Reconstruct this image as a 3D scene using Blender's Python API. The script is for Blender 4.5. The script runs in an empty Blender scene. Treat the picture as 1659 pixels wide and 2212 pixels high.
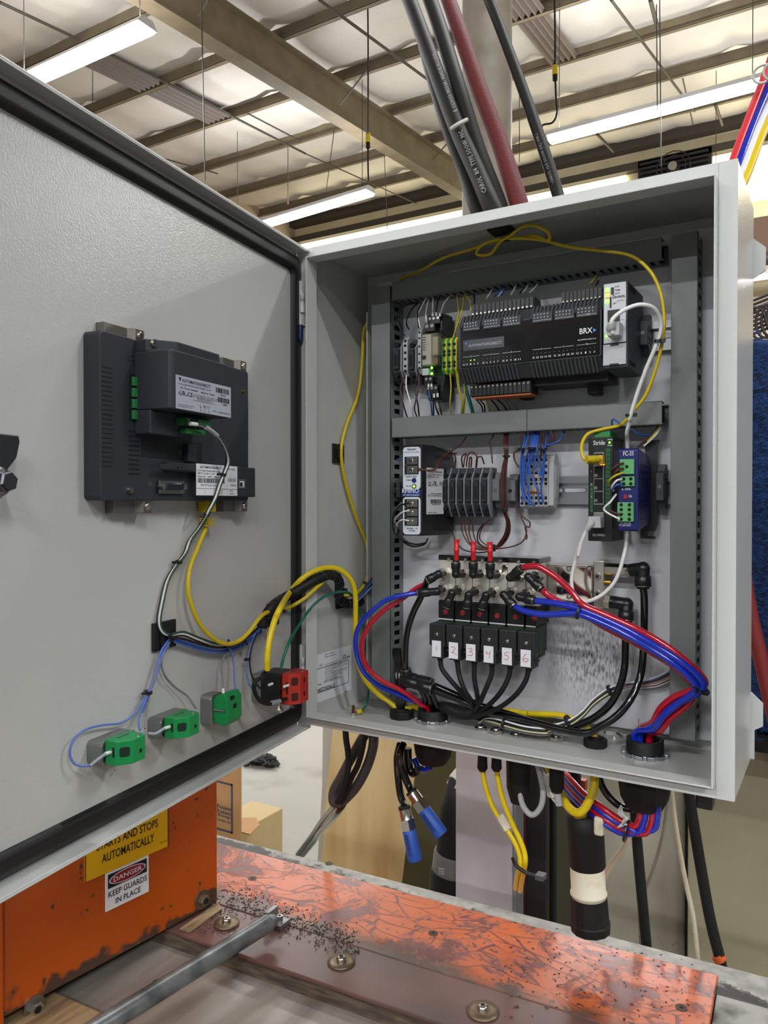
import bpy, bmesh, math, random
from mathutils import Vector, Matrix
random.seed(7)
S = bpy.context.scene
COL = S.collection
# ------------------------------------------------------------------ camera
FPX = 1672.18
CAM = Vector((.59409, -.80181, .2848))
yaw, pitch = -.53925, -.01187
cf = Vector((math.sin(yaw)*math.cos(pitch), math.cos(yaw)*math.cos(pitch), math.sin(pitch)))
cr = Vector((math.cos(yaw), -math.sin(yaw), 0))
cu = cr.cross(cf)
cam = bpy.data.objects.new('camera', bpy.data.cameras.new('camera'))
COL.objects.link(cam)
m = Matrix((cr, cu, -cf)).transposed().to_4x4(); m.translation = CAM
cam.matrix_world = m
cam.data.sensor_fit = 'HORIZONTAL'; cam.data.sensor_width = 36
cam.data.lens = FPX*36/1659
cam.data.clip_start = .02; cam.data.clip_end = 200
S.camera = cam
# ------------------------------------------------------------------ world, exposure
w = bpy.data.worlds.new('hall_light'); S.world = w; w.use_nodes = True
bg = w.node_tree.nodes['Background']
bg.inputs[0].default_value = (.93, .95, 1, 1); bg.inputs[1].default_value = .08
S.view_settings.view_transform = 'Standard'; S.view_settings.look = 'None'
S.view_settings.gamma = 1; S.view_settings.exposure = 0.78
S.view_settings.use_curve_mapping = False
LAMP_W = 140      # watts of each 8 ft ceiling tube
def area_light(name, loc, sx, sy, power, col=(.965, .98, 1)):
    d = bpy.data.lights.new(name, 'AREA'); d.shape = 'RECTANGLE'; d.size = sx; d.size_y = sy
    d.energy = power; d.color = col
    o = bpy.data.objects.new(name, d); COL.objects.link(o); o.location = loc
    return o
# ------------------------------------------------------------------ helpers
def lin(c): c /= 255; return c/12.92 if c <= .04045 else ((c+.055)/1.055)**2.4
def rgb(c): return (lin(c[0]), lin(c[1]), lin(c[2]), 1)
MATS = {}
def mat(name, c, rough=.5, metal=0, bump=None, var=None, emis=None, coat=0, trans=0, alpha=1, spec=.5, fn=None):
    if name in MATS: return MATS[name]
    M = bpy.data.materials.new(name); M.use_nodes = True; MATS[name] = M
    nt = M.node_tree; N = nt.nodes; L = nt.links; b = N['Principled BSDF']
    b.inputs['Base Color'].default_value = rgb(c); b.inputs['Roughness'].default_value = rough
    b.inputs['Metallic'].default_value = metal; b.inputs['Coat Weight'].default_value = coat
    b.inputs['Coat Roughness'].default_value = .12
    b.inputs['Specular IOR Level'].default_value = spec
    b.inputs['Transmission Weight'].default_value = trans; b.inputs['Alpha'].default_value = alpha
    if emis: b.inputs['Emission Color'].default_value = rgb(emis[0]); b.inputs['Emission Strength'].default_value = emis[1]
    tc = N.new('ShaderNodeTexCoord')
    if var:   # (scale, second colour, low, high[, stretch])
        n = N.new('ShaderNodeTexNoise'); n.inputs['Scale'].default_value = var[0]; n.inputs['Detail'].default_value = 6
        src = tc.outputs['Object']
        if len(var) > 4:
            mp = N.new('ShaderNodeMapping'); mp.inputs['Scale'].default_value = var[4]; L.new(src, mp.inputs[0]); src = mp.outputs[0]
        L.new(src, n.inputs['Vector'])
        r = N.new('ShaderNodeValToRGB'); r.color_ramp.elements[0].position = var[2]; r.color_ramp.elements[1].position = var[3]
        r.color_ramp.elements[0].color = rgb(c); r.color_ramp.elements[1].color = rgb(var[1])
        L.new(n.outputs[0], r.inputs[0]); L.new(r.outputs[0], b.inputs['Base Color'])
    if bump:
        n = N.new('ShaderNodeTexNoise'); n.inputs['Scale'].default_value = bump[0]; n.inputs['Detail'].default_value = 3
        L.new(tc.outputs['Object'], n.inputs['Vector'])
        u = N.new('ShaderNodeBump'); u.inputs['Strength'].default_value = bump[1]; u.inputs['Distance'].default_value = bump[2] if len(bump) > 2 else .001
        L.new(n.outputs[0], u.inputs['Height']); L.new(u.outputs[0], b.inputs['Normal'])
    if fn: fn(nt, N, L, b, tc)
    return M
def ray(x, y): return cf + cr*((x-829.5)/FPX) + cu*((1106-y)/FPX)
def onp(p, n, d):
    R = ray(p[0], p[1]); n = Vector(n); return CAM + R*((d-n.dot(CAM))/n.dot(R))
def PX(p, v): return onp(p, (1, 0, 0), v)      # the point of the plane x = v seen at photo position p
def PY(p, v): return onp(p, (0, 1, 0), v)
def PZ(p, v): return onp(p, (0, 0, 1), v)
DA = -1.42633
DE = Vector((math.cos(DA), math.sin(DA), 0)); DN = Vector((-math.sin(DA), math.cos(DA), 0)); DH = Vector((.00657, -.00827, 0))
def PD(p, s): return onp(p, DN, DN.dot(DH)+s)
def dl(p, s):
    q = PD(p, s)-DH; return (q.dot(DE), q.z)
def K(ox, oy, sc): return lambda x, y: (ox+x/sc, oy+y/sc)
k1 = K(820, 560, 2.592); k2 = K(820, 900, 2.592); k3 = K(740, 1140, 3.318); k4 = K(1100, 1140, 2.968)
kh = K(160, 660, 3.770); kd = K(120, 1060, 2.860); kg = K(0, 1640, 2.9625); kt = K(400, 1560, 2.370); kr = K(1000, 1560, 2.5175)
kc = K(0, 0, 1.9988); ke = K(800, 0, 1.9313); kf = K(820, 1440, 4.879); kw = K(560, 1180, 5.027); kl = K(640, 440, 3.606); k0 = K(0, 0, 1)
def path(k, v, *pts): return [PY(k(p[0], p[1]), p[2] if len(p) > 2 else v) for p in pts]
def pathd(k, s, *pts): return [PD(k(p[0], p[1]), p[2] if len(p) > 2 else s) for p in pts]
def spline(P, n=6):
    if len(P) < 3: return P
    Q = [P[0]*2-P[1]]+P+[P[-1]*2-P[-2]]; out = []
    for i in range(1, len(Q)-2):
        a, b, c, d = Q[i-1:i+3]
        for j in range(n):
            t = j/n
            out.append(.5*((2*b)+(c-a)*t+(2*a-5*b+4*c-d)*t*t+(3*b-a-3*c+d)*t*t*t))
    out.append(P[-1]); return out
FD = (DH, DE, DN, Vector((0, 0, 1)))
def perp(d):
    a = Vector((0, 0, 1)) if abs(d.z) < .9 else Vector((1, 0, 0))
    u = a.cross(d).normalized(); return u, d.cross(u).normalized()
class MB:
    def __init__(s, fr=None): s.v = []; s.f = []; s.sm = []; s.fr = fr
    def T(s, p):
        p = Vector(p)
        return p if s.fr is None else s.fr[0]+s.fr[1]*p.x+s.fr[2]*p.y+s.fr[3]*p.z
    def add(s, vs, fs, sm=False, raw=False):
        o = len(s.v); s.v += [Vector(p) if raw else s.T(p) for p in vs]
        s.f += [tuple(i+o for i in f) for f in fs]; s.sm += [sm]*len(fs); return s
    def box(s, x0, x1, y0, y1, z0, z1):
        return s.add([(x, y, z) for z in (z0, z1) for y in (y0, y1) for x in (x0, x1)],
                     [(0, 2, 3, 1), (4, 5, 7, 6), (0, 1, 5, 4), (2, 6, 7, 3), (0, 4, 6, 2), (1, 3, 7, 5)])
    def prism(s, poly, ax, a, b):
        def q(p, t): return {'x': (t, p[0], p[1]), 'y': (p[0], t, p[1]), 'z': (p[0], p[1], t)}[ax]
        n = len(poly); vs = [q(p, a) for p in poly]+[q(p, b) for p in poly]
        return s.add(vs, [tuple(range(n)), tuple(range(2*n-1, n-1, -1))]+[(i, (i+1) % n, n+(i+1) % n, n+i) for i in range(n)])
    def tube(s, P, r, n=8, sub=6, raw=True, caps=True):
        P = [Vector(p) for p in P]
        if not raw: P = [s.T(p) for p in P]
        P = spline(P, sub) if sub else P
        r = r if isinstance(r, (list, tuple)) else [r]*len(P)
        d = (P[1]-P[0]).normalized(); u, v = perp(d); vs = []; fs = []
        for i, p in enumerate(P):
            t = (P[min(i+1, len(P)-1)]-P[max(i-1, 0)])
            t = t.normalized() if t.length > 1e-9 else d
            u = (u-t*u.dot(t)).normalized(); v = t.cross(u)
            R = r[min(len(r)-1, int(i*len(r)/len(P)))]
            vs += [p+(u*math.cos(2*math.pi*j/n)+v*math.sin(2*math.pi*j/n))*R for j in range(n)]
        for i in range(len(P)-1):
            fs += [(i*n+j, i*n+(j+1) % n, (i+1)*n+(j+1) % n, (i+1)*n+j) for j in range(n)]
        s.add(vs, fs, True, True)
        if caps: s.add(vs[:n], [tuple(range(n))], False, True); s.add(vs[-n:], [tuple(range(n))], False, True)
        return s
    def lathe(s, p, d, prof, n=16, sm=True, rot=0, raw=False):   # prof: (t, r) along d
        p = Vector(p); d = Vector(d)
        if not raw and s.fr: p = s.T(p); d = s.fr[1]*d.x+s.fr[2]*d.y+s.fr[3]*d.z
        d.normalize(); u, v = perp(d); vs = []; fs = []
        for t, r in prof:
            vs += [p+d*t+(u*math.cos(rot+2*math.pi*j/n)+v*math.sin(rot+2*math.pi*j/n))*max(r, 1e-6) for j in range(n)]
        for i in range(len(prof)-1):
            fs += [(i*n+j, i*n+(j+1) % n, (i+1)*n+(j+1) % n, (i+1)*n+j) for j in range(n)]
        s.add(vs, fs, sm, True)
        s.add(vs[:n], [tuple(range(n))], False, True); s.add(vs[-n:], [tuple(range(n))], False, True); return s
    def cyl(s, a, b, r, r2=None, n=16, sm=True, raw=False, rot=0):
        a = Vector(a); b = Vector(b)
        if not raw and s.fr: a, b = s.T(a), s.T(b)
        return s.lathe(a, b-a, [(0, r), ((b-a).length, r if r2 is None else r2)], n, sm, rot, True)
    def sph(s, c, r, n=12, raw=False):
        return s.lathe(c, (0, 0, 1), [(-r*math.cos(math.pi*i/8), r*math.sin(math.pi*i/8)) for i in range(9)], n, True, 0, raw)
    def text(s, t, P, R, U, h, w=None, off=.0003, squash=None):
        vs, fs = glyphs(t)
        if not vs: return s
        x0 = min(p[0] for p in vs); x1 = max(p[0] for p in vs); y0 = min(p[1] for p in vs); y1 = max(p[1] for p in vs)
        sy = h/max(.35, y1-y0) if h else None
        sx = w/(x1-x0) if w else sy
        sy = sy or sx
        R = Vector(R).normalized(); U = Vector(U).normalized(); nn = R.cross(U); P = Vector(P)
        return s.add([P+R*((p[0]-x0)*sx)+U*((p[1]-y0)*sy)+nn*off for p in vs], fs, False, True)
    def quad(s, a, b, c, d): return s.add([a, b, c, d], [(0, 1, 2, 3)], False, True)
GL = {}
def glyphs(t):
    if t in GL: return GL[t]
    c = bpy.data.curves.new('t', 'FONT'); c.body = t; c.resolution_u = 1 if len(t) > 18 else 2; c.offset = .012
    o = bpy.data.objects.new('t', c); me = bpy.data.meshes.new_from_object(o)
    r = ([tuple(v.co) for v in me.vertices], [tuple(p.vertices) for p in me.polygons])
    bpy.data.objects.remove(o); bpy.data.curves.remove(c); bpy.data.meshes.remove(me)
    GL[t] = r; return r
WO = {}
def thing(name, label, cat, loc=(0, 0, 0), group=None):
    o = bpy.data.objects.new(name, None); COL.objects.link(o); o.location = loc; o.empty_display_size = .02
    WO[o.name] = Vector(loc); tag(o, label, cat, group); return o
def tag(o, label=None, cat=None, group=None, kind=None):
    if label: o['label'] = label
    if cat: o['category'] = cat
    if group: o['group'] = group
    if kind: o['kind'] = kind
    return o
def build(mb, name, m, parent=None, bevel=0, label=None, kind=None, norm=True):
    n = len(mb.v); c = Vector((0, 0, 0))
    if n:
        lo = Vector([min(v[i] for v in mb.v) for i in range(3)]); hi = Vector([max(v[i] for v in mb.v) for i in range(3)]); c = (lo+hi)/2
    me = bpy.data.meshes.new(name); me.from_pydata([v-c for v in mb.v], [], mb.f)
    me.polygons.foreach_set('use_smooth', mb.sm)
    if norm:
        bm = bmesh.new(); bm.from_mesh(me); bmesh.ops.recalc_face_normals(bm, faces=bm.faces); bm.to_mesh(me); bm.free()
    me.materials.append(m)
    o = bpy.data.objects.new(name, me); COL.objects.link(o); WO[o.name] = c
    if parent: o.parent = parent; o.location = c-WO[parent.name]
    else: o.location = c
    if bevel:
        b = o.modifiers.new('bevel', 'BEVEL'); b.width = bevel; b.segments = 2; b.limit_method = 'ANGLE'
    if label: o['label'] = label
    if kind: o['kind'] = kind
    return o
def copyto(o, delta, parent):
    c = o.copy(); COL.objects.link(c); c.parent = parent; w0 = WO[o.name]+Vector(delta)
    WO[c.name] = w0; c.location = w0-(WO[parent.name] if parent else Vector((0, 0, 0))); return c
def structure(mb, name, m, parent=None, **k):
    o = build(mb, name, m, parent, **k)
    if not parent: o['kind'] = 'structure'
    return o
X_ = Vector((1, 0, 0)); Y_ = Vector((0, 1, 0)); Z_ = Vector((0, 0, 1))
def xx(p, y): return PY(p, y).x
def zz(p, y): return PY(p, y).z
def wire(name, label, P, r, m, cat='wire', group=None, n=6, sub=6, parent=None):
    o = build(MB().tube(P, r, n, sub), name, m, parent, norm=False)
    if not parent: tag(o, label, cat, group)
    return o
# ------------------------------------------------------------------ materials
PAINT = mat('grey_powder_paint', (190, 191, 187), .22, bump=(480, .3, .0009), spec=.5)
PAINTL = mat('light_paint', (200, 202, 200), .38, bump=(900, .12, .0005))
DUCT = mat('duct_grey', (116, 120, 119), .45)
def smudge_fn(nt, N, L, b, tc):      # dark scuff streaks on the white panel right of the valve plugs
    mp = N.new('ShaderNodeMapping'); mp.vector_type = 'TEXTURE'; mp.inputs['Location'].default_value = (.085, 0, -.205); mp.inputs['Scale'].default_value = (.085, 1, .075); L.new(tc.outputs['Object'], mp.inputs[0])
    g = N.new('ShaderNodeTexGradient'); g.gradient_type = 'SPHERICAL'; L.new(mp.outputs[0], g.inputs[0])
    m2 = N.new('ShaderNodeMapping'); m2.inputs['Scale'].default_value = (3.2, 1, 1); L.new(tc.outputs['Object'], m2.inputs[0])
    n = N.new('ShaderNodeTexNoise'); n.inputs['Scale'].default_value = 130; n.inputs['Detail'].default_value = 6; L.new(m2.outputs[0], n.inputs['Vector'])
    r = N.new('ShaderNodeValToRGB'); r.color_ramp.elements[0].position = .44; r.color_ramp.elements[1].position = .66; L.new(n.outputs[0], r.inputs[0])
    mu = N.new('ShaderNodeMath'); mu.operation = 'MULTIPLY'; L.new(g.outputs[0], mu.inputs[0]); L.new(r.outputs[0], mu.inputs[1])
    m3 = N.new('ShaderNodeMath'); m3.operation = 'MULTIPLY'; m3.use_clamp = True; m3.inputs[1].default_value = 1.15; L.new(mu.outputs[0], m3.inputs[0])
    x = N.new('ShaderNodeMixRGB'); x.inputs[1].default_value = rgb((204, 205, 210)); x.inputs[2].default_value = rgb((84, 84, 86)); L.new(m3.outputs[0], x.inputs[0]); L.new(x.outputs[0], b.inputs['Base Color'])
PANEL = mat('white_panel', (204, 205, 210), .33, bump=(260, .05, .0005), fn=smudge_fn)
BLK = mat('black_plastic', (22, 23, 25), .42)
BLKG = mat('black_gloss', (12, 12, 14), .12, coat=.6)
BLKR = mat('black_rubber', (21, 22, 22), .6, spec=.35)
CHAR = mat('charcoal_plastic', (38, 41, 46), .5)
DGR = mat('dark_grey_plastic', (58, 62, 66), .5)
MGR = mat('mid_grey_plastic', (108, 111, 114), .5)
LGR = mat('light_grey_plastic', (178, 180, 180), .5)
WHT = mat('white_plastic', (232, 232, 230), .4)
PAPER = mat('white_label', (226, 227, 232), .5)
SILV = mat('silver_label', (170, 175, 186), .35)
INK = mat('black_ink', (18, 18, 22), .6)
INKW = mat('white_ink', (225, 228, 230), .5)
INKR = mat('red_ink', (190, 35, 40), .6)
NICK = mat('nickel', (205, 200, 190), .2, 1)
STEEL = mat('steel', (165, 165, 165), .32, 1)
ZINC = mat('zinc', (180, 184, 188), .3, 1, bump=(300, .1, .0004))
ALU = mat('brushed_aluminium', (208, 204, 196), .33, 1)
BRASS = mat('brass', (190, 150, 70), .3, 1)
COPPER = mat('copper', (150, 84, 60), .4, 1)
CAST = mat('cast_zinc', (150, 152, 150), .38, .85, bump=(120, .25, .001))
YEL = mat('yellow_jacket', (224, 196, 24), .35)
YELD = mat('yellow_patch_jacket', (206, 180, 30), .4)
RED = mat('red_tube', (176, 14, 40), .15, coat=.5)
BLU = mat('blue_tube', (18, 46, 178), .15, coat=.5)
REDP = mat('red_plug', (206, 24, 34), .35)
GRNW = mat('green_wire', (10, 104, 84), .35)
WBR = mat('brown_wire', (74, 34, 26), .4)
WBK = mat('black_wire', (16, 16, 18), .4)
WWH = mat('white_wire', (222, 222, 220), .4)
WBL = mat('blue_wire', (40, 84, 168), .4)
WLB = mat('slate_blue_wire', (92, 118, 190), .4)
WGY = mat('grey_wire', (120, 120, 122), .4)
WYG = mat('yellow_green_wire', (186, 176, 40), .4)
WPK = mat('pink_wire', (176, 96, 110), .4)
GRT = mat('green_terminal', (42, 128, 66), .45)
GRB = mat('green_contact_block', (14, 138, 70), .4)
RDB = mat('red_contact_block', (178, 44, 32), .42)
NAVY = mat('navy_plastic', (24, 30, 100), .35)
DKHOLE = mat('dark_recess', (8, 8, 9), .8)
GREY = mat('grey_cable', (150, 150, 152), .45)
LEDG = mat('led_green', (60, 255, 40), .4, emis=((90, 255, 40), 5))
LEDO = mat('led_orange', (255, 130, 20), .4, emis=((255, 120, 10), 5))
CLEAR = mat('clear_plastic', (210, 205, 190), .08, trans=.75, alpha=.6)
# ------------------------------------------------------------------ building
CEIL_FILL = .45      # strength of the added ceiling fill, relative to each tube
KS = math.tan(math.radians(4.5))
def roof(p, z0=6.5): return onp(p, (0, -KS, 1), z0)
FLOORZ = -1.25
WALLY = 16.3
structure(MB().box(-30, 30, -30, WALLY+.1, FLOORZ-.1, FLOORZ), 'floor',
          mat('concrete', (160, 157, 148), .75, var=(1.6, (122, 117, 106), .52, .70), bump=(14, .5, .01)))
INS = mat('white_insulation', (206, 200, 192), .42, var=(.5, (188, 182, 173), .35, .7), bump=(2.4, .45, .04))
BEAM = mat('beam_olive', (116, 104, 82), .6, var=(3, (100, 88, 70), .4, .7))
BEAMD = mat('beam_dark', (58, 52, 44), .6)
mb = MB(); NX = 90; ys = []
y = -14.4
PUR = [6.8+1.6*i for i in range(-17, 6)]+[16.05]
cl = []
for j in range(len(PUR)-1):
    a, b = PUR[j], PUR[j+1]
    for k in range(6):
        t = k/6; cl.append((a+(b-a)*t, -.07*math.sin(math.pi*t)))
cl.append((PUR[-1], 0))
vs = []; fs = []
for (yy, sg) in cl:
    for i in range(NX+1):
        x = -12.5+21.5*i/NX; seam = .05 if i % 6 == 0 else 0
        vs.append((x, yy, 6.72+KS*yy+sg+seam+.006*math.sin(i*2.1+yy*3)))
n = NX+1
for j in range(len(cl)-1): fs += [(j*n+i, j*n+i+1, (j+1)*n+i+1, (j+1)*n+i) for i in range(NX)]
mb.add(vs, fs, True)
ceiling = structure(mb, 'ceiling', INS)
def purlin_mb(x0, x1, yy):
    z = 6.5+KS*yy; mb = MB()
    mb.box(x0, x1, yy-.004, yy+.004, z, z+.22); mb.box(x0, x1, yy-.075, yy, z, z+.006); mb.box(x0, x1, yy-.075, yy-.069, z, z+.02)
    return mb
for yy in PUR[:-1]: build(purlin_mb(-12.5, 9, yy), 'purlin', BEAM, ceiling)
for rx in (-6.75, 1.6+.9):
    mb = MB()
    for (ya, yb) in ((-20, 15.9),):
        for dz, hw, hh in ((-.62, .13, .014), (-.02, .13, .014)):
            mb.add([(rx+sx*hw, yv, 6.5+KS*yv+dz+sz*hh) for yv in (ya, yb) for sz in (0, 1) for sx in (-1, 1)],
                   [(0, 1, 3, 2), (4, 5, 7, 6), (0, 1, 5, 4), (2, 3, 7, 6), (0, 2, 6, 4), (1, 3, 7, 5)])
        mb.add([(rx+sx*.006, yv, 6.5+KS*yv+dz) for yv in (ya, yb) for dz in (-.61, -.01) for sx in (-1, 1)],
               [(0, 1, 3, 2), (4, 5, 7, 6), (0, 1, 5, 4), (2, 3, 7, 6), (0, 2, 6, 4), (1, 3, 7, 5)])
    if rx < 0: build(mb, 'rafter', BEAM, ceiling)
# bare corrugated skylight patches
CORR = mat('bare_corrugated_sheet', (92, 80, 72), .55, bump=(5, .3, .01))
def patch(p, q, ya, yb):
    xa = roof(p).x; xb = roof(q).x; mb = MB(); vs = []; N = 40
    for yv in (ya, yb):
        for i in range(N+1):
            x = xa+(xb-xa)*i/N; vs.append((x, yv, 6.5+KS*yv+.03+.03*math.cos(i*math.pi*2/8)))
    mb.add(vs, [(i, i+1, N+2+i, N+1+i) for i in range(N)], False)
    return build(mb, 'corrugated_panel', CORR, ceiling)
patch((310, 208), (470, 245), PUR[17]+.02, PUR[18]-.1)
patch((455, 275), (600, 305), PUR[18]+.02, PUR[19]-.1)
patch((1100, 40), (1215, 80), 9.3, 11.5)
# roof rods and braces
def rodc(a, b, r=.012, m=BEAMD, za=-.15): return build(MB().cyl(roof(a, 6.5+za), roof(b, 6.5+za), r, n=6), 'sway_rod', m, ceiling)
rodc((0, 5), (170, 85), .02); rodc((240, 118), (660, 332), .02); rodc((535, 245), (650, 305), .014); rodc((660, 332), (900, 440), .012)
rodc((690, 0), (1010, 235), .02, za=-.7); rodc((345, 340), (470, 375), .014)
rodc((1320, 0), (1500, 240), .022); rodc((1405, 0), (1420, 60), .03); rodc((1290, 290), (1325, 327), .03); rodc((1475, 170), (1497, 268), .012)
rodc((1545, 225), (1560, 270), .03)
for a, b in (((200, 132), (200, 235)), ((435, 0), (443, 390)), ((622, 318), (622, 440)), ((722, 280), (705, 410)), ((830, 330), (837, 500)), ((795, 20), (795, 290)), ((1425, 0), (1428, 360)), ((1122, 140), (1122, 350)), ((1418, 10), (1420, 250))):
    q = roof(a); d = (q-CAM).length
    P0 = PY(a, q.y-1.2); P1 = PY(b, q.y-1.2)
    build(MB().cyl(P0, P1, .007, n=5), 'hanger_wire', BEAMD, ceiling)
rodc((430, 35), (450, 0), .012, za=-.6); rodc((735, 225), (795, 148), .014, za=-.6); rodc((935, 345), (975, 300), .014, za=-.6)
# back wall
WALLM = mat('wall_insulation', (226, 214, 182), .6, var=(.8, (206, 190, 156), .35, .7), bump=(2, .4, .03))
GLOW = mat('translucent_daylight_panel', (255, 246, 205), .5, emis=((255, 243, 200), 2.3))
wb = structure(MB().box(-12.5, 9, WALLY, WALLY+.05, FLOORZ, 8.2), 'wall_back', WALLM)
ga, gb = PY((700, 520), WALLY), PY((1400, 330), WALLY)
mb = MB().box(-12.5, 9, WALLY-.2, WALLY, 7.36, 7.52)
build(mb, 'girt', BEAMD, wb); build(MB().box(-12.5, 9, WALLY-.2, WALLY, 6.3, 6.42), 'girt', BEAMD, wb)
build(MB().box(-12.5, 9, WALLY-.25, WALLY, 7.80, 8.0), 'eave_strut', BEAMD, wb)
mt = structure(MB().box(-7, 7, -9, -1.2, FLOORZ, FLOORZ+.012), 'added_dark_sheet', mat('bounce_absorber', (30, 30, 32), .7))  # unseen dark sheet added on the floor to cut bounced light
for i in range(26):
    x = -12.3+.8*i
    if -3.3 < x+.4 < -1.7: continue
    wdw = structure(MB().box(x, x+.77, WALLY-.06, WALLY-.02, 6.45, 7.34), 'window_%d' % (i+1), GLOW)
wdw = structure(MB().box(-2.6, 0.6, WALLY-.5, WALLY-.46, 6.12, 6.62), 'window_30', GLOW)
build(MB().box(-4.6, -1.85, WALLY-.3, WALLY-.02, 5.6, 6.1), 'girt', BEAM, wb)
wl = structure(MB().box(-12.6, -12.5, -20, WALLY, FLOORZ, 8.2), 'wall_left', mat('left_wall', (170, 150, 130), .7, bump=(3, .3, .02)))
# louvre with fan
t = thing('exhaust_fan', 'black louvred exhaust fan high on the far wall above the enclosure', 'fan', (-2.5, 16.2, 7.1))
build(MB().box(-3.25, -1.8, 16.1, 16.25, 6.9, 7.5), 'louvre_frame', mat('fan_dark', (38, 34, 32), .6), t)
for k in range(5): build(MB().box(-3.2, -1.85, 16.02, 16.1, 6.98+.1*k, 7.03+.1*k), 'louvre_slat', BLK, t)
mb = MB()
c = Vector((-2.5, 15.9, 7.15))
for r_ in (.33, .24, .12):
    mb.tube([c+Vector((math.cos(a*math.pi/8)*r_, 0, math.sin(a*math.pi/8)*r_)) for a in range(17)], .012, 5, 1)
build(mb, 'fan_guard', BLK, t); build(MB().cyl(c-Y_*.1, c+Y_*.12, .09, n=14), 'motor', STEEL, t)
# column
t = thing('steel_column', 'round beige steel column rising behind the hoses', 'column', (-2.9, 4.6, FLOORZ))
cyd = 4.4; pc = PY((1052, 300), cyd)
build(MB().cyl((pc.x, cyd, FLOORZ), (pc.x, cyd, 6.8), .178, n=32), 'shaft', mat('column_paint', (118, 108, 94), .6, bump=(20, .3, .004), var=(5, (98, 88, 74), .45, .7)), t)
build(MB().box(pc.x-.2, pc.x+.2, cyd-.2, cyd+.2, FLOORZ, FLOORZ+.02), 'base_plate', BEAM, t)
# lamps: fixtures as hung in the hall; rows in view and the rows behind the photographer
LAMPG = mat('lamp_diffuser', (255, 255, 255), .5, emis=((246, 250, 255), 9))
HOUS = mat('lamp_housing', (205, 205, 210), .4)
def lamp(xc, yc, z, ln=2.44, label=None, rot=.02, power=None):
    t = thing('ceiling_light', label, 'light', (xc, yc, z), 'long tube lights hung from the roof')
    fr = (Vector((xc, yc, z)), Vector((math.cos(rot), -math.sin(rot), 0)), Vector((math.sin(rot), math.cos(rot), 0)), Z_)
    build(MB(fr).prism([(-.12, 0), (-.09, -.05), (0, -.065), (.09, -.05), (.12, 0)], 'x', -ln/2, ln/2), 'diffuser', LAMPG, t)
    build(MB(fr).prism([(-.14, 0), (.14, 0), (.07, .09), (-.07, .09)], 'x', -ln/2-.01, ln/2+.01), 'housing', HOUS, t)
    for s in (-1, 1):
        build(MB(fr).cyl((s*ln/2*.9, 0, .06), (s*ln/2*.9, 0, 6.6+KS*yc-z), .006, n=5), 'hanging_wire', BEAMD, t)
    L = area_light('tube_glow', (xc, yc, z-.08), ln, .2, power or LAMP_W); L.rotation_euler = (0, 0, -rot)
    U = area_light('ceiling_fill', (xc, yc, z+.12), ln, .16, (power or LAMP_W)*CEIL_FILL); U.rotation_euler = (math.pi, 0, rot)  # added light above the housing, facing up to brighten the ceiling
    return t
for (a, b, z, lab) in (((40, 183), (318, 57), 5.5, 'glowing tube light nearest the top left, over the open door'),
                       ((500, 505), (800, 414), 5.5, 'glowing tube light just above the hinge corner of the enclosure'),
                       ((1188, 300), (1652, 176), 5.5, 'glowing tube light on the right beside the coloured tubes'),
                       ):
    P, Q = PZ(a, z), PZ(b, z); lamp((P.x+Q.x)/2, (P.y+Q.y)/2, z, (Q-P).length, lab, rot=math.atan2(-(Q.y-P.y), Q.x-P.x))
lamp(-0.2, 13.5, 4.05, 2.6, 'glowing tube light low at the right edge beside the enclosure top')
for i, (x, y) in enumerate(((-6, 2.0), (.3, 2.6), (6.2, -3.5), (-5.5, -7.5), (0, -7.5), (5.5, -7.5), (6.5, 3.0), (5.5, 9.5), (-5.5, -12.5), (0, -12.5), (5.5, -12.5), (-5.5, -17.5), (0, -17.5), (5.5, -17.5))):
    lamp(x, y, 5.4, 2.44, power=190 if y < -5 else (75 if x < 1 and y > 0 else None), label='ceiling tube light outside the picture, ' + ('left row', 'overhead', 'right side', 'left, first row behind', 'centre, first row behind', 'right, first row behind', 'right near', 'right far', 'left, second row behind', 'centre, second row behind', 'right, second row behind', 'left, third row behind', 'centre, third row behind', 'right, third row behind')[i])
# ------------------------------------------------------------------ enclosure
W, H, D = .5037, .6096, .1434
TS = .0022
enc = thing('electrical_enclosure', 'open light grey wall-mounted electrical enclosure with hinged door', 'electrical box', (0, D, 0))
mb = MB()
LX0, LX1, LZ0, LZ1, LL = .0105, .4868, .0145, .5925, .0185
# walls
mb.box(0, TS, 0, D, 0, H); mb.box(W-TS, W, 0, D, 0, H); mb.box(TS, W-TS, 0, D, 0, TS); mb.box(TS, W-TS, 0, D, H-TS, H); mb.box(TS, W-TS, D-TS, D, TS, H-TS)
build(mb, 'body', PAINT, enc, bevel=.0009)
mb = MB()
def ring(mb, x0, x1, z0, z1, X0, X1, Z0, Z1, ya, yb):   # rectangular ring, inner x0..z1, outer X0..Z1
    mb.box(X0, x0, ya, yb, Z0, Z1); mb.box(x1, X1, ya, yb, Z0, Z1); mb.box(x0, x1, ya, yb, Z0, z0); mb.box(x0, x1, ya, yb, z1, Z1)
ring(mb, LX0, LX1, LZ0, LZ1, -.0002, W+.0002, -.0002, H+.0002, -.0012, .001)
build(mb, 'front_flange', PAINTL, enc, bevel=.0006)
mb = MB(); ring(mb, LX0+.0016, LX1-.0016, LZ0+.0016, LZ1-.0016, LX0, LX1, LZ0, LZ1, -LL, .004)
build(mb, 'gutter_lip', PAINTL, enc, bevel=.0006)
for z0 in (.028, .53):
    build(MB().prism([(W-.004, z0), (W+.012, z0+.01), (W+.012, z0+.035), (W-.004, z0+.05)], 'y', D, D+.003), 'mounting_tab', PAINTL, enc)
build(MB().box(W-.002, W+.0035, D+.0002, D+.003, .0, .05), 'mounting_strap', PAINTL, enc)
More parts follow.
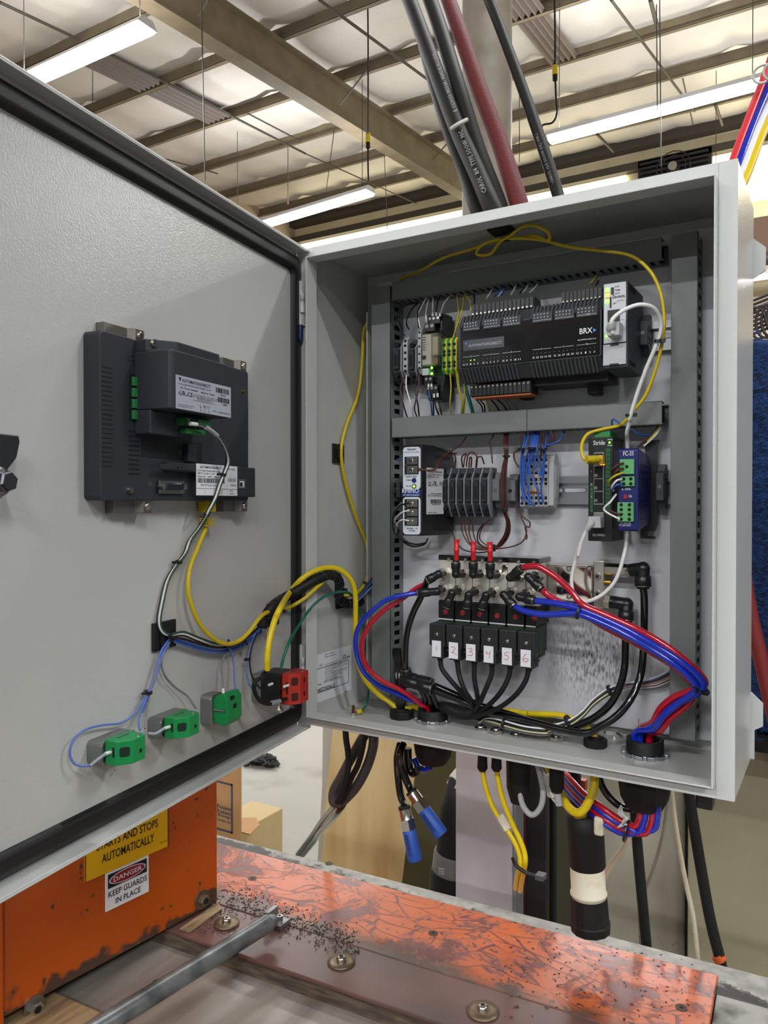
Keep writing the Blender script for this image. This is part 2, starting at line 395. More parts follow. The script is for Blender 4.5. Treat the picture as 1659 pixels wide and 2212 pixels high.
bp = build(MB().box(.030, .4735, .1255, .1285, .018, .592), 'back_panel', PANEL, enc, bevel=.002)
mb = MB().prism([(.0295, .1285), (.0295, .095), (.031, .095), (.031, .127)], 'z', .045, .545)
build(mb, 'panel_edge', PAINT, enc)
# hinges
def hinge(zc):
    t = build(MB().lathe((-.0045, -.0065, zc-.028), (0, 0, 1), [(0, .0052), (.0562, .0052)], 14), 'hinge', PAINTL, enc)
    build(MB().box(-.0125, -.006, -.0165, -.0045, zc-.028, zc+.028), 'hinge_leaf', PAINTL, t, bevel=.001)
    build(MB().lathe((.0002, -.0105, zc-.012), (0, 0, 1), [(0, .0028), (.008, .0028), (.0081, .0022), (.016, .0022), (.0161, .0028), (.024, .0028)], 10), 'hinge_pin', WHT, t)
    return t
hg = hinge(zz((652, 655), -.01)); hinge(zz((650, 1440), -.01))
build(MB().lathe(PY((649, 726), -.01), (0, 0, -1), [(-.014, .0035), (.0, .0035), (.004, .0032), (.008, .0015)], 12), 'pin_cap', mat('blue_cap', (24, 44, 96), .4), hg)
# door
DU, DZ0, DZ1, SK = .5005, -.0035, .6055, -.0185
door = build(MB(FD).box(-.006, DU, SK-.002, SK, DZ0, DZ1), 'door', PAINT, enc, bevel=.0008)
mb = MB(FD)
mb.box(-.006, DU, SK, 0, DZ1-.0022, DZ1); mb.box(-.006, DU, SK, 0, DZ0, DZ0+.0022)
mb.box(-.008, -.0058, SK, 0, DZ0, DZ1); mb.box(DU-.002, DU, SK, 0, DZ0, DZ1)
mb.box(.002, DU-.002, -.0024, 0, DZ1-.0035, DZ1-.0022); mb.box(.002, DU-.002, -.0024, 0, DZ0+.0022, DZ0+.0035)
build(mb, 'door_flange', PAINTL, door, bevel=.0006)
def rrect(x0, x1, z0, z1, r, n=6):
    P = []
    for cx, cz, a in ((x1-r, z1-r, 0), (x0+r, z1-r, 90), (x0+r, z0+r, 180), (x1-r, z0+r, 270)):
        for k in range(n+1):
            t_ = math.radians(a+90*k/n); P.append((cx+r*math.cos(t_), cz+r*math.sin(t_)))
    return P
mb = MB(FD)
g0 = rrect(-.0066, DU-.006, DZ0+.0085, DZ1-.0085, .014); g1 = rrect(.0115, DU-.024, DZ0+.0275, DZ1-.0275, .007)
gm = rrect(.0015, DU-.014, DZ0+.0165, DZ1-.0165, .012); gn = rrect(.0055, DU-.018, DZ0+.0205, DZ1-.0205, .009)
def loop(s, P): return [(p[0], s, p[1]) for p in P]
rings = [loop(SK, g0), loop(SK+.0065, rrect(-.0052, DU-.0072, DZ0+.0095, DZ1-.0095, .013)), loop(SK+.0075, gm), loop(SK+.0068, gn), loop(SK+.0074, rrect(.009, DU-.0215, DZ0+.025, DZ1-.025, .0075)), loop(SK, g1)]
N = len(g0); vs = [p for r_ in rings for p in r_]
fs = [(i*N+j, i*N+(j+1) % N, (i+1)*N+(j+1) % N, (i+1)*N+j) for i in range(len(rings)-1) for j in range(N)]
mb.add(vs, fs, True); build(mb, 'gasket', mat('gasket_black', (16, 17, 16), .42, bump=(60, .1, .001)), door)
# latch: cam plate and hex nut
lt = build(MB(FD).prism([(.485, .335), (.4445, .3345), (.4435, .33), (.4465, .318), (.4545, .309), (.4545, .302), (.46, .296), (.472, .292), (.49, .292)], 'y', SK+.012, SK+.016), 'latch_cam', mat('latch_steel', (92, 94, 98), .28, .9), door, bevel=.001)
cu_, cz_ = dl((6, 1040), .004)
build(MB(FD).lathe((cu_, SK+.016, cz_), (0, 1, 0), [(0, .0105), (.004, .0105), (.0045, .008)], 20), 'washer', STEEL, lt)
build(MB(FD).lathe((cu_, SK+.0205, cz_), (0, 1, 0), [(0, .0078), (.008, .0078), (.0095, .0066)], 6, False, .3), 'hex_nut', mat('nut_dark', (96, 96, 104), .3, .9), lt)
build(MB(FD).lathe((cu_, SK, cz_), (0, 1, 0), [(0, .014), (.012, .014)], 20), 'barrel', STEEL, lt)
# data plate on the left wall
def onL(a): return PX(a, TS+.0003)
q = [onL(a) for a in (kw(628, 1145), kw(1000, 1105), kw(975, 1600), kw(625, 1672))]
z1_, z0_ = (q[0].z+q[1].z)/2, (q[2].z+q[3].z)/2; ya, yb = .006, q[1].y
dp = build(MB().box(TS, TS+.0004, ya, yb, z0_, z1_), 'data_plate', PAPER, enc)
mb = MB(); xw = TS+.0004
def lt_(t_, a, b, h, nm=None):
    P = PX(a, xw); Q = PX(b, xw); mb.text(t_, P, Y_, Z_, h, abs(Q.y-P.y))
lt_('N4SD24206LG', kw(622, 1598), kw(818, 1560), .0055); lt_('CE', kw(905, 1222), kw(940, 1215), .0052); lt_('IP66', kw(948, 1218), kw(985, 1210), .003)
lt_('Made in Philippines', kw(712, 1185), kw(822, 1172), .0016); lt_('Product of enclosures', kw(710, 1212), kw(836, 1193), .0018); lt_('4,12', kw(655, 1315), kw(682, 1312), .004)
for k_ in range(9):
    y0_ = 1285+k_*21
    lt_(('Enclosure openings shall be closed by equipment', 'for Type 4 and 12. Install per the instructions', 'and maintain the rating of the enclosure to suit', 'all conduit and fittings shall be rated and be', 'grounded per the code', 'Before use fill all openings with the same type', 'to obtain the rating of the degree of protection', 'as listed by the standard and the local code.', ' grounding provisions')[k_], kw(712, y0_+8), kw((950, 948, 950, 952, 800, 948, 946, 905, 860)[k_], y0_-18), .0017)
lt_('DANGER: HAZARD OF ELECTRIC', kw(700, 1478), kw(860, 1452), .0013); lt_('SHOCK, DISCONNECT POWER', kw(700, 1490), kw(890, 1462), .0013); lt_('3H485', kw(925, 1592), kw(952, 1586), .002); lt_('SERIAL', kw(636, 1515), kw(675, 1508), .0016)
def lline(a, b, th=.0005):
    P, Q = PX(a, xw), PX(b, xw); mb.box(xw, xw+.0002, min(P.y, Q.y)-th/2, max(P.y, Q.y)+th/2, min(P.z, Q.z)-th/2, max(P.z, Q.z)+th/2)
zt, zb = PX(kw(968, 1230), xw).z, PX(kw(962, 1478), xw).z; yr = PX(kw(968, 1230), xw).y
for z in (zt, zb): mb.box(xw, xw+.0002, ya, yr, z-.0003, z+.0003)
mb.box(xw, xw+.0002, yr-.0003, yr+.0003, zb, zt)
build(mb, 'lettering', INK, dp, norm=False)
# earth stud
P = PZ((763, 1545), TS)
gs = build(MB().cyl(P, P+Z_*.013, .0021, n=10), 'earth_stud', COPPER, enc); build(MB().cyl(P+Z_*.0005, P+Z_*.0035, .0042, n=6, sm=False), 'hex_nut', NICK, gs)
# black tie mounts are things of their own
def mount_d(a, w_, h_, label, s=SK):
    u, z = dl(a, s+.002); t = build(MB(FD).box(u-w_/2, u+w_/2, s+.0002, s+.003, z-h_/2, z+h_/2), 'tie_mount', BLK, None, bevel=.0006)
    tag(t, label, 'cable mount', 'black adhesive tie mounts'); build(MB(FD).box(u-w_*.25, u+w_*.25, s+.003, s+.0055, z-h_*.3, z+h_*.3), 'saddle', BLK, t)
mount_d((355, 1372), .034, .027, 'black square tie mount left of centre on the door, below the wires')
mount_d((590, 1328), .026, .026, 'black square tie mount near the hinge side of the door, behind the black wrap')
def mount_l(a, h_, label):
    P = PX(a, TS+.002); t = build(MB().box(TS+.0002, TS+.003, P.y-.013, P.y+.013, P.z-h_/2, P.z+h_/2), 'tie_mount', BLK, None, bevel=.0006)
    tag(t, label, 'cable mount', 'black adhesive tie mounts'); build(MB().box(TS+.003, TS+.0055, P.y-.006, P.y+.006, P.z-.006, P.z+.006), 'saddle', BLK, t)
mount_l((731, 980), .026, 'black square tie mount halfway up the left inner wall of the enclosure')
mount_l((738, 1293), .026, 'black square tie mount low on the left inner wall behind the black wrap')
P = PZ((1085, 497), H-TS-.001); t = build(MB().box(P.x-.014, P.x+.014, P.y-.013, P.y+.013, H-TS-.0035, H-TS-.0002), 'tie_mount', BLK)
tag(t, 'black tie mount under the roof of the enclosure holding the yellow cable loop', 'cable mount', 'black adhesive tie mounts')
# ------------------------------------------------------------------ wiring ducts
YD, YP = .088, .1255
def fing_v(name, mb, m, par, n, d):
    o = build(mb, name, m, par)
    for i in range(1, n): copyto(o, d*i, par)
def duct_v(x0, x1, z0, z1, label, pitch, sides=('r',)):
    t = thing('wiring_duct', label, 'wiring duct', ((x0+x1)/2, YP, z0), 'slotted grey wiring ducts')
    build(MB().box(x0, x1, YP-.002, YP, z0, z1), 'base', DUCT, t)
    build(MB().box(x0-.0008, x1+.0008, YD, YD+.002, z0, z1).box(x0-.0008, x0, YD, YD+.006, z0, z1).box(x1, x1+.0008, YD, YD+.006, z0, z1), 'cover', DUCT, t, bevel=.0005)
    n = int((z1-z0)/pitch)
    for s in ('l', 'r'):
        xa, xb = (x0, x0+.0013) if s == 'l' else (x1-.0013, x1)
        build(MB().box(xa, xb, YD+.002, YD+.013, z0, z1).box(xa, xb, YP-.009, YP-.002, z0, z1), 'side_wall', DUCT, t)
        fing_v('finger', MB().box(xa, xb, YD+.013, YP-.009, z0, z0+pitch*.48), DUCT, t, n, Z_*pitch)
    build(MB().box(x0+.004, x1-.004, YD+.006, YP-.004, z0+.004, z1-.004), 'dark_core', DKHOLE, t)  # solid near-black block filling the duct behind its slots
    return t
def duct_h(x0, x1, z0, z1, label, pitch, splits):
    t = thing('wiring_duct', label, 'wiring duct', ((x0+x1)/2, YP, z0), 'slotted grey wiring ducts')
    build(MB().box(x0, x1, YP-.002, YP, z0, z1), 'base', DUCT, t)
    xs = [x0]+splits+[x1]
    for a, b in zip(xs, xs[1:]):
        build(MB().box(a+.0003, b-.0003, YD, YD+.002, z0, z1).box(a+.0003, b-.0003, YD, YD+.006, z0-.0008, z0).box(a+.0003, b-.0003, YD, YD+.006, z1, z1+.0008), 'cover', DUCT, t, bevel=.0004)
    n = int((x1-x0)/pitch)
    for s in (0, 1):
        za, zb = (z0, z0+.0013) if s == 0 else (z1-.0013, z1)
        build(MB().box(x0, x1, YD+.002, YD+.012, za, zb).box(x0, x1, YP-.008, YP-.002, za, zb), 'side_wall', DUCT, t)
        fing_v('finger', MB().box(x0, x0+pitch*.55, YD+.012, YP-.008, za, zb), DUCT, t, n, X_*pitch)
    build(MB().box(x0+.004, x1-.004, YD+.006, YP-.004, z0+.004, z1-.004), 'dark_core', DKHOLE, t)  # same near-black filler block, lying crosswise
    return t
duct_v(.0425, .0702, .0242, .574, 'long upright grey duct along the left side of the panel', .0125)
duct_v(.4283, .4538, .0265, .5775, 'long upright grey duct along the right side of the panel', .0125)
duct_h(.0735, .4175, .5545, .5765, 'grey duct running across the very top of the panel', .0095, [])
duct_h(.0735, .4185, .3722, .3965, 'grey duct across the middle of the panel, its cover in two pieces', .0095, [xx((1138, 900), YD)])
# ------------------------------------------------------------------ DIN rails
def rail(x0, x1, z0, z1, label, slots):
    t = thing('din_rail', label, 'rail', ((x0+x1)/2, YP, z0))
    h = z1-z0
    mb = MB().prism([(YP-.0012, z0+h*.22), (YP-.0012, z1-h*.22), (YP-.007, z1-h*.22), (YP-.007, z1), (YP-.0082, z1), (YP-.0082, z1-h*.25), (YP-.0024, z1-h*.25), (YP-.0024, z0+h*.25), (YP-.0082, z0+h*.25), (YP-.0082, z0), (YP-.007, z0), (YP-.007, z0+h*.22)], 'x', x0, x1)
    build(mb, 'profile', ZINC, t)
    for xs in slots:
        P = [(xs-.011+.003*math.cos(a), (z0+z1)/2+.003*math.sin(a)) for a in [math.pi/2+math.pi*i/6 for i in range(7)]]+[(xs+.011+.003*math.cos(a), (z0+z1)/2+.003*math.sin(a)) for a in [-math.pi/2+math.pi*i/6 for i in range(7)]]
        o = build(MB().prism(P, 'y', YP-.0027, YP-.0023), 'slot_rim', mat('slot_edge', (90, 92, 92), .5), t)
        P2 = [((p[0]-xs)*.93+xs, (p[1]-(z0+z1)/2)*.8+(z0+z1)/2) for p in P]
        build(MB().prism(P2, 'y', YP-.003, YP-.0026), 'slot', PANEL, o)
    return t
rail(.09, .425, .283, .317, 'zinc din rail crossing the middle of the panel, bare between white terminals and network switch', [xx(k2(1095, 408), .1225), xx(k2(1095, 408), .1225)-.029])
rail(.09, .425, .458, .492, 'zinc din rail behind the big controller near the top', [xx((1447, 725), .1225)])
P = PY((1380, 800), YP)
# ------------------------------------------------------------------ controller
px0, px1, pz0, pz1, pyf, pyb = xx((990, 750), .048), xx((1300, 750), .048), .4303, .5105, .048, .118
plc = thing('programmable_controller', 'large black modular controller with slotted edges and rows of status lamps', 'controller', ((px0+px1)/2, YP, pz0))
mb = MB().box(px0, px1, pyf, pyb-.02, pz0+.015, pz1-.015)
mb.prism([(pyf+.001, pz1-.015), (pyf+.010, pz1), (pyb-.02, pz1), (pyb-.02, pz1-.015)], 'x', px0, px1)
mb.prism([(pyf+.001, pz0+.015), (pyf+.012, pz0), (pyb-.02, pz0), (pyb-.02, pz0+.015)], 'x', px0, px1)
mb.box(px0+.004, px1-.002, pyb-.02, pyb, pz0+.004, pz1-.004)
build(mb, 'body', mat('controller_charcoal', (48, 50, 53), .45), plc, bevel=.0008)
# ribs top and bottom, split in two runs
ra = [px0+.003, xx(k1(845, 300), pyf)-.012, xx(k1(845, 300), pyf), px1-.001]
for (za, zb, tb) in ((pz1-.015, pz1, 1), (pz0, pz0+.015, 0)):
    for a, b in ((ra[0], ra[1]), (ra[2], ra[3])):
        n = int((b-a)/.0046)
        if tb: sh = MB().add([(a, pyf-.0012, za), (a+.0021, pyf-.0012, za), (a+.0021, pyf+.0085, zb+.0008), (a, pyf+.0085, zb+.0008), (a, pyf+.004, za), (a+.0021, pyf+.004, za), (a+.0021, pyf+.012, zb), (a, pyf+.012, zb)], [(0, 1, 2, 3), (4, 5, 6, 7), (0, 1, 5, 4), (1, 2, 6, 5), (2, 3, 7, 6), (0, 3, 7, 4)])
        else: sh = MB().add([(a, pyf-.0012, zb), (a+.0021, pyf-.0012, zb), (a+.0021, pyf+.0105, za-.0008), (a, pyf+.0105, za-.0008), (a, pyf+.004, zb), (a+.0021, pyf+.004, zb), (a+.0021, pyf+.014, za), (a, pyf+.014, za)], [(0, 1, 2, 3), (4, 5, 6, 7), (0, 1, 5, 4), (1, 2, 6, 5), (2, 3, 7, 6), (0, 3, 7, 4)])
        o = build(sh, 'cooling_rib', mat('rib_grey', (70, 72, 75), .45), plc)
        for i in range(1, n): copyto(o, (.0046*i, 0, 0), plc)
fpl = build(MB().box(px0+.0035, px1-.0022, pyf-.0016, pyf, pz0+.0172, pz1-.016), 'front_panel', BLKG, plc, bevel=.0004)
fy = pyf-.0018
def T1(mb, s, a, b, h, y=fy, k=k1):
    P = PY(k(*a), y); Q = PY(k(*b), y); return mb.text(s, (P.x, y, (P.z+Q.z)/2), X_, Z_, h, abs(Q.x-P.x))
mb = MB(); T1(mb, 'AUTOMATIONDIRECT!', (498, 492), (683, 475), .0034)
P = PY(k1(482, 478), fy)
lb = build(MB().box(PY(k1(468, 480), fy).x, PY(k1(697, 460), fy).x, fy-.0001, fy+.001, zz(k1(697, 490), fy), zz(k1(697, 430), fy)), 'badge', mat('badge_grey', (62, 64, 70), .3), plc)
mb = MB(); T1(mb, 'AUTOMATIONDIRECT!', (498, 492), (683, 475), .0034, fy-.0003); build(mb, 'lettering', mat('badge_letters', (165, 172, 190), .4), lb, norm=False)
mb = MB().add([(P.x-.0008, fy-.0006, P.z+.002), (P.x+.0022, fy-.0006, P.z+.002), (P.x+.0012, fy-.0006, P.z-.0014)], [(0, 1, 2)]); build(mb, 'badge_arrow', mat('badge_blue', (90, 120, 200), .4), lb, norm=False)
mb = MB()
T1(mb, 'BRX', (1120, 420), (1192, 412), .0062)
T1(mb, 'BX-DMPIE-36ED13-D', (1110, 455), (1212, 448), .0013)
grp = [(0, '1C 0  1  2  3'.split(), 467, 560, 596, 585, 548), (0, '2C 4 5 6 7'.split(), 577, 672, 588, 578, 536), (0, '3C 8 9 10 11'.split(), 688, 790, 578, 568, 524),
       (0, '4C 12 13 14 15'.split(), 856, 960, 560, 552, 505), (0, '5C 16 17 18 19'.split(), 976, 1088, 552, 540, 492), (0, '1C 0 1 2 3'.split(), 1102, 1214, 538, 528, 478)]
dots = MB(); on = MB()
zn = zz(k1(514, 592), fy); zd = zz(k1(514, 568), fy); zl = zz(k1(514, 545), fy)
for gi, (_, ts, xa, xb, y0_, y1_, yl) in enumerate(grp):
    A = xx(k1(xa, y0_), fy); B = xx(k1(xb, y1_), fy); n = len(ts); st = (B-A)/(n-.4)
    for i, s_ in enumerate(ts):
        mb.text(s_, (A+st*i, fy, zn), X_, Z_, .0022, .0014*len(s_))
        (on if (gi == 0 and i in (2, 3)) else dots).box(A+st*i+.0003, A+st*i+.0013, fy-.0003, fy, zd, zd+.001)
    mid = (A+B)/2
    for (p_, q_) in ((A, mid-.0015), (mid+.0015, B)): mb.box(p_, q_, fy-.0002, fy, zl, zl+.0003)
    mb.text('WX' if gi == 5 else 'X', (mid-.0008, fy, zl-.0006), X_, Z_, .0018, .0024 if gi == 5 else .0015)
zt_ = zz(k1(514, 350), fy)
for gi, (xa, xb) in enumerate(((468, 562), (582, 678), (690, 790), (856, 968), (980, 1090), (1102, 1222))):
    A = xx(k1(xa, 400), fy); B = xx(k1(xb, 380), fy); mid = (A+B)/2; zb_ = zz(k1(510, 402), fy)
    wn = build(MB().box(A, B, fy-.0009, fy, zb_, zt_+.0004), 'marker_window', mat('smoke_clear', (70, 72, 78), .08, coat=1), plc, bevel=.0002)
    m2 = MB()
    for (p_, q_) in ((A+.001, mid-.0015), (mid+.0015, B-.001)): m2.box(p_, q_, fy-.0011, fy-.0009, zb_+.002, zb_+.0023)
    m2.text('WY' if gi == 5 else 'Y', (mid-.0008, fy-.0009, zb_+.0012), X_, Z_, .0018)
    for i in range(5):
        for r_ in (0, 1): m2.box(A+.002+i*(B-A-.004)/5, A+.003+i*(B-A-.004)/5, fy-.0011, fy-.0009, zb_+.005+r_*.0035, zb_+.006+r_*.0035)
    build(m2, 'marks', INKW, wn, norm=False)
build(mb, 'lettering', INKW, plc, norm=False)
build(dots, 'lamp_row', mat('lamp_off', (90, 92, 92), .3), plc); build(on, 'status_lamp', LEDG, plc)
mb = MB(); P = PY(k1(1196, 398), fy); mb.add([(P.x, fy-.0004, P.z+.0022), (P.x+.004, fy-.0004, P.z), (P.x, fy-.0004, P.z-.0022)], [(0, 1, 2)]); build(mb, 'logo_arrow', mat('logo_blue', (60, 130, 220), .4), plc, norm=False)
# plug-in terminal strips
def strip(ka, kb, zlo, zhi, y0, y1, n, down, name='terminal_strip', parent=None, k=k1, scr=True):
    A = PY(k(*ka), y0).x; B = PY(k(*kb), y0).x; p = (B-A)/n
    t = build(MB().box(A, B, y0+.003, y1, zlo, zhi), name, BLK, parent or plc, bevel=.0004)
    o = build(MB().box(A+p*.08, A+p*.92, y0, y0+.0035, zlo+.0008, zhi-.0008), 'clamp', mat('clamp_black', (34, 35, 37), .4), t)
    for i in range(1, n): copyto(o, (p*i, 0, 0), t)
    if scr:
        zc = zlo+.002 if not down else zhi-.003
        o = build(MB().cyl((A+p*.5, y0-.0006, zc), (A+p*.5, y0, zc), p*.24, n=8), 'screw', NICK, t)
        for i in range(1, n): copyto(o, (p*i, 0, 0), t)
    return t
zT = pz1+.0005
strip((512, 265), (862, 225), zT, zT+.0135, .060, .085, 15, False)
strip((1018, 205), (1244, 185), zT, zT+.0135, .060, .085, 10, False)
st3 = strip((505, 740), (845, 720), pz0-.0165, pz0-.002, .064, .09, 14, True)
build(MB().box(PY(k1(520, 775), .064).x, PY(k1(842, 752), .064).x, .066, .09, pz0-.0185, pz0-.0166), 'orange_lever_strip', mat('orange_plastic', (176, 92, 50), .45), plc)
build(MB().box(PY(k1(850, 700), .07).x, px1, .075, pyb, pz0-.008, pz0+.002), 'lower_skirt', BLK, plc)
P = PY(k1(1198, 725), .1); build(MB().box(P.x-.007, P.x+.007, .098, .118, P.z-.007, P.z+.012), 'din_latch', BLK, plc, bevel=.002)
P = PY(k1(812, 765), .1); build(MB().box(P.x-.007, P.x+.007, .098, .118, P.z-.004, P.z+.012), 'din_latch', BLK, plc, bevel=.002)
# CPU end
cx0, cx1, cz0, cz1, cy = xx(k1(1247, 400), .036), .3935, .4285, .5205, .036
cpu = build(MB().box(cx0+.0004, cx1, cy+.001, .108, cz0, cz1), 'processor_module', CHAR, plc, bevel=.0016)
zs = zz(k1(1300, 470), cy)
build(MB().box(cx0+.0014, cx1-.0018, cy-.0006, cy+.001, zs, cz1-.001), 'silver_face', mat('cpu_silver', (198, 200, 206), .35), cpu, bevel=.0006)
build(MB().box(cx0+.0010, cx1-.0015, cy-.0010, cy+.001, cz0+.0035, zs-.0012), 'blank_cover', mat('cover_grey', (176, 178, 182), .4), cpu, bevel=.0005)
build(MB().box(xx(k1(1293, 480), cy), xx(k1(1340, 470), cy), cy-.0014, cy-.0008, zs-.0032, zs-.001).box(xx(k1(1290, 610), cy), xx(k1(1340, 605), cy), cy-.0014, cy-.0008, cz0+.0034, cz0+.005), 'cover_notch', BLK, cpu)
y_ = cy-.0009
def sq(m, name, a, b, dy=.0004, par=cpu, y=None, k=k1, bev=0):
    yy = y_ if y is None else y
    P, Q = PY(k(*a), yy), PY(k(*b), yy); return build(MB().box(min(P.x, Q.x), max(P.x, Q.x), yy-dy, yy+.0006, min(P.z, Q.z), max(P.z, Q.z)), name, m, par, bevel=bev)
sq(LEDG, 'status_lamp', (1267, 165), (1283, 182)); sq(LEDO, 'status_lamp', (1267, 195), (1283, 210)); sq(LEDG, 'status_lamp', (1266, 228), (1284, 242)); sq(LEDG, 'status_lamp', (1266, 425), (1280, 434))
sq(BLK, 'mode_switch', (1297, 160), (1311, 194), .0012); sq(DKHOLE, 'card_slot', (1290, 212), (1297, 272)); sq(BLK, 'network_port', (1278, 288), (1345, 345), .001)
mb = MB(); T1(mb, 'Do-more', (1306, 222), (1372, 210), .0036, y_); T1(mb, 'TECHNOLOGY', (1330, 235), (1368, 229), .0009, y_); T1(mb, 'RUN', (1318, 158), (1341, 154), .0014, y_); T1(mb, 'TERM', (1318, 178), (1346, 173), .0014, y_); T1(mb, 'STOP', (1318, 197), (1344, 192), .0014, y_); T1(mb, 'uSD', (1304, 252), (1326, 247), .0014, y_)
T1(mb, 'RUN', (1268, 190), (1283, 188), .0008, y_); T1(mb, 'MEM', (1268, 220), (1284, 218), .0008, y_); T1(mb, 'RJ12', (1350, 342), (1366, 339), .001, y_)
build(mb, 'lettering', INK, cpu, norm=False)
mb = MB()
for i in range(7): mb.box(cx1, cx1+.0003, .045+i*.004, .0475+i*.004, cz1-.0085, cz1-.003)
for i in range(7): mb.box(cx1, cx1+.0003, .045+i*.004, .0475+i*.004, cz0+.004, cz0+.009)
build(mb, 'side_slots', DKHOLE, cpu, kind='stuff')
# end brackets
def endclamp(x0, x1, z0, z1, y0, label, m=DGR):
    t = thing('end_clamp', label, 'clamp', ((x0+x1)/2, YP-.004, (z0+z1)/2)); zc = (z0+z1)/2; h = z1-z0
    mb = MB().prism([(YP-.008, z0), (y0+.012, z0), (y0+.008, z0+h*.16), (y0, z0+h*.2), (y0, z0+h*.8), (y0+.008, z0+h*.84), (y0+.012, z1), (YP-.008, z1)], 'x', x0, x1)
    build(mb, 'body', m, t, bevel=.0007)
    build(MB().cyl((x0+(x1-x0)/2, y0-.0008, zc), (x0+(x1-x0)/2, y0+.001, zc), .0022, n=10), 'screw', NICK, t)
    mb = MB()
    for i in range(3): mb.box(x1, x1+.0006, y0+.004, y0+.02, z0+h*.26+i*h*.06, z0+h*.29+i*h*.06).box(x1, x1+.0006, y0+.004, y0+.02, z0+h*.56+i*h*.06, z0+h*.59+i*h*.06)
    build(mb, 'rib', m, t); return t
A = xx(k1(1447, 400), .095); B = xx(k1(1500, 400), .095); endclamp(A, B, zz(k1(1470, 525), .095), zz(k1(1470, 300), .095), .095, 'dark grey end clamp right of the big controller')
A = xx(k2(1545, 400), .095); B = xx(k2(1590, 400), .095); endclamp(A, B, zz(k2(1565, 520), .095), zz(k2(1565, 265), .095), .095, 'dark grey end clamp at the right end of the middle rail')
A = xx(k2(60, 400), .1); B = xx(k2(112, 400), .1); endclamp(max(A, .0725), B, zz(k2(85, 480), .1), zz(k2(85, 330), .1), .1, 'dark grey end clamp at the left end of the middle rail')
A = xx(k2(628, 400), .095); B = xx(k2(668, 400), .095); endclamp(A, B, zz(k2(650, 510), .095), zz(k2(650, 312), .095), .095, 'grey end clamp just right of the fuse holders', MGR)
A = xx(k2(708, 400), .095); B = xx(k2(758, 400), .095); endclamp(A, B, zz(k2(730, 510), .095), zz(k2(730, 320), .095), .095, 'grey end clamp just left of the white terminals', MGR)
# ------------------------------------------------------------------ relay group on the top rail
def fuse(x0, x1, z0, z1, y0, label, grp, m=DGR, parent=None):
    t = thing('fuse_holder', label, 'fuse holder', ((x0+x1)/2, YP-.006, (z0+z1)/2), grp); h = z1-z0; g = (x1-x0)
    P = [(YP-.010, z0), (y0+.012, z0), (y0+.009, z0+.1*h), (y0+.003, z0+.25*h), (y0+.003, z0+.78*h), (y0+.009, z0+.9*h), (y0+.012, z1), (YP-.010, z1)]
    build(MB().prism(P, 'x', x0, x1-g*.14), 'body', MGR if m is None else m, t, bevel=.0006)
    P2 = [(y0+.014, z0-.0005), (y0+.0105, z0-.0005), (y0+.007, z0+.1*h), (y0+.0012, z0+.25*h), (y0+.0012, z0+.78*h), (y0+.007, z0+.9*h), (y0+.0105, z1+.0005), (y0+.014, z1+.0005)]
    build(MB().prism(P2, 'x', x1-g*.14, x1), 'light_edge', mat('edge_grey', (132, 135, 138), .45), t)
    lv = build(MB().prism([(y0+.004, z0+.28*h), (y0-.0008, z0+.30*h), (y0-.0008, z0+.72*h), (y0+.004, z0+.76*h)], 'x', x0+g*.18, x1-g*.3), 'fuse_lever', CHAR, t, bevel=.0004)
    build(MB().box(x0+g*.3, x1-g*.42, y0-.0012, y0-.0006, z0+.36*h, z0+.62*h), 'window', DKHOLE, lv)
    for zc in (z0+.16*h, z0+.85*h):
        build(MB().cyl((x0+g*.42, y0+.0015, zc), (x0+g*.42, y0+.007, zc), g*.24, n=10), 'screw_hole', DKHOLE, t)
    mb = MB()
    for i in range(3): mb.box(x0+g*.1, x1-g*.2, y0+.0095, y0+.0125, z0+.015*h+i*.02*h, z0+.025*h+i*.02*h)
    build(mb, 'grip', DKHOLE, t); return t
A, B = xx(k2(352, 420), .088), xx(k2(610, 420), .088); p = (B-A)/5.85
for i, w_ in enumerate(('first', 'second', 'third', 'fourth', 'fifth', 'sixth')):
    fuse(A+p*i, A+p*(i+.97), zz(k2(560, 560), .088), zz(k2(560, 285), .088), .084, w_+' grey fuse holder from the left beside the power supply', 'grey fuse holders on the middle rail')
A, B = xx(k1(60, 500), .09), xx(k1(130, 500), .09)
fuse(max(A, .0735), B-.001, zz(k1(90, 690), .088), zz(k1(90, 440), .088), .088, 'grey fuse holder at the far left of the top rail', 'grey fuse holders on the top rail')
fuse(xx(k1(160, 500), .09), xx(k1(208, 500), .09), zz(k1(190, 690), .088), zz(k1(190, 440), .088), .088, 'grey fuse holder left of the clear relay on the top rail', 'grey fuse holders on the top rail')
def white_term(x0, x1, z0, z1, y0, label):
    t = thing('terminal_block', label, 'terminal', ((x0+x1)/2, YP-.006, (z0+z1)/2)); h = z1-z0
    build(MB().prism([(YP-.01, z0), (y0+.006, z0), (y0, z0+.12*h), (y0, z0+.88*h), (y0+.006, z1), (YP-.01, z1)], 'x', x0, x1), 'body', LGR, t, bevel=.0004)
    for i, f_ in enumerate((.12, .24, .42, .58, .76, .88)):
        build(MB().cyl(((x0+x1)/2, y0-.0002, z0+f_*h), ((x0+x1)/2, y0+.003, z0+f_*h), (x1-x0)*.3, n=8), 'wire_hole', DKHOLE, t)
white_term(xx(k1(131, 500), .09), xx(k1(156, 500), .09), zz(k1(140, 650), .088), zz(k1(140, 430), .088), .09, 'narrow white terminal between the two grey fuse holders on the top rail')
white_term(xx(k1(213, 500), .088), xx(k1(232, 500), .088), zz(k1(220, 640), .088), zz(k1(220, 380), .088), .088, 'narrow white terminal touching the clear relay')
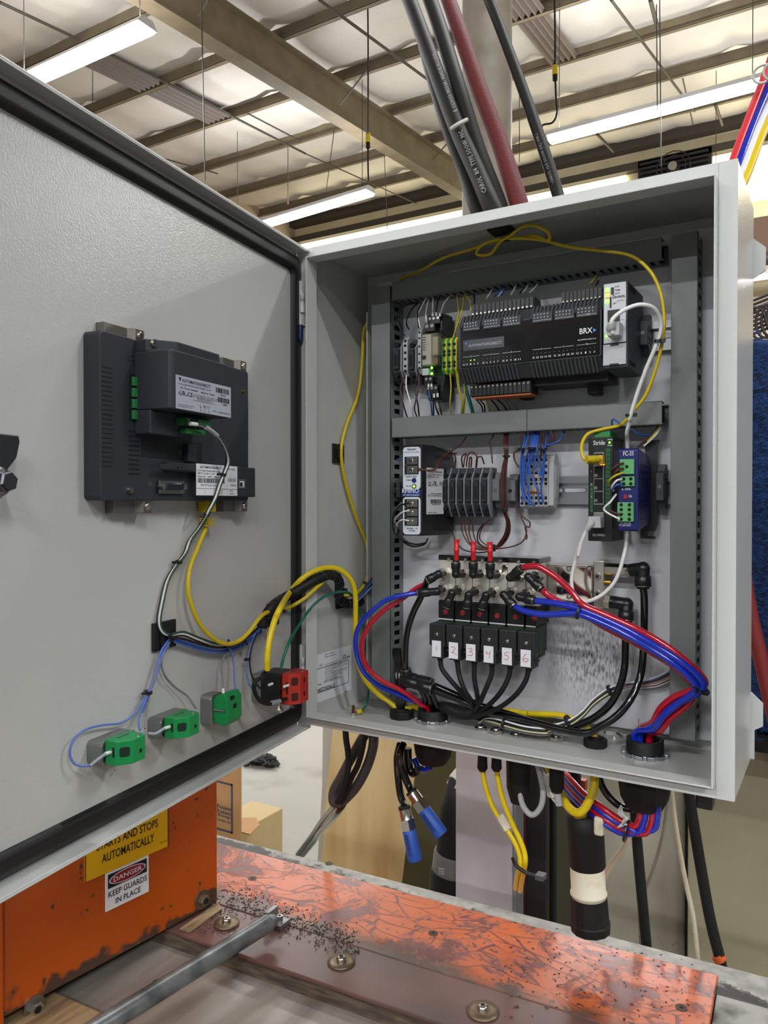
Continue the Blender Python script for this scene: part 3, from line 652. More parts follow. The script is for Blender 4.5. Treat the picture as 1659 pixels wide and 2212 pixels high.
# socket relay
rx0, rx1, ry = xx(k1(236, 500), .078), xx(k1(345, 450), .088), .078
rt = thing('relay', 'clear-cased plug-in relay in a black socket with green lamps', 'relay', ((rx0+rx1)/2, YP-.006, .47))
z = lambda a, b, y=.078: zz(k1(a, b), y)
sx1 = xx(k1(345, 500), .086)
build(MB().box(rx0, sx1, .096, YP-.006, z(345, 790, .1), z(345, 310, .1)), 'socket', BLK, rt, bevel=.0008)
# side body
build(MB().prism([(.086, z(300, 770)), (.084, z(300, 740)), (.094, z(300, 640)), (.094, z(300, 420)), (.084, z(300, 400)), (.084, z(300, 345)), (.09, z(300, 318)), (YP-.006, z(300, 318)), (YP-.006, z(300, 770))], 'x', sx1, sx1+.0022), 'socket_side', BLK, rt, bevel=.0004)
def tb(a, b, n, y):
    P, Q = PY(k1(*a), y), PY(k1(*b), y); t = build(MB().box(P.x, Q.x, y, y+.016, Q.z, P.z), 'screw_terminal', BLK, rt, bevel=.0005); w_ = (Q.x-P.x)/n
    for i in range(n): build(MB().cyl((P.x+w_*(i+.5), y-.0004, P.z-(P.z-Q.z)*.35), (P.x+w_*(i+.5), y+.001, P.z-(P.z-Q.z)*.35), w_*.33, n=10), 'screw', NICK, t)
tb((268, 318), (338, 358), 3, .088); tb((250, 362), (308, 400), 2, .083); tb((250, 660), (295, 690), 2, .083); tb((262, 705), (325, 755), 3, .088)
cs = build(MB().box(rx0, rx0+(sx1-rx0)*.95, .078, .096, z(240, 600), z(240, 420)), 'relay_case', CLEAR, rt, bevel=.0008)
build(MB().box(rx0+.0006, rx0+(sx1-rx0)*.55, .0792, .0945, z(240, 590), z(240, 425)), 'relay_label', mat('relay_label', (214, 212, 200), .5), rt)
build(MB().box(rx0+(sx1-rx0)*.6, rx0+(sx1-rx0)*.9, .082, .094, z(240, 590), z(240, 560)), 'coil', COPPER, rt)
build(MB().box(rx0+(sx1-rx0)*.6, rx0+(sx1-rx0)*.9, .081, .094, z(240, 540), z(240, 440)), 'contacts', mat('contact_frame', (190, 180, 150), .4), rt)
mb = MB()
for i in range(6): mb.box(rx0+.0012, rx0+.0055, .0776, .078, z(240, 440+i*14), z(240, 437+i*14))
mb.box(rx0+.001, rx0+.006, .0776, .078, z(240, 562), z(240, 540)); build(mb, 'print', INK, rt)
build(MB().box(rx0, rx0+.009, .079, .097, z(240, 650), z(240, 612)), 'base_step', LGR, rt, bevel=.0004)
for a in ((292, 608), (292, 640)):
    P = PY(k1(*a), .0765); build(MB().sph(P, .0016, 8), 'status_lamp', LEDG, rt)
# earth terminals green-yellow
A, B = xx(k1(348, 560), .088), xx(k1(432, 560), .088); p = (B-A)/3
TGN = mat('terminal_green', (46, 130, 60), .45); TYL = mat('terminal_yellow', (206, 190, 40), .45)
for i, w_ in enumerate(('left', 'middle', 'right')):
    x0, x1 = A+p*i, A+p*(i+.95); z0, z1 = zz(k1(380, 640), .088), zz(k1(380, 438), .088); h = z1-z0
    t = thing('earth_terminal', w_+' one of the three green and yellow earth terminals beside the big controller', 'terminal', ((x0+x1)/2, YP-.006, (z0+z1)/2), 'green and yellow earth terminals')
    build(MB().prism([(YP-.008, z0), (.092, z0), (.088, z0+.1*h), (.088, z0+.9*h), (.092, z1), (YP-.008, z1)], 'x', x0, x0+p*.5), 'green_half', TGN, t, bevel=.0003)
    build(MB().prism([(YP-.008, z0), (.0925, z0), (.0885, z0+.1*h), (.0885, z0+.9*h), (.0925, z1), (YP-.008, z1)], 'x', x0+p*.5, x1), 'yellow_half', TYL, t, bevel=.0003)
    for f_ in (.2, .3, .52, .62, .8): build(MB().cyl(((x0+x1)/2, .0875, z0+f_*h), ((x0+x1)/2, .09, z0+f_*h), p*.3, n=8), 'wire_hole', DKHOLE, t)
# ------------------------------------------------------------------ power supply
rx0, rx1, rz0, rz1 = .1228, .1510, .2445, .3560
t = thing('power_supply', 'black din rail power supply with a white rounded front', 'power supply', ((rx0+rx1)/2, YP-.004, rz0))
build(MB().prism([(.031, rz0), (.029, rz0+.003), (.029, rz1-.003), (.031, rz1), (.06, rz1+.0005), (.112, rz1-.006), (.118, rz1-.012), (.118, rz0+.004), (.1, rz0-.001)], 'x', rx0, rx1), 'housing', mat('supply_black', (22, 23, 25), .4), t, bevel=.0008)
for (za, zb) in ((zz(k2(175, 660), .028), zz(k2(175, 450), .028)), (zz(k2(175, 408), .028), zz(k2(175, 170), .028))):
    build(MB().prism(rrect(rx0+.0018, rx1-.002, za, zb, .0045), 'y', .0282, .0295), 'front_plate', mat('supply_front', (206, 212, 222), .4), t)
mb = MB().box(rx0+.0018, rx1-.002, .0283, .0295, zz(k2(175, 446), .028), zz(k2(175, 410), .028)); bl = build(mb, 'name_band', mat('band_blue', (44, 60, 140), .4), t)
mb = MB(); T1(mb, 'RHINO', (127, 428), (220, 428), .0056, .028, k2); T1(mb, 'AUTOMATIONDIRECT', (130, 443), (222, 443), .0016, .028, k2); build(mb, 'lettering', INKW, bl, norm=False)
mb = MB(); T1(mb, 'PSB24-060-P', (155, 188), (205, 188), .0022, .028, k2); T1(mb, 'Industrial Power Supply', (130, 202), (222, 202), .0016, .028, k2); T1(mb, '24VDC 2.5A', (148, 340), (208, 340), .002, .028, k2); T1(mb, 'Adjust', (150, 360), (180, 360), .0022, .028, k2); T1(mb, 'DC OK', (150, 392), (180, 392), .0018, .028, k2); T1(mb, '100-240V~ 1.3A', (150, 630), (215, 630), .0018, .028, k2); T1(mb, '50-60Hz', (165, 642), (200, 642), .0016, .028, k2)
build(mb, 'lettering', INK, t, norm=False)
for (a, b, n) in (((140, 225), (215, 322), 2), ((140, 462), (215, 612), 3)):
    P, Q = PY(k2(*a), .028), PY(k2(*b), .028); xi = rx1-.0045
    bl = build(MB().box(P.x, xi, .0278, .0292, Q.z, P.z), 'terminal_bay', DKHOLE, t); h = (P.z-Q.z)/n
    for i in range(n):
        zc = Q.z+h*(i+.5); o = build(MB().box(P.x+.0035, xi-.001, .0262, .029, zc-h*.42, zc+h*.42), 'terminal_plate', STEEL, bl, bevel=.0004)
        build(MB().lathe(((P.x+xi)/2+.0008, .0262, zc), (0, -1, 0), [(0, .0032), (.001, .003), (.0016, .002)], 12), 'screw', NICK, bl)
        build(MB().box(P.x+.0006, P.x+.0016, .024, .029, zc-h*.48, zc-h*.42), 'divider', LGR, bl)
P = PY(k2(193, 357), .028); build(MB().lathe(P, (0, -1, 0), [(-.001, .0033), (.0004, .003)], 14), 'adjust_pot', NAVY, t)
P = PY(k2(194, 390), .028); build(MB().lathe(P, (0, -1, 0), [(-.001, .0028), (.0004, .0028)], 14), 'lamp_bezel', BLK, t); build(MB().lathe(P, (0, -1, 0), [(0, .0017), (.001, .0012)], 10), 'status_lamp', LEDG, t)
# side label
def onR(a, x): return PX(a, x)
P, Q = onR(k2(262, 285), rx1), onR(k2(350, 545), rx1)
sl = build(MB().box(rx1, rx1+.0003, P.y, Q.y+.004, Q.z, P.z), 'rating_label', PAPER, t)
mb = MB(); xr = rx1+.0003
def T2(s_, a, b, h): P_, Q_ = onR(k2(*a), xr), onR(k2(*b), xr); mb.text(s_, (xr, P_.y, (P_.z+Q_.z)/2), Y_, Z_, h, abs(Q_.y-P_.y))
T2('MODEL: PSB24-060', (268, 316), (348, 312), .0024); T2('INPUT: 100-240V~ 1.3A 50-60Hz', (268, 331), (348, 327), .0018); T2('OUTPUT: 24V - 2.5A', (268, 343), (330, 339), .0018)
T2('CE', (270, 390), (288, 388), .0055); T2('c', (291, 388), (295, 388), .002); T2('UR', (297, 390), (318, 388), .0062); T2('US', (319, 390), (326, 389), .002); T2('(N)', (334, 392), (348, 390), .006)
T2('CAUTION: AMBIENT', (282, 438), (348, 434), .0016); T2('USE COPPER WIRE ONLY', (282, 449), (348, 445), .0016); T2('TB 8243-001', (290, 497), (340, 495), .0016); T2('MADE IN CHINA', (270, 540), (320, 538), .0012)
P_, Q_ = onR(k2(285, 487), xr), onR(k2(343, 464), xr)
for i in range(22):
    y0_ = P_.y+(Q_.y-P_.y)*i/22; mb.box(xr, xr+.0002, y0_, y0_+(Q_.y-P_.y)/22*random.choice((.3, .5, .7)), P_.z, Q_.z)
P_ = onR(k2(274, 440), xr); mb.add([(xr+.0003, P_.y-.0015, P_.z-.0015), (xr+.0003, P_.y+.0015, P_.z-.0015), (xr+.0003, P_.y, P_.z+.002)], [(0, 1, 2)])
build(mb, 'lettering', INK, sl, norm=False)
for (za, zb) in ((170, 190), (560, 580), (215, 235), (620, 640)):
    mb = MB()
    for i in range(9): mb.box(rx1, rx1+.0003, .062+i*.005, .0645+i*.005, zz(k2(300, zb), .06), zz(k2(300, za), .06))
    build(mb, 'vent_slots', DKHOLE, t)
# ------------------------------------------------------------------ white spring terminals
A, B = xx(k2(785, 420), .1), xx(k2(945, 420), .1); z0, z1 = zz(k2(800, 515), .1), zz(k2(800, 215), .1); h = z1-z0; p = (B-A)/6
for i in range(6):
    w_ = ('first', 'second', 'third', 'fourth', 'fifth', 'sixth')[i]
    t = thing('spring_terminal', w_+' white spring terminal from the left under the blue wires', 'terminal', (A+p*(i+.5), YP-.006, z0), 'white spring terminals on the middle rail')
    build(MB().prism([(YP-.008, z0+.05*h), (.106, z0), (.1, z0+.04*h), (.1, z0+.96*h), (.108, z1), (YP-.008, z1-.02*h)], 'x', A+p*i, A+p*(i+.94)), 'body', LGR, t, bevel=.0003)
    for f_ in (.1, .2, .46, .54, .66, .78, .9):
        xc = A+p*(i+.47); zc = z0+f_*h
        if f_ in (.1, .46, .66, .9): build(MB().cyl((xc, .0996, zc), (xc, .102, zc), p*.32, n=10), 'wire_hole', DKHOLE, t)
        else: build(MB().box(xc-p*.25, xc+p*.25, .0996, .102, zc-.0018, zc+.0018), 'release_slot', DKHOLE, t)
t = thing('end_cover', 'white end cover plate closing the right side of the spring terminals', 'cover', (B+.004, YP-.006, z0))
build(MB().prism([(YP-.008, z0+.08*h), (.108, z0-.01*h), (.1, z0+.06*h), (.1, z0+.9*h), (.106, z1+.01*h), (.113, z1+.01*h), (.115, z1-.03*h), (YP-.008, z1-.05*h)], 'x', B, xx(k2(975, 420), .1)), 'plate', LGR, t, bevel=.0005)
mb = MB()
for i in range(3): mb.box(xx(k2(975, 420), .1), xx(k2(975, 420), .1)+.0008, .104+i*.006, .1055+i*.006, z0+.2*h, z0+.8*h)
build(mb, 'rib', LGR, t)
jb = build(MB().tube([PY(k2(818, 425), .098), PY(k2(860, 418), .0975), PY(k2(900, 425), .098)], .0011, 6).box(PY(k2(815, 425), .1).x, PY(k2(905, 425), .1).x, .0985, .1, zz(k2(818, 430), .1), zz(k2(818, 424), .1)), 'jumper_bar', mat('orange_jumper', (214, 122, 50), .4)); tag(jb, 'small orange jumper across the white spring terminals', 'jumper')
# ------------------------------------------------------------------ network switch
x0, x1, z0, z1, yf = .3415, .3690, .2415, .3585, .072
t = thing('network_switch', 'narrow black network switch with green side vents and stacked ports', 'network switch', ((x0+x1)/2, YP-.004, z0))
build(MB().box(x0, x1, yf, YP-.004, z0, z1), 'housing', BLK, t, bevel=.0008)
build(MB().box(x0+.005, x1-.004, yf+.004, YP-.02, z1, z1+.007), 'power_plug', GRT, t, bevel=.0006)
gm_ = mat('vent_green', (26, 104, 52), .5)
mb = MB()
for (xa, xb) in ((xx(k2(1180, 300), yf), xx(k2(1196, 300), yf)), (xx(k2(1266, 300), yf), xx(k2(1292, 300), yf))):
    n = 2 if xa > .35 else 1; wq = (xb-xa)/n
    za, zb = zz(k2(1230, 535), yf), zz(k2(1230, 350), yf)
    if n == 2: zb = zz(k2(1230, 175), yf)
    m_ = int((zb-za)/.0048)
    for i in range(m_):
        for j in range(n): mb.box(xa+j*wq+.0003, xa+(j+1)*wq-.0003, yf-.0003, yf, za+i*.0048, za+i*.0048+.004)
build(mb, 'green_vents', gm_, t)
pf = build(MB().box(xx(k2(1200, 300), yf), xx(k2(1258, 300), yf), yf-.0014, yf, zz(k2(1230, 495), yf), zz(k2(1230, 200), yf)), 'port_frame', STEEL, t, bevel=.0004)
for a, b in ((278, 345), (350, 415), (422, 485), (208, 268)):
    P = build(MB().box(xx(k2(1205, 300), yf), xx(k2(1252, 300), yf), yf-.0018, yf-.001, zz(k2(1228, b), yf), zz(k2(1228, a), yf)), 'port', DKHOLE, pf)
    build(MB().box(xx(k2(1206, 300), yf), xx(k2(1222, 300), yf), yf-.002, yf-.0016, zz(k2(1228, b-8), yf), zz(k2(1228, b-24), yf)), 'port_contacts', mat('contact_gold', (180, 170, 150), .3, 1), pf)
build(MB().box(xx(k2(1200, 300), yf), xx(k2(1258, 300), yf), yf-.0014, yf, zz(k2(1230, 610), yf), zz(k2(1230, 535), yf)), 'lower_port', STEEL, t, bevel=.0004)
for a, m_ in (((1287, 145), LEDG), ((1240, 265), LEDO), ((1255, 266), LEDO), ((1242, 608), LEDO)):
    P = PY(k2(*a), yf-.0018); build(MB().sph(P, .0011, 8), 'status_lamp', m_, t)
mb = MB(); T1(mb, 'Stride', (1197, 162), (1262, 156), .0052, yf-.0004, k2); T1(mb, 'PWR1', (1277, 133), (1304, 131), .0014, yf-.0004, k2); T1(mb, 'PWR2', (1277, 166), (1304, 164), .0014, yf-.0004, k2); T1(mb, 'SE2-SW5U', (1192, 672), (1262, 668), .0028, yf-.0004, k2)
for s_, yq in (('4', 312), ('3', 384), ('2', 452), ('5', 240)): T1(mb, s_, (1183, yq), (1189, yq), .002, yf-.0005, k2)
build(mb, 'lettering', INKW, t, norm=False)
# ------------------------------------------------------------------ signal conditioner
x0, x1, z0, z1, yf = .3815, .4025, .2540, .3435, .047
t = thing('signal_conditioner', 'navy blue signal conditioner with green terminals on its face', 'signal converter', ((x0+x1)/2, YP-.004, z0))
build(MB().prism([(yf, z0+.002), (yf+.002, z0), (YP-.03, z0+.006), (YP-.01, z0+.02), (YP-.01, z1-.02), (YP-.03, z1-.006), (yf+.002, z1), (yf, z1-.002)], 'x', x0, x1), 'housing', NAVY, t, bevel=.001)
mb = MB()
for i in range(9): mb.box(x1, x1+.0008, .058, .098, z0+.012+i*.0075, z0+.0135+i*.0075)
build(mb, 'side_rib', mat('navy_dark', (18, 22, 66), .4), t)
def gtb(a, b, rows, cols, dy):
    P, Q = PY(k2(*a), yf), PY(k2(*b), yf); g = build(MB().box(P.x, Q.x, yf-dy, yf, Q.z, P.z), 'green_terminal', mat('pale_green_terminal', (96, 168, 104), .45), t, bevel=.0005)
    for i in range(rows):
        for j in range(cols):
            xc = P.x+(Q.x-P.x)*(j+.5)/cols; zc = Q.z+(P.z-Q.z)*(i+.5)/rows
            build(MB().cyl((xc, yf-dy-.0003, zc), (xc, yf-dy+.001, zc), .0019, n=8), 'wire_hole', DKHOLE, g)
gtb((1348, 240), (1428, 322), 1, 1, .003); gtb((1352, 336), (1430, 390), 2, 2, .003); gtb((1336, 480), (1426, 588), 4, 2, .004)
mb = MB(); T1(mb, 'FC-33', (1364, 220), (1422, 218), .0048, yf-.0004, k2); T1(mb, 'LEVEL', (1374, 412), (1408, 410), .002, yf-.0004, k2); T1(mb, 'CAL', (1394, 452), (1414, 451), .0026, yf-.0004, k2); T1(mb, 'V / mA IN', (1348, 600), (1406, 598), .0018, yf-.0004, k2); T1(mb, 'V / mA OUT', (1342, 614), (1408, 612), .0022, yf-.0004, k2)
build(mb, 'lettering', INKW, t, norm=False)
P = PY(k2(1377, 449), yf); build(MB().box(P.x-.0022, P.x+.0022, yf-.0012, yf, P.z-.0025, P.z+.0025), 'push_button', mat('dull_red', (140, 24, 44), .4), t, bevel=.0004)
P = PY(k2(1360, 408), yf); build(MB().sph(P, .001, 8), 'lamp', INKW, t)
t = thing('din_bracket', 'black slotted bracket behind the navy signal conditioner', 'bracket', (.41, YP-.004, .25))
q = [PY(k2(*a), .112) for a in ((1480, 140), (1570, 130), (1555, 165), (1560, 600), (1545, 640), (1500, 645), (1500, 665), (1545, 670), (1545, 685), (1465, 680), (1465, 620), (1490, 610), (1490, 170))]
build(MB().prism([(v.x, v.z) for v in q], 'y', .108, .114), 'plate', BLK, t)
kB = K(170, 1440, 3.130); kv = K(840, 1150, 4.1475); kq = K(1040, 1590, 3.95); ku = K(690, 1560, 5.184)
# ------------------------------------------------------------------ valve manifold
mx0, mx1, my = .154, .2836, .068
zt = zz(kv(448, 200), my); zbk = zz(kv(448, 245), my); zbn = zz(kv(450, 603), my)
mf = thing('valve_manifold', 'nickel six-station valve manifold with elbow fittings and red override buttons', 'manifold', ((mx0+mx1)/2, YP, zbn))
build(MB().box(mx0-.0005, mx1+.001, my-.001, .112, zbk, zt), 'top_cover', BLKG, mf, bevel=.001)
bxs = [mx0]+[xx(kv(v, 400), my) for v in (597, 747, 902, 1062, 1228)]+[mx1]
for i in range(6):
    a, b = bxs[i], bxs[i+1]
    st = build(MB().box(a+.0003, b-.0003, my, .11, zbn, zbk), 'valve_station', mat('satin_nickel', (214, 211, 203), .36, .45), mf, bevel=.0005)
    xs = (a+b)/2+.003
    build(MB().lathe((xs, my-.0008, zt-.005), (0, -1, 0), [(0, .0022), (.0015, .002)], 10), 'screw', NICK, st)
    # pilot valve
    zv1, zv0 = zbn-.0004, zz(kv(455, 772), my)
    vb = build(MB().box(a+.0008, b-.0012, my-.003, .112, zv0, zv1), 'pilot_valve', BLK, mf, bevel=.0008)
    P = PY(kv((510, 660, 815, 970, 1135, 1303)[i], (712, 722, 735, 748, 758, 773)[i]), my-.003)
    build(MB().lathe(P, (0, -1, 0), [(-.001, .0034), (.0008, .0032), (.001, .0028)], 16), 'override_button', mat('override_red', (170, 38, 42), .45), vb)
    build(MB().box(P.x-.002, P.x+.002, my-.0043, my-.0039, P.z-.0003, P.z+.0003), 'button_slot', mat('dark_red', (110, 20, 24), .5), vb)
    build(MB().box(a+.001, b-.0014, my-.0034, my-.002, zv0-.0002, zv0+.0012), 'white_seam', WHT, vb)
    build(MB().box(a+.0008, b-.0014, my-.003, .105, zv0-.0335, zv0-.0006), 'solenoid', BLK, vb, bevel=.001)
build(MB().box(mx1-.022, mx1-.002, .08, .1, zbn-.062, zbn-.055), 'solenoid_foot', BLK, mf)
P = PY(kv(1042, 315), my); build(MB().lathe(P, (0, -1, 0), [(-.001, .004), (.0016, .0038), (.002, .003)], 12), 'screw', NICK, mf)
# end plates at the right
zA, zB = zz(k4(300, 232), .1), zz(k4(300, 505), .1)
build(MB().box(mx1+.0006, xx(k4(535, 300), .098), .1, .118, zB, zA), 'end_block', NICK, mf, bevel=.001)
build(MB().box(xx(k4(300, 300), .098), xx(k4(530, 300), .098), .098, .1, zB+.004, zA-.002), 'mirror_plate', mat('mirror_steel', (215, 210, 205), .1, 1), mf, bevel=.0008)
for a in ((385, 262), (513, 262), (385, 440)):
    P = PY(k4(*a), .098); build(MB().lathe(P, (0, -1, 0), [(-.001, .0036), (.0012, .0034), (.002, .002)], 12), 'screw', NICK, mf)
ex0, ex1 = xx(k4(540, 300), .094), xx(k4(606, 300), .094)
build(MB().box(ex0, ex1, .094, .12, zz(k4(570, 515), .094), zz(k4(570, 212), .094)), 'port_block', ALU, mf, bevel=.0008)
for a in ((567, 312), (567, 424)):
    P = PY(k4(*a), .094); o = build(MB().lathe(P, (0, -1, 0), [(-.001, .0042), (.0022, .0040)], 14), 'cap_screw', STEEL, mf); build(MB().lathe(P-Y_*.0023, (0, -1, 0), [(0, .002), (.0001, .0002)], 6), 'socket', DKHOLE, o)
P = PY(k4(612, 350), .105); build(MB().cyl((ex1, P.y, P.z), (ex1+.006, P.y, P.z), .004, n=12), 'brass_port', BRASS, mf)
fa, fb = PY(k4(618, 270), .104), PY(k4(765, 275), .104)
build(MB().cyl((ex1, .104, fa.z), (fb.x, .104, fa.z), .0078, n=6, sm=False, rot=.5), 'hex_adapter', NICK, mf)
def pts_elbow(parent, B, C_, E_, r=.0052, hexr=.0066, name='elbow_fitting', hexf=.42):
    B, C_, E_ = Vector(B), Vector(C_), Vector(E_); d1 = (C_-B).normalized(); L = (C_-B).length; d2 = (E_-C_).normalized(); L2 = (E_-C_).length
    mb = MB().cyl(B+d1*L*hexf, C_, r*.92, n=16, raw=True); mb.sph(C_, r*.98, 14, raw=True); mb.cyl(C_, C_+d2*L2*.4, r*.92, n=16, raw=True)
    mb.lathe(C_+d2*L2*.38, d2, [(0, r*.95), (.001, r*1.08), (L2*.62-.0015, r*1.12), (L2*.62-.0005, r*1.0)], 18, True, 0, True)
    o = build(mb, name, mat('fitting_black', (24, 25, 27), .32), parent)
    build(MB().cyl(B, B+d1*L*hexf, hexr, n=6, sm=False, raw=True), 'hex_base', NICK, o)
    build(MB().lathe(E_-d2*.0012, d2, [(0, r*1.13), (.0009, r*1.13)], 18, True, 0, True), 'release_ring', NICK, o)
    build(MB().lathe(E_-d2*.0003, d2, [(0, r*.8), (.0018, r*.85), (.0022, r*.7)], 14, True, 0, True), 'collet', BLKR, o)
    return E_
def PB(a, y=my): return PY(kv(*a), y)
EL = {}
yc = .044
ends = [((500, 360), (445, 375), (345, 430)), ((690, 370), (600, 375), (600, 262)), ((850, 370), (755, 378), (757, 262)), ((1000, 375), (908, 385), (908, 268)), ((1180, 400), (1085, 405), (1190, 320)), ((1350, 395), (1250, 400), (1365, 505)),
        ((500, 500), (430, 530), (262, 542)), ((650, 500), (565, 545), (515, 672)), ((810, 505), (715, 560), (700, 682)), ((960, 520), (870, 565), (832, 688)), ((1120, 520), (1030, 560), (1118, 660)), ((1270, 535), (1170, 580), (1302, 610))]
for i, (b, c, e) in enumerate(ends): EL[i] = pts_elbow(mf, PB(b), PB(c, yc), PB(e, yc-(.004 if i in (0, 6) else 0)))
# red plugs in the three upward fittings
for i, (a, b) in enumerate((((605, 248), (608, 65)), ((757, 245), (757, 85)), ((908, 240), (905, 88)))):
    P, Q = PB(a, yc), PB(b, yc); L = (Q-P).length; d = (Q-P).normalized()
    t = thing('blanking_plug', 'red blanking plug standing in the %s upward elbow from the left' % ('first', 'second', 'third')[i], 'plug', P, 'red blanking plugs')
    build(MB().lathe(P, d, [(-.002, .0029), (L*.35, .0029), (L*.36, .0032), (L*.58, .0036), (L*.6, .0029), (L*.95, .0031), (L, .0031)], 14, True, 0, True), 'stem', REDP, t)
    build(MB().box(Q.x-.0036, Q.x+.0036, Q.y-.0028, Q.y+.0028, Q.z-.0012, Q.z+.0002), 'head', REDP, t, bevel=.0006)
# two big elbows for the black air tubes
TB_a = pts_elbow(mf, (fb.x-.001, .104, fa.z), PY(k4(858, 262), .1), PY(k4(858, 382), .098), r=.0082, hexr=.0074, hexf=.2)
P = PY(k4(612, 470), .1); TB_b = pts_elbow(mf, (ex1, .1, P.z), PY(k4(752, 492), .1), PY(k4(748, 600), .096), r=.0082, hexr=.0082, hexf=.25)
# ------------------------------------------------------------------ numbered connectors
yf = .0436
A, F_ = xx(kv(360, 950), yf), xx(kv(1150, 1050), yf); stp = (F_-A)/5; wd = xx(kv(500, 950), yf)-A
z1, zm, z0 = zz(kv(360, 812), yf), zz(kv(360, 1005), yf), zz(kv(392, 1125), yf)
STRK = {1: [[(.55, .8), (.5, .25)]], 2: [[(.25, .75), (.5, .9), (.7, .7), (.55, .45), (.3, .2), (.5, .25), (.85, .05)]],
        3: [[(.25, .85), (.6, .9), (.65, .7), (.4, .55), (.7, .4), (.6, .15), (.2, .1)]], 4: [[(.3, .85), (.28, .55), (.65, .58)], [(.68, .9), (.6, .05)]],
        5: [[(.75, .88), (.35, .85), (.32, .58), (.6, .55), (.68, .3), (.5, .1), (.2, .15)]], 6: [[(.55, .95), (.3, .6), (.25, .25), (.5, .1), (.75, .25), (.7, .42), (.45, .45), (.3, .3)]]}
cabs = [[(695, 940), (712, 1010), (780, 1100), (860, 1190, .06), (925, 1270, .075), (930, 1330, .085)], [(818, 950), (835, 1050), (868, 1150, .05), (920, 1240, .06), (950, 1310, .08)],
        [(940, 965), (945, 1080), (965, 1200, .055), (975, 1290, .07), (965, 1330, .08)], [(1070, 985), (1065, 1060), (1020, 1170, .05), (975, 1270, .06), (940, 1330, .075)],
        [(1195, 995), (1190, 1070), (1140, 1170, .05), (1060, 1260, .06), (970, 1325, .07), (930, 1345, .075)], [(1330, 1015), (1310, 1100), (1240, 1200, .05), (1130, 1285, .055), (1010, 1335, .065), (930, 1360, .07)]]
fit = []
for i in range(6):
    x0 = A+stp*i; x1 = x0+wd; n = i+1
    t = thing('valve_connector', 'black valve plug with a white tag handwritten %s, %s in the row' % (('one','two','three','four','five','six')[i], ('leftmost','second','third','fourth','fifth','rightmost')[i]), 'connector', ((x0+x1)/2, yf, z0), 'numbered black valve plugs')
    bd = build(MB().prism([(x0, z1), (x1, z1), (x1, zm), (x1-.002, zm-.002), (x1-.002, z0), (x0+.004, z0), (x0+.004, zm-.002), (x0, zm)], 'y', yf, my-.006), 'body', mat('connector_black', (32, 33, 35), .5), t, bevel=.0012)
    build(MB().box(x0+.0006, x1+.0002, my-.006, my-.003, zm+.001, z1+.0002), 'green_gasket', mat('gasket_green', (30, 84, 36), .5), t)
    build(MB().lathe(((x0+x1)/2, yf, z1-.013), (0, -1, 0), [(-.001, .0026), (.001, .0024), (.0015, .0015)], 12), 'screw', NICK, t)
    build(MB().lathe((x0+.0035, yf, z1-.0045), (0, -1, 0), [(-.001, .0016), (.0002, .0014)], 10), 'moulding_dot', CHAR, t)
    lx0, lx1, lz0, lz1 = x0+.0042, x1-.0050, z0+.002, zz(kv(395, 967), yf)
    tg = build(MB().box(lx0, lx1, yf-.0004, yf, lz0, lz1), 'tag', PAPER, t)
    mb = MB(); hh = (lz1-lz0)*.55; b0 = lz0+(lz1-lz0)*.25
    for s_ in STRK[n]: mb.tube([Vector((lx0+(lx1-lx0)*p[0], yf-.0006, b0+hh*p[1])) for p in s_], .00028, 4, 4)
    build(mb, 'handwritten_number', INKR, tg)
    build(MB().sph((x1+.0012, yf+.006, zm-.006), .0022, 10), 'lock_screw', BLK, t); build(MB().cyl((x1-.003, yf+.006, zm-.006), (x1+.001, yf+.006, zm-.006), .001, n=6), 'lock_stem', BLK, t)
    xc = (x0+x1)/2+.0006; Pm = Vector((xc, yf+.008, z0))
    build(MB().cyl(Pm+Z_*.001, Pm-Z_*.004, .0042, .0034, n=14), 'strain_relief', BLKR, t)
    P = [Pm-Z_*.001]+[PY(k3(p[0], p[1]), p[2] if len(p) > 2 else yf+.008) for p in cabs[i][1:]]
    build(MB().tube(P, .0030, 10, 6), 'cable', BLKR, t, norm=False)
# ------------------------------------------------------------------ glands in the enclosure floor
def gland(c, r, h, label, nut_r, inner=True, drop=.045, dr=None, notch=True):
    c = Vector(c); c.z = TS; t = thing('cable_gland', label, 'gland', c)
    build(MB().lathe(c, Z_, [(0, r), (h*.3, r), (h*.34, r*.96), (h*.5, r), (h*.54, r*.96), (h*.7, r), (h*.74, r*.96), (h, r), (h, r*.82), (h*.3, r*.8)], 32), 'threaded_collar', BLKR, t)
    if notch:
        P = []
        for k_ in range(12):
            a0 = 2*math.pi*k_/12
            for da, rr in ((-.2, nut_r), (.1, nut_r), (.14, nut_r*.9), (.28, nut_r*.9)): P.append((c.x+rr*math.cos(a0+da), c.y+rr*math.sin(a0+da)))
        build(MB().prism(P, 'z', TS, TS+.0045), 'lock_nut', ZINC, t, bevel=.0004)
    dr = dr or r*1.15
    if drop: build(MB().lathe(c-Z_*TS, -Z_, [(.001, dr), (drop*.55, dr), (drop*.8, dr*.92), (drop, dr*.7)], 10, False), 'dome_cap', BLKR, t)
    return t
GL_ = PZ((935, 1556), .003); GR_ = PZ((1393, 1628), .003)
gland(GL_, .0195, .016, 'large black cable gland with notched metal ring, left on the enclosure floor', .0235, drop=.052, dr=.0255)
gland(GR_, .0205, .018, 'large black cable gland with notched metal ring, right on the enclosure floor', .0262, drop=.058, dr=.0285)
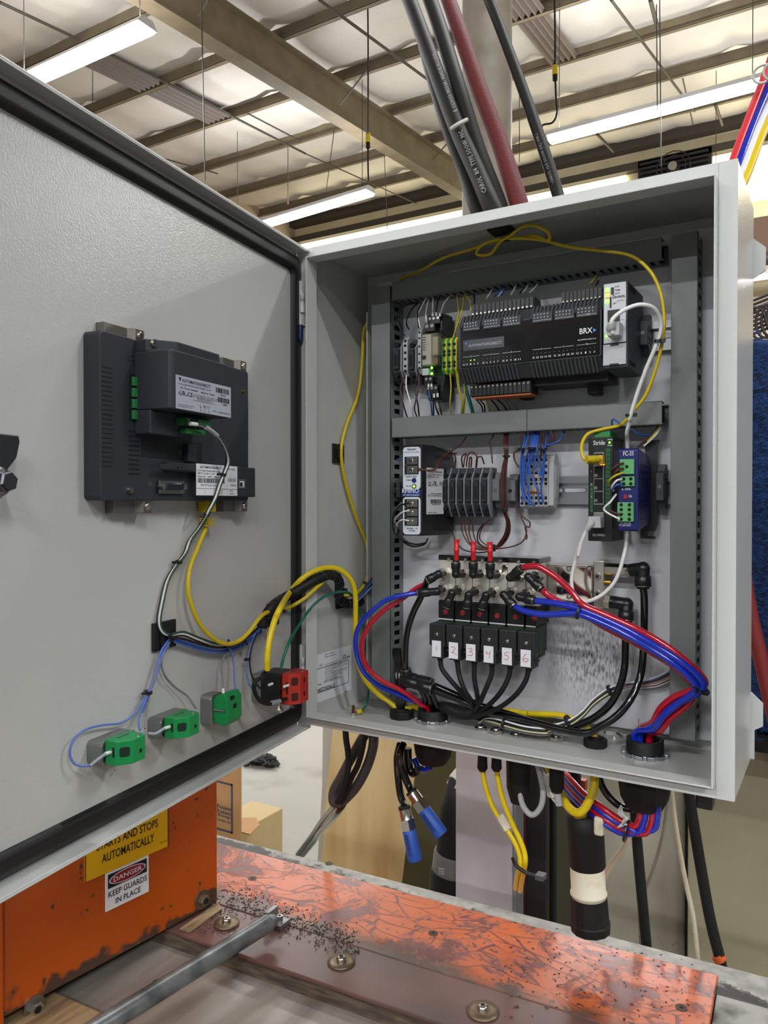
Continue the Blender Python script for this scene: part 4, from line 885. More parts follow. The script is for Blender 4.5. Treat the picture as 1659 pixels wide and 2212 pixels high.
def nutg(a, r, h, m, label, n=6, drop=True):
    c = PZ(a, TS); t = thing('bulkhead_nut', label, 'gland', c)
    build(MB().lathe(c, Z_, [(0, r), (h, r), (h+.0005, r*.9)], n, False, .3), 'nut', m, t, bevel=.0005)
    build(MB().lathe(c+Z_*h, Z_, [(0, r*.62), (.0025, r*.6), (.0025, r*.4)], 14), 'insert', m if m != NICK else STEEL, t)
    return c
N1 = nutg((1038, 1576), .0085, .003, NICK, 'small nickel hex nut on the enclosure floor, first from the left')
N2 = nutg((1072, 1584), .0085, .0045, NICK, 'small nickel hex nut on the enclosure floor, second from the left')
N3 = nutg((1116, 1590), .0085, .0025, NICK, 'small flat nickel nut on the enclosure floor under the wire bundle')
N4 = nutg((1202, 1600), .0088, .005, NICK, 'small nickel hex nut on the enclosure floor nearest the black octagonal nut')
N5 = nutg((1286, 1612), .0135, .009, BLKR, 'black octagonal gland nut around the yellow cable at right', 8)
N6 = nutg((868, 1550), .0165, .010, BLKR, 'black octagonal gland nut at the left behind the yellow cable', 8)
P = PZ((1327, 1598), TS); o = build(MB().cyl(P, P+Z_*.004, .0015, n=8), 'white_peg', WHT); tag(o, 'tiny white peg on the enclosure floor left of the big right gland', 'peg')
o = build(MB().tube([PZ((1305, 1583), .006), PZ((1315, 1575), .008), PZ((1340, 1588), .006), PZ((1353, 1596), .003)], .0012, 6), 'wire_clip', STEEL); tag(o, 'bent steel wire clip lying on the enclosure floor', 'clip')
# ------------------------------------------------------------------ air tubes
G1 = GL_+Z_*.012; G2 = GR_+Z_*.014
red_in = [Vector((GL_.x-.004, GL_.y-.004, .02)), Vector((GL_.x-.003, GL_.y, -.005))]
r_ = .0031
wire('air_tube', 'blue air tube looping from the lowest left elbow down to the left gland', [EL[6]]+path(k3, .036, (430, 485, .034), (310, 520, .028), (200, 605, .022), (120, 700, .02), (92, 800, .02), (105, 930, .024), (155, 1040, .034), (250, 1125, .045), (400, 1195, .06), (500, 1240, .07))+[GL_+Vector((-.008, -.004, .02)), GL_+Vector((-.006, 0, -.004))], r_, BLU, 'air tube', None, 12)
wire('air_tube', 'red air tube looping from the left elbows down to the left gland', path(k3, .036, (600, 400, .046), (520, 440, .046), (420, 515, .042), (300, 590, .034), (200, 690, .027), (148, 790, .024), (140, 900, .026), (185, 1010, .032), (280, 1095, .04), (400, 1155, .052), (500, 1215, .062), (565, 1270, .07))+[GL_+Vector((-.003, -.009, .016)), GL_+Vector((-.002, -.004, -.004))], r_, RED, 'air tube', None, 12)
R2 = .0037
gate = lambda dx, dy: [GR_+Vector((dx, dy, .024)), GR_+Vector((dx*.8, dy, -.004))]
wire('air_tube', 'upper red air tube running over the right duct to the right gland', [EL[4]]+path(k4, .045, (130, 248, .042), (200, 255, .042), (310, 325, .042), (400, 412, .042), (470, 492, .042), (620, 560, .042), (830, 655, .042), (1000, 755, .045), (1140, 860, .048), (1235, 955, .05), (1250, 1010, .05), (1180, 1040, .052), (1060, 1085, .055), (970, 1160, .06), (915, 1250, .07))+gate(-.008, .002), R2, RED, 'air tube', None, 12)
wire('air_tube', 'lower red air tube behind the blue pair on the right', [EL[5]]+path(k4, .048, (240, 425, .046), (320, 475, .048), (410, 520, .05), (500, 570, .05), (620, 640, .05), (760, 712, .05), (900, 790, .05), (1050, 885, .052), (1160, 980, .055), (1210, 1040, .056), (1130, 1145, .057), (1030, 1225, .06), (970, 1300, .068))+gate(.007, -.006), R2, RED, 'air tube', None, 12)
wire('air_tube', 'upper blue air tube from the far right elbow to the right gland', [EL[11]]+path(k4, .044, (230, 476, .044), (330, 490, .043), (450, 520, .042), (600, 580, .041), (760, 655, .04), (900, 735, .04), (1050, 825, .042), (1180, 920, .045), (1245, 1000, .047), (1210, 1060, .048), (1100, 1115, .05), (1010, 1180, .054), (935, 1265, .064))+gate(-.003, -.007), R2, BLU, 'air tube', None, 12)
wire('air_tube', 'lower blue air tube from the down-turned right elbow to the right gland', [EL[10]]+path(k4, .044, (100, 535, .042), (200, 556, .042), (300, 556, .042), (440, 552, .041), (600, 612, .04), (740, 680, .039), (860, 748, .039), (1000, 835, .041), (1120, 925, .044), (1195, 1010, .046), (1180, 1060, .047), (1080, 1130, .05), (990, 1205, .054), (925, 1290, .066))+gate(-.009, -.008), R2, BLU, 'air tube', None, 12)
r_ = .0043
wire('air_tube', 'thick black air tube dropping from the upper right elbow', [TB_a]+path(k4, .098, (866, 450), (866, 600), (862, 750), (850, 900, .096), (822, 1010, .09), (765, 1120, .08), (690, 1205, .075), (590, 1270, .072), (450, 1315, .07))+path(k3, .07, (1250, 1365), (1000, 1310, .075), (850, 1240, .07), (655, 1165, .062)), r_, BLKG, 'air tube', None, 12)
wire('air_tube', 'thick black air tube dropping from the lower right elbow', [TB_b]+path(k4, .094, (747, 680), (745, 780), (738, 900), (712, 1010, .09), (662, 1110, .086), (585, 1190, .084), (480, 1250, .082), (320, 1290, .08))+path(k3, .08, (1200, 1340), (1000, 1280), (850, 1215, .076), (655, 1130, .066)), r_, BLKG, 'air tube', None, 12)
wire('air_tube', 'thick black air tube curving down from the upper left elbow', [EL[0]]+path(k3, .05, (590, 420, .046), (560, 500, .046), (510, 600, .048), (470, 720, .05), (452, 850, .052), (450, 980, .055), (452, 1060, .06)), .0040, BLKG, 'air tube', None, 12)
for i, (dx, lab) in enumerate(((0, 'left'), (22, 'middle'), (44, 'right'))):
    wire('air_tube', 'black tube in the bundle beside the left duct, %s one' % lab, path(k3, .075, (365+dx, 870, .1), (385+dx*.7, 960, .09), (385+dx, 1080, .08), (400+dx, 1200, .08), (395+dx*.8, 1290, .082))+[N6+Vector((.002*i-.002, 0, -.004))], .0034, BLKG, 'air tube', None, 10)
for i, dx in enumerate((0, 16, 34)):
    wire('air_tube', 'black tube entering the left gland, %s one' % ('left', 'middle', 'right')[i], path(k3, .07, (560+dx*2, 1160, .065), (590+dx*2, 1220, .072), (600+dx*2.4, 1290, .08))+[GL_+Vector((.001+.005*i, .002, .012)), GL_+Vector((.001+.004*i, .002, -.004))], .0034, BLKG, 'air tube', None, 10)
t = thing('tee_fitting', 'black push-in tee fitting where the thick black tubes meet at lower left', 'fitting', PY(k3(520, 1100), .06))
Pa, Pb, Pc = PY(k3(425, 1100), .064), PY(k3(655, 1130), .064), PY(k3(655, 1165), .062)
FB = mat('fitting_black', (24, 25, 27), .32)
def collar(a, b, r, par, nm='branch'):
    d = (b-a).normalized(); L = (b-a).length
    o = build(MB().lathe(a, d, [(0, r*.85), (.002, r), (L*.45, r), (L*.47, r*.93), (L*.52, r*.93), (L*.55, r*1.05), (L-.001, r*1.08), (L, r*.9)], 20, True, 0, True), nm, FB, par)
    build(MB().lathe(b-d*.001, d, [(0, r*1.1), (.0008, r*1.1)], 20, True, 0, True), 'release_ring', STEEL, o)
collar(PY(k3(440, 1090), .056), PY(k3(650, 1160), .056), .0075, t); collar(PY(k3(440, 1060), .068), PY(k3(640, 1120), .068), .0070, t); collar(PY(k3(480, 1140), .06), PY(k3(452, 1010), .056), .0062, t)
build(MB().sph(PY(k3(450, 1100), .062), .009, 14), 'hub', FB, t)
wire('cable_bundle', 'shiny black cable mass crossing the floor of the panel behind the fan of plug cables', path(k3, .085, (960, 1330, .08), (850, 1330, .08), (740, 1290, .082))+[GL_+Vector((.01, .004, .014)), GL_+Vector((.008, .004, -.003))], .0078, BLKR, 'cable', None, 12)
wire('cable_bundle', 'second black cable mass resting on the enclosure floor behind the first', path(k3, .1, (1500, 1425, .105), (1300, 1400, .105), (1100, 1370, .1), (900, 1330, .1), (760, 1280, .1)), .0062, BLKR, 'cable', None, 12)
# ------------------------------------------------------------------ yellow cables
J = lambda k, x, y, v: PY(k(x, y), v)
Lw = lambda k, x, y, v=.012: PX(k(x, y), v)
s4 = [PD((577, 1447), .034), PD(kw(88, 1200), .036), PD(kw(115, 1000), .036), PD(kw(170, 800), .036), PD(kw(235, 660), .036)]
thick = s4+[J(kw, 330, 505, -.038), J(kw, 460, 355, -.028), J(kw, 610, 265, -.01), J(kw, 740, 235, .008), J(kw, 860, 248, .022), J(kw, 960, 320, .034), J(kw, 1020, 420, .042), J(kw, 1045, 560, .046), J(kw, 1045, 750, .048), J(kw, 1040, 950, .048), J(kw, 1048, 1150, .05), J(kw, 1090, 1320, .055), J(kw, 1170, 1480, .062), J(kw, 1290, 1605, .072), J(kw, 1400, 1680, .078), J(k3, 420, 1310, .083), J(k3, 500, 1280, .088), J(k3, 560, 1300, .09)]
wire('power_cable', 'thick bright yellow cable arching from the red contact block into the enclosure', thick, .0034, YEL, 'cable', None, 14)
wire('power_cable', 'thick yellow cable lying along the panel bottom to the black nut', path(k3, .105, (1080, 1330, .108), (1160, 1312, .106), (1350, 1335, .104), (1500, 1345, .102))+path(k4, .1, (120, 1192, .102), (220, 1195, .1), (330, 1202, .098), (430, 1235, .095), (500, 1285, .094), (540, 1330, .0935))+[N5+Z_*.008, N5-Z_*.004], .0034, YEL, 'cable', None, 14)
net = [J(k2, 1195, 240, .055), J(k2, 1150, 240, .05), J(k2, 1132, 200, .052), J(k2, 1135, 145, .06), J(k2, 1170, 95, .07), J(k2, 1250, 70, .075), J(k2, 1340, 50, .075), J(k2, 1385, 15, .07), J(k1, 1420, 850, .066), J(k1, 1490, 760, .062), J(k1, 1550, 600, .058), J(k1, 1590, 420, .055), J(k1, 1590, 280, .055), J(k1, 1560, 150, .055), J(k1, 1500, 50, .055), J(ke, 1080, 1065, .06), J(ke, 950, 1045, .06), J(ke, 830, 1030, .06), J(ke, 700, 1000, .06), J(ke, 560, 995, .06), J(ke, 470, 1020, .064), J(ke, 445, 1060, .066), J(ke, 500, 1060, .064), J(ke, 540, 1010, .06), J(ke, 580, 985, .055), J(ke, 640, 945, .05), J(ke, 700, 945, .05), J(ke, 745, 975, .052), J(ke, 740, 1005, .055), J(ke, 690, 985, .06), J(ke, 600, 995, .066), J(ke, 520, 1005, .07), J(ke, 420, 1040, .076), J(ke, 300, 1078, .085), J(k0, 900, 590, .1), J(k0, 868, 602, .115), J(k0, 835, 640, .12)]
wire('network_cable', 'yellow network cable from the switch looped through the tie under the enclosure roof', net, .0019, YELD, 'network cable', None, 10, 8)
lw = [PX((800, 690), .03), PX((786, 715), .016), PX((783, 770), .011), PX((774, 850), .008), PX((748, 920), .007), PX((737, 975), .008), PX((745, 1035), .008), PX((765, 1105), .008), PX((790, 1170), .010), PX((799, 1215), .013), PX((790, 1258), .016), PX((772, 1280), .018), J(kw, 950, 535, .07), J(kw, 870, 520, .066), J(kw, 790, 480, .058), J(kw, 740, 420, .05), J(kw, 722, 330, .04), J(kw, 735, 265, .03), J(kw, 740, 300, .015), J(kw, 680, 400, 0), J(kw, 620, 450, -.012), J(kw, 520, 545, -.026), J(kw, 400, 625, -.036), J(kw, 290, 675, -.045), PD(kd(1290, 760), .006), PD(kd(1190, 880), .004), PD(kd(1120, 935), .0), PD(kd(1040, 945), 0), PD(kd(960, 900), -.002), PD(kd(890, 820), -.004), PD(kd(840, 710), -.006), PD(kd(818, 600), -.008), PD(kd(832, 470), -.010), PD(kd(880, 350), -.011), PD(kd(930, 230), -.011)]
wire('network_cable', 'yellow network cable down the left inner wall and over to the operator panel', lw, .0024, YELD, 'network cable', None, 10, 7)
t = thing('network_plug', 'yellow moulded plug under the operator panel', 'plug', PD(kd(935, 200), -.010))
u0, z0 = dl(kd(938, 215), -.010); u1, z1 = dl(kd(940, 60), -.010)
build(MB(FD).box(u0-.0075, u0+.0075, -.017, -.004, z0+.014, z1), 'boot', YELD, t, bevel=.0012)
for i in range(4): build(MB(FD).box(u0-.0062+.0004*i, u0+.0062-.0004*i, -.0160, -.005, z0+.0022*i-.0002, z0+.0022*i+.0013), 'strain_rib', YELD, t)
t = thing('network_plug', 'yellow plug pushed into the top port of the black switch', 'plug', PY(k2(1215, 240), .06))
P = PY(k2(1195, 240), .05); Q = PY(k2(1240, 240), .07)
build(MB().tube([P+Vector((-.006, -.004, 0)), P+Vector((.002, .006, 0)), Q], .0046, 4, 0), 'boot', YELD, t); build(MB().box(Q.x-.006, Q.x+.004, .062, .073, Q.z-.0055, Q.z+.0045), 'plug_body', mat('plug_amber', (206, 170, 60), .3), t, bevel=.0006)
# white network cables
wc = [J(k1, 1305, 415, .018), J(k1, 1300, 345, .012), J(k1, 1360, 290, .015), J(k1, 1450, 255, .02), J(k1, 1530, 270, .03), J(k1, 1570, 330, .04), J(k1, 1575, 400, .046), J(k1, 1545, 490, .05), J(k1, 1490, 620, .055), J(k1, 1440, 760, .06), J(k1, 1405, 880, .066), J(k2, 1400, 30, .072), J(k2, 1385, 90, .08), J(k2, 1388, 160, .095), J(k2, 1390, 400, .118), J(k2, 1385, 660, .115), J(k4, 760, 40, .09), J(k4, 740, 160, .08), J(k4, 690, 320, .075), J(k4, 620, 410, .072), J(k4, 540, 460, .07), J(k4, 470, 470, .07), J(k4, 412, 420, .07), J(k4, 400, 330, .07), J(k4, 420, 220, .068), J(k4, 455, 90, .064), J(k2, 1110, 780, .06), J(k2, 1130, 700, .056), J(k2, 1165, 625, .054), J(k2, 1205, 580, .058)]
wire('network_cable', 'white network cable looping from the controller down and up to the switch', wc, .0022, WHT, 'network cable', None, 12, 8)
t = thing('network_plug', 'white plug in the silver end of the controller', 'plug', J(k1, 1320, 400, .03))
P = J(k1, 1325, 400, .032)
build(MB().box(P.x-.0065, P.x+.0065, .018, .035, P.z-.008, P.z+.007), 'plug_body', LGR, t, bevel=.0015); build(MB().tube([P+Vector((-.003, -.012, .001)), J(k1, 1300, 380, .016), J(k1, 1302, 350, .013)], [.005, .0045, .0035, .003], 10, 3), 'boot', LGR, t)
t = thing('network_plug', 'white plug in the lowest port of the black switch', 'plug', J(k2, 1215, 590, .06))
P = J(k2, 1225, 588, .064)
build(MB().box(P.x-.009, P.x+.005, .054, .0715, P.z-.007, P.z+.006), 'plug_body', LGR, t, bevel=.0012); build(MB().tube([P+Vector((-.006, -.008, 0)), J(k2, 1180, 600, .052), J(k2, 1160, 630, .052)], [.0048, .004, .0034], 10, 3), 'boot', LGR, t)
for a, y_, r, lab in ((k1(1560, 458), .048, .0042, 'black cable tie around the white and yellow cables beside the controller'), (k2(1400, -8), .068, .0046, 'black cable tie holding the white and yellow cables at the middle duct'), (ke(558, 1000), .062, .0042, 'black cable tie hanging the yellow loop under the enclosure roof')):
    P = PY(a, y_); o = build(MB().lathe(P-Z_*.0013, Z_, [(0, r), (.0026, r)], 14).box(P.x+r-.001, P.x+r+.003, y_-.002, y_+.002, P.z-.002, P.z+.002), 'cable_tie', BLK); tag(o, lab, 'cable tie')
def tie(P, d, r, label, tail=.006):
    P = Vector(P); d = Vector(d).normalized(); u, v = perp(d)
    t = build(MB().lathe(P-d*.0012, d, [(0, r), (.0024, r)], 16, True, 0, True), 'cable_tie', BLK)
    build(MB().cyl(P+u*r, P+u*(r+tail), .0015, n=4, raw=True), 'tie_head', BLK, t); tag(t, label, 'cable tie')
tie(J(k4, 450, 540, .043), (1, 0, -.35), .0088, 'black cable tie around the red and blue tubes beside the manifold'); tie(J(k4, 1228, 1030, .05), (-.5, .1, -.8), .0098, 'black cable tie where the red and blue tubes bend over the right duct')
tie(J(kw, 760, 245, .012), (1, .4, -.1), .0042, 'black cable tie on top of the yellow arch'); tie(PD(kw(240, 690), .022), (.4, .3, 1), .0062, 'black cable tie binding the yellow arch and the black wrap near the door')
tie(J(kw, 1148, 400, .06), (.5, .2, 1), .0035, 'black cable tie low on the left wall cable beside the duct')
# green earth wire
gw = [PD(kw(235, 1330), .02), PD(kw(268, 1200), .022), PD(kw(340, 1010), .022), J(kw, 445, 835, -.04), J(kw, 570, 660, -.03), J(kw, 700, 550, -.012), J(kw, 820, 505, .006), J(kw, 920, 495, .03), J(kw, 990, 520, .05), J(kw, 1080, 650, .09), J(kw, 1150, 1000, .11), J(kw, 1190, 1400, .11), J(kw, 1182, 1620, .1)]
P0 = PZ(kw(1075, 1795), .007)
wire('earth_wire', 'dark green earth wire arching beside the yellow cable and ending at the copper stud', gw+[PZ(kw(1160, 1720), .02), PZ(kw(1125, 1780), .008)], .0017, GRNW, 'wire', None, 8, 6)
o = build(MB().cyl(PZ(kw(1070, 1800), .006), PZ(kw(1120, 1785), .008), .0032, n=12, raw=True), 'ring_lug', mat('lug_yellow', (226, 196, 20), .4)); tag(o, 'yellow crimp lug on the copper earth stud', 'lug')
# black spiral wrap
wr = [PD(kw(25, 880), -.006), PD(kw(65, 770), -.004), PD(kw(150, 650), .004), J(kw, 265, 565, -.043), J(kw, 400, 490, -.032), J(kw, 560, 395, -.016), J(kw, 690, 330, .0), J(kw, 790, 312, .016), J(kw, 860, 360, .03), J(kw, 872, 450, .04), J(kw, 868, 540, .046), J(kw, 900, 600, .055), J(kw, 990, 625, .07), J(kw, 1100, 600, .1)]
t = thing('spiral_wrap', 'black spiral-wrapped wire harness bridging the door and the enclosure', 'wire harness', wr[0])
build(MB().tube(wr, .0062, 14, 6), 'sleeve', BLKR, t, norm=False)
SP = spline(wr, 40); hx = []
u, v = perp((SP[1]-SP[0]).normalized()); acc = 0
for i in range(1, len(SP)-1):
    tt = (SP[i+1]-SP[i-1]).normalized(); u = (u-tt*u.dot(tt)).normalized(); v = tt.cross(u); acc += (SP[i]-SP[i-1]).length/.014*2*math.pi
    hx.append(SP[i]+(u*math.cos(acc)+v*math.sin(acc))*.0062)
build(MB().tube(hx, .0007, 4, 0), 'spiral_edge', mat('wrap_edge', (46, 48, 50), .3), t, norm=False)
# dark wires from the wrap to the duct
for i, m_ in enumerate((WBK, WBL, WBK, WLB)):
    wire('harness_wire', '%s wire leaving the black wrap towards the left duct, %s' % (('black', 'blue', 'black', 'slate blue')[i], ('uppermost', 'upper', 'lower', 'lowest')[i]), [J(kw, 1060, 560+14*i, .07), J(kw, 1110, 500+18*i, .075), J(kw, 1170, 420+24*i, .08), J(kw, 1235, 330+34*i, .09)], .0011, m_, 'wire', None)
# ------------------------------------------------------------------ operator panel on the door
hu0, hu1, hz0, hz1, hs = .1375, .3640, .2868, .4295, .0
CH = mat('panel_charcoal', (44, 48, 55), .48)
hm = thing('operator_panel', 'dark charcoal back of an operator panel fixed to the door with steel clips', 'control panel', DH+DE*.25+DN*SK+Z_*.28)
build(MB(FD).prism(rrect(hu0, hu1, hz0, hz1, .004, 3), 'y', SK, hs), 'rear_housing', CH, hm, bevel=.0012)
build(MB(FD).box(hu0-.0035, hu0+.002, SK+.002, hs-.004, hz0+.01, hz0+.05), 'side_bump', CH, hm, bevel=.001)
# side slots column, far left of picture
def dbox(a, b, s, ds=.0004):
    (u0, z0), (u1, z1) = dl(kh(*a), s), dl(kh(*b), s); return (min(u0, u1), max(u0, u1), s, s+ds, min(z0, z1), max(z0, z1))
o = build(MB(FD).box(*dbox((222, 492), (312, 516), hs)), 'vent_slot', DKHOLE, hm)
zA = dl(kh(265, 504), hs)[1]; zB = dl(kh(275, 1310), hs)[1]
for i in range(1, 22): copyto(o, Z_*((zB-zA)*i/21), hm)
o = build(MB(FD).box(*dbox((445, 1014), (528, 1038), hs)), 'vent_slot', DKHOLE, hm)
zA = dl(kh(480, 1027), hs)[1]; zB = dl(kh(485, 1372), hs)[1]
for i in range(1, 10): copyto(o, Z_*((zB-zA)*i/9), hm)
for yy in (405, 440): build(MB(FD).box(*dbox((428, yy), (492, yy+18), hs)), 'vent_slot', DKHOLE, hm)
wnd = build(MB(FD).box(*dbox((448, 550), (500, 940), hs, .0006)), 'connector_well', DKHOLE, hm)
for i in range(4): build(MB(FD).box(*dbox((466, 580+90*i), (498, 660+90*i), hs+.0006, .003)), 'green_terminal', GRT, wnd, bevel=.0005)
# teeth at the right edge
o = build(MB(FD).box(hu0-.0028, hu0, SK+.004, hs-.002, dl(kh(1400, 790), hs)[1], dl(kh(1400, 772), hs)[1]), 'tooth', CH, hm)
zA = dl(kh(1400, 780), hs)[1]; zB = dl(kh(1400, 1085), hs)[1]
for i in range(1, 12): copyto(o, Z_*((zB-zA)*i/11), hm)
# power adapter
AS = .0400
P = [(.2300, hs), (.2349, AS-.004), (.2370, AS), (.3190, AS), (.3224, AS-.002), (.3224, hs)]
az0, az1 = .3665, .4180
ad = build(MB(FD).prism(P, 'z', az0, az1), 'power_adapter', CH, hm, bevel=.0012)
build(MB(FD).prism([(.2300, hs), (.232, AS*.6), (.236, AS*.75), (.300, AS*.75), (.3210, AS*.30), (.3210, hs)], 'z', az1, .4290), 'adapter_shoulder', CH, ad, bevel=.001)
build(MB(FD).prism([(.2700, hs), (.2700, .012), (.278, .018), (.3224, .018), (.3224, hs)], 'z', .3455, az0), 'adapter_foot', CH, ad, bevel=.001)
build(MB(FD).box(.2335, .3200, hs, AS*.42, az0-.0095, az0), 'adapter_ledge', CH, ad, bevel=.001)
for a in ((650, 310), (697, 322)):
    P = PD(kh(*a), .016); build(MB().lathe(P, DN, [(-.004, .0022), (.001, .0044 if a[0] == 650 else .0016), (.0022, .0036 if a[0] == 650 else .0012)], 12, True, 0, True), 'screw', NICK, ad)
def dplate(a, b, c_, d, s, par, name='label_plate', m=PAPER):
    L0, L1, L2, L3 = [dl(kh(*q_), s) for q_ in (a, b, c_, d)]
    u1 = (L0[0]+L3[0])/2; u0 = (L1[0]+L2[0])/2; z1 = (L0[1]+L1[1])/2; z0 = (L2[1]+L3[1])/2
    return build(MB(FD).box(u0, u1, s, s+.0003, z0, z1), name, m, par), u0, u1, z0, z1
lp, u0, u1, z0, z1 = dplate((826, 565), (1275, 665), (1275, 913), (828, 838), AS, ad, 'rating_label', SILV)
def TD(mb, s_, fu, fz, fw, fh, s):   # text at fractions of a label
    P = DH+DE*(u1-(u1-u0)*fu)+DN*(s+.0003)+Z_*(z0+(z1-z0)*fz); mb.text(s_, P, -DE, Z_, (z1-z0)*fh, (u1-u0)*fw, .0002)
def bars(mb, fu, fz, fw, fh, s, n=22):
    for i in range(n):
        a = u1-(u1-u0)*(fu+fw*i/n); b = a-(u1-u0)*fw/n*random.choice((.35, .5, .75)); mb.add([Vector((a, s+.0005, z0+(z1-z0)*fz)), Vector((b, s+.0005, z0+(z1-z0)*fz)), Vector((b, s+.0005, z0+(z1-z0)*(fz+fh))), Vector((a, s+.0005, z0+(z1-z0)*(fz+fh)))], [(0, 1, 2, 3)])
mb = MB(FD); s = AS
TD(mb, 'AUTOMATIONDIRECT!', .10, .82, .50, .10, s); TD(mb, 'KOYO ELECTRONICS INDUSTRIES CO.,LTD', .04, .72, .58, .05, s); TD(mb, 'AC Power Adapter', .07, .60, .31, .07, s); TD(mb, 'MADE IN CHINA', .43, .60, .25, .05, s)
TD(mb, 'c', .04, .43, .02, .06, s); TD(mb, 'UR', .06, .41, .10, .14, s); TD(mb, 'US', .16, .42, .035, .045, s); TD(mb, 'CE', .19, .42, .09, .13, s)
for i, (t_, w_) in enumerate((('OUTPUT RATINGS 24VDC MAX 1.5A', .45), ('SEE USER MANUAL FOR PANEL TYPES', .44), ('MAXIMUM AMBIENT 50C', .33), ('USE COPPER CONDUCTORS ONLY', .28), ('THIS UNIT SUITABLE FOR CLASS I DIV 2', .40))): TD(mb, t_, (.29, .29, .36, .36, .29)[i], .50-.045*i, w_, .028, s)
TD(mb, 'AC INPUT 100/240V~50/60Hz', .03, .12, .28, .03, s); TD(mb, 'DC OUTPUT 24V 1.5A', .03, .06, .24, .03, s)
TD(mb, 'L', .41, .15, .02, .09, s); TD(mb, 'N', .475, .15, .03, .09, s); TD(mb, '( )', .54, .15, .045, .10, s)
for fu in (.42, .49, .56): TD(mb, 'I', fu, .02, .006, .09, s)
bars(mb, .70, .74, .26, .16, s); TD(mb, 'EA-AC', .79, .65, .10, .06, s); bars(mb, .74, .44, .23, .16, s); TD(mb, '12603', .83, .35, .09, .07, s); TD(mb, 'Hardware ver.', .64, .11, .10, .035, s); TD(mb, '908', .76, .08, .05, .05, s); TD(mb, '[1-23-4-5]', .82, .07, .15, .07, s)
build(mb, 'lettering', INK, lp, norm=False)
mb = MB(FD); v0 = AS+.0005; a_, b_ = u1-(u1-u0)*.04, u1-(u1-u0)*.09; zz0, zz1 = z0+(z1-z0)*.82, z0+(z1-z0)*.94
mb.add([(a_, v0, zz1), (b_, v0, zz1), ((a_+b_)/2-.0006, v0, zz0)], [(0, 1, 2)]); build(mb, 'logo_arrow', INK, lp, norm=False)
# green mains plug
gp = build(MB(FD).box(*dbox((826, 915), (1030, 1000), .018, .012)), 'mains_terminal', GRT, hm, bevel=.0008)
build(MB(FD).box(*dbox((862, 1000), (1015, 1062), .018, .008)), 'terminal_skirt', GRT, gp, bevel=.0008)
for x_ in (905, 950, 985): build(MB(FD).box(*dbox((x_, 925), (x_+22, 975), .030, .0006)), 'wire_hole', DKHOLE, gp)
# lower half of the panel: recess, port ledge, serial port, labels, usb
build(MB(FD).box(*dbox((545, 1060), (1040, 1270), hs, .0005)), 'recess', mat('recess_charcoal', (22, 24, 28), .5), hm)
build(MB(FD).box(*dbox((890, 1130), (960, 1275), hs+.0004, .006)), 'rib', CH, hm, bevel=.0006)
lg = build(MB(FD).box(*dbox((715, 1275), (1000, 1365), hs, .007)), 'port_ledge', CH, hm, bevel=.001)
build(MB(FD).box(*dbox((960, 1290), (1430, 1560), hs, .0075)), 'label_boss', CH, hm, bevel=.001)
build(MB(FD).box(*dbox((690, 1290), (960, 1350), hs+.0075, .003)), 'upper_step', CH, lg, bevel=.0006)
for x_ in (848, 880): P = PD(kh(x_, 1318), .0108); build(MB().lathe(P, DN, [(-.001, .0013), (.0002, .0013)], 8, True, 0, True), 'hole', DKHOLE, lg)
sp = build(MB(FD).box(*dbox((682, 1425), (888, 1535), hs+.001, .002)), 'serial_port', STEEL, hm, bevel=.0005)
build(MB(FD).box(*dbox((722, 1450), (862, 1502), hs+.003, .0045)), 'port_shell', BLK, sp, bevel=.0012)
for x_ in (706, 880): P = PD(kh(x_, 1475), .004); build(MB().lathe(P, DN, [(-.001, .0032), (.004, .0030)], 6, False, 0, True), 'jack_screw', NICK, sp)
mb = MB()
for r_i in range(2):
    for c_i in range(7): P = PD(kh(742+c_i*17, 1464+r_i*22), .0076); mb.lathe(P, DN, [(0, .0006), (.0003, .0006)], 5, True, 0, True)
build(mb, 'pins', STEEL, sp, kind='stuff')
lp, u0, u1, z0, z1 = dplate((992, 1287), (1330, 1310), (1325, 1550), (995, 1545), .0075, hm, 'rating_label', PAPER)
mb = MB(FD); s = .0075
TD(mb, 'AUTOMATIONDIRECT!', .08, .86, .52, .08, s); TD(mb, 'KOYO ELECTRONICS INDUSTRIES', .02, .76, .56, .05, s); TD(mb, 'INPUT 12-24V ==  6W   16W', .03, .67, .5, .055, s); TD(mb, 'Date code   12603', .03, .58, .32, .05, s); TD(mb, 'MADE IN', .42, .58, .14, .05, s); bars(mb, .03, .40, .64, .15, s, 34); TD(mb, 'EA9-T7CL-R 21E16000', .10, .30, .45, .055, s); TD(mb, 'EA9-T7CL', .70, .86, .25, .05, s)
TD(mb, 'CE', .76, .48, .09, .10, s); TD(mb, '(UL)', .87, .44, .09, .16, s); TD(mb, 'E157382 1YPS', .82, .32, .15, .06, s); TD(mb, 'Ethernet', .44, .14, .18, .045, s); TD(mb, 'PLC', .52, .05, .1, .045, s); TD(mb, 'USB', .80, .14, .08, .045, s); TD(mb, 'Device', .79, .05, .11, .045, s)
TD(mb, 'l', .2, .01, .003, .18, s); TD(mb, 'l', .4, .01, .003, .18, s); TD(mb, 'l', .74, .01, .003, .18, s)
mb.box(u0, u1, s+.0004, s+.0005, z0+(z1-z0)*.215, z0+(z1-z0)*.225); build(mb, 'lettering', INK, lp, norm=False)
ub = build(MB(FD).box(*dbox((1338, 1412), (1392, 1492), .0075, .001)), 'usb_port', STEEL, hm, bevel=.0005); build(MB(FD).box(*dbox((1350, 1430), (1380, 1480), .0085, .001)), 'usb_core', WHT, ub, bevel=.0004); build(MB(FD).box(*dbox((1353, 1440), (1370, 1475), .0095, .0003)), 'usb_opening', BLK, ub)
P = PD(kh(458, 1505), .001); build(MB().lathe(P, DN, [(-.001, .0034), (.0016, .003)], 12, True, 0, True), 'screw', NICK, hm)
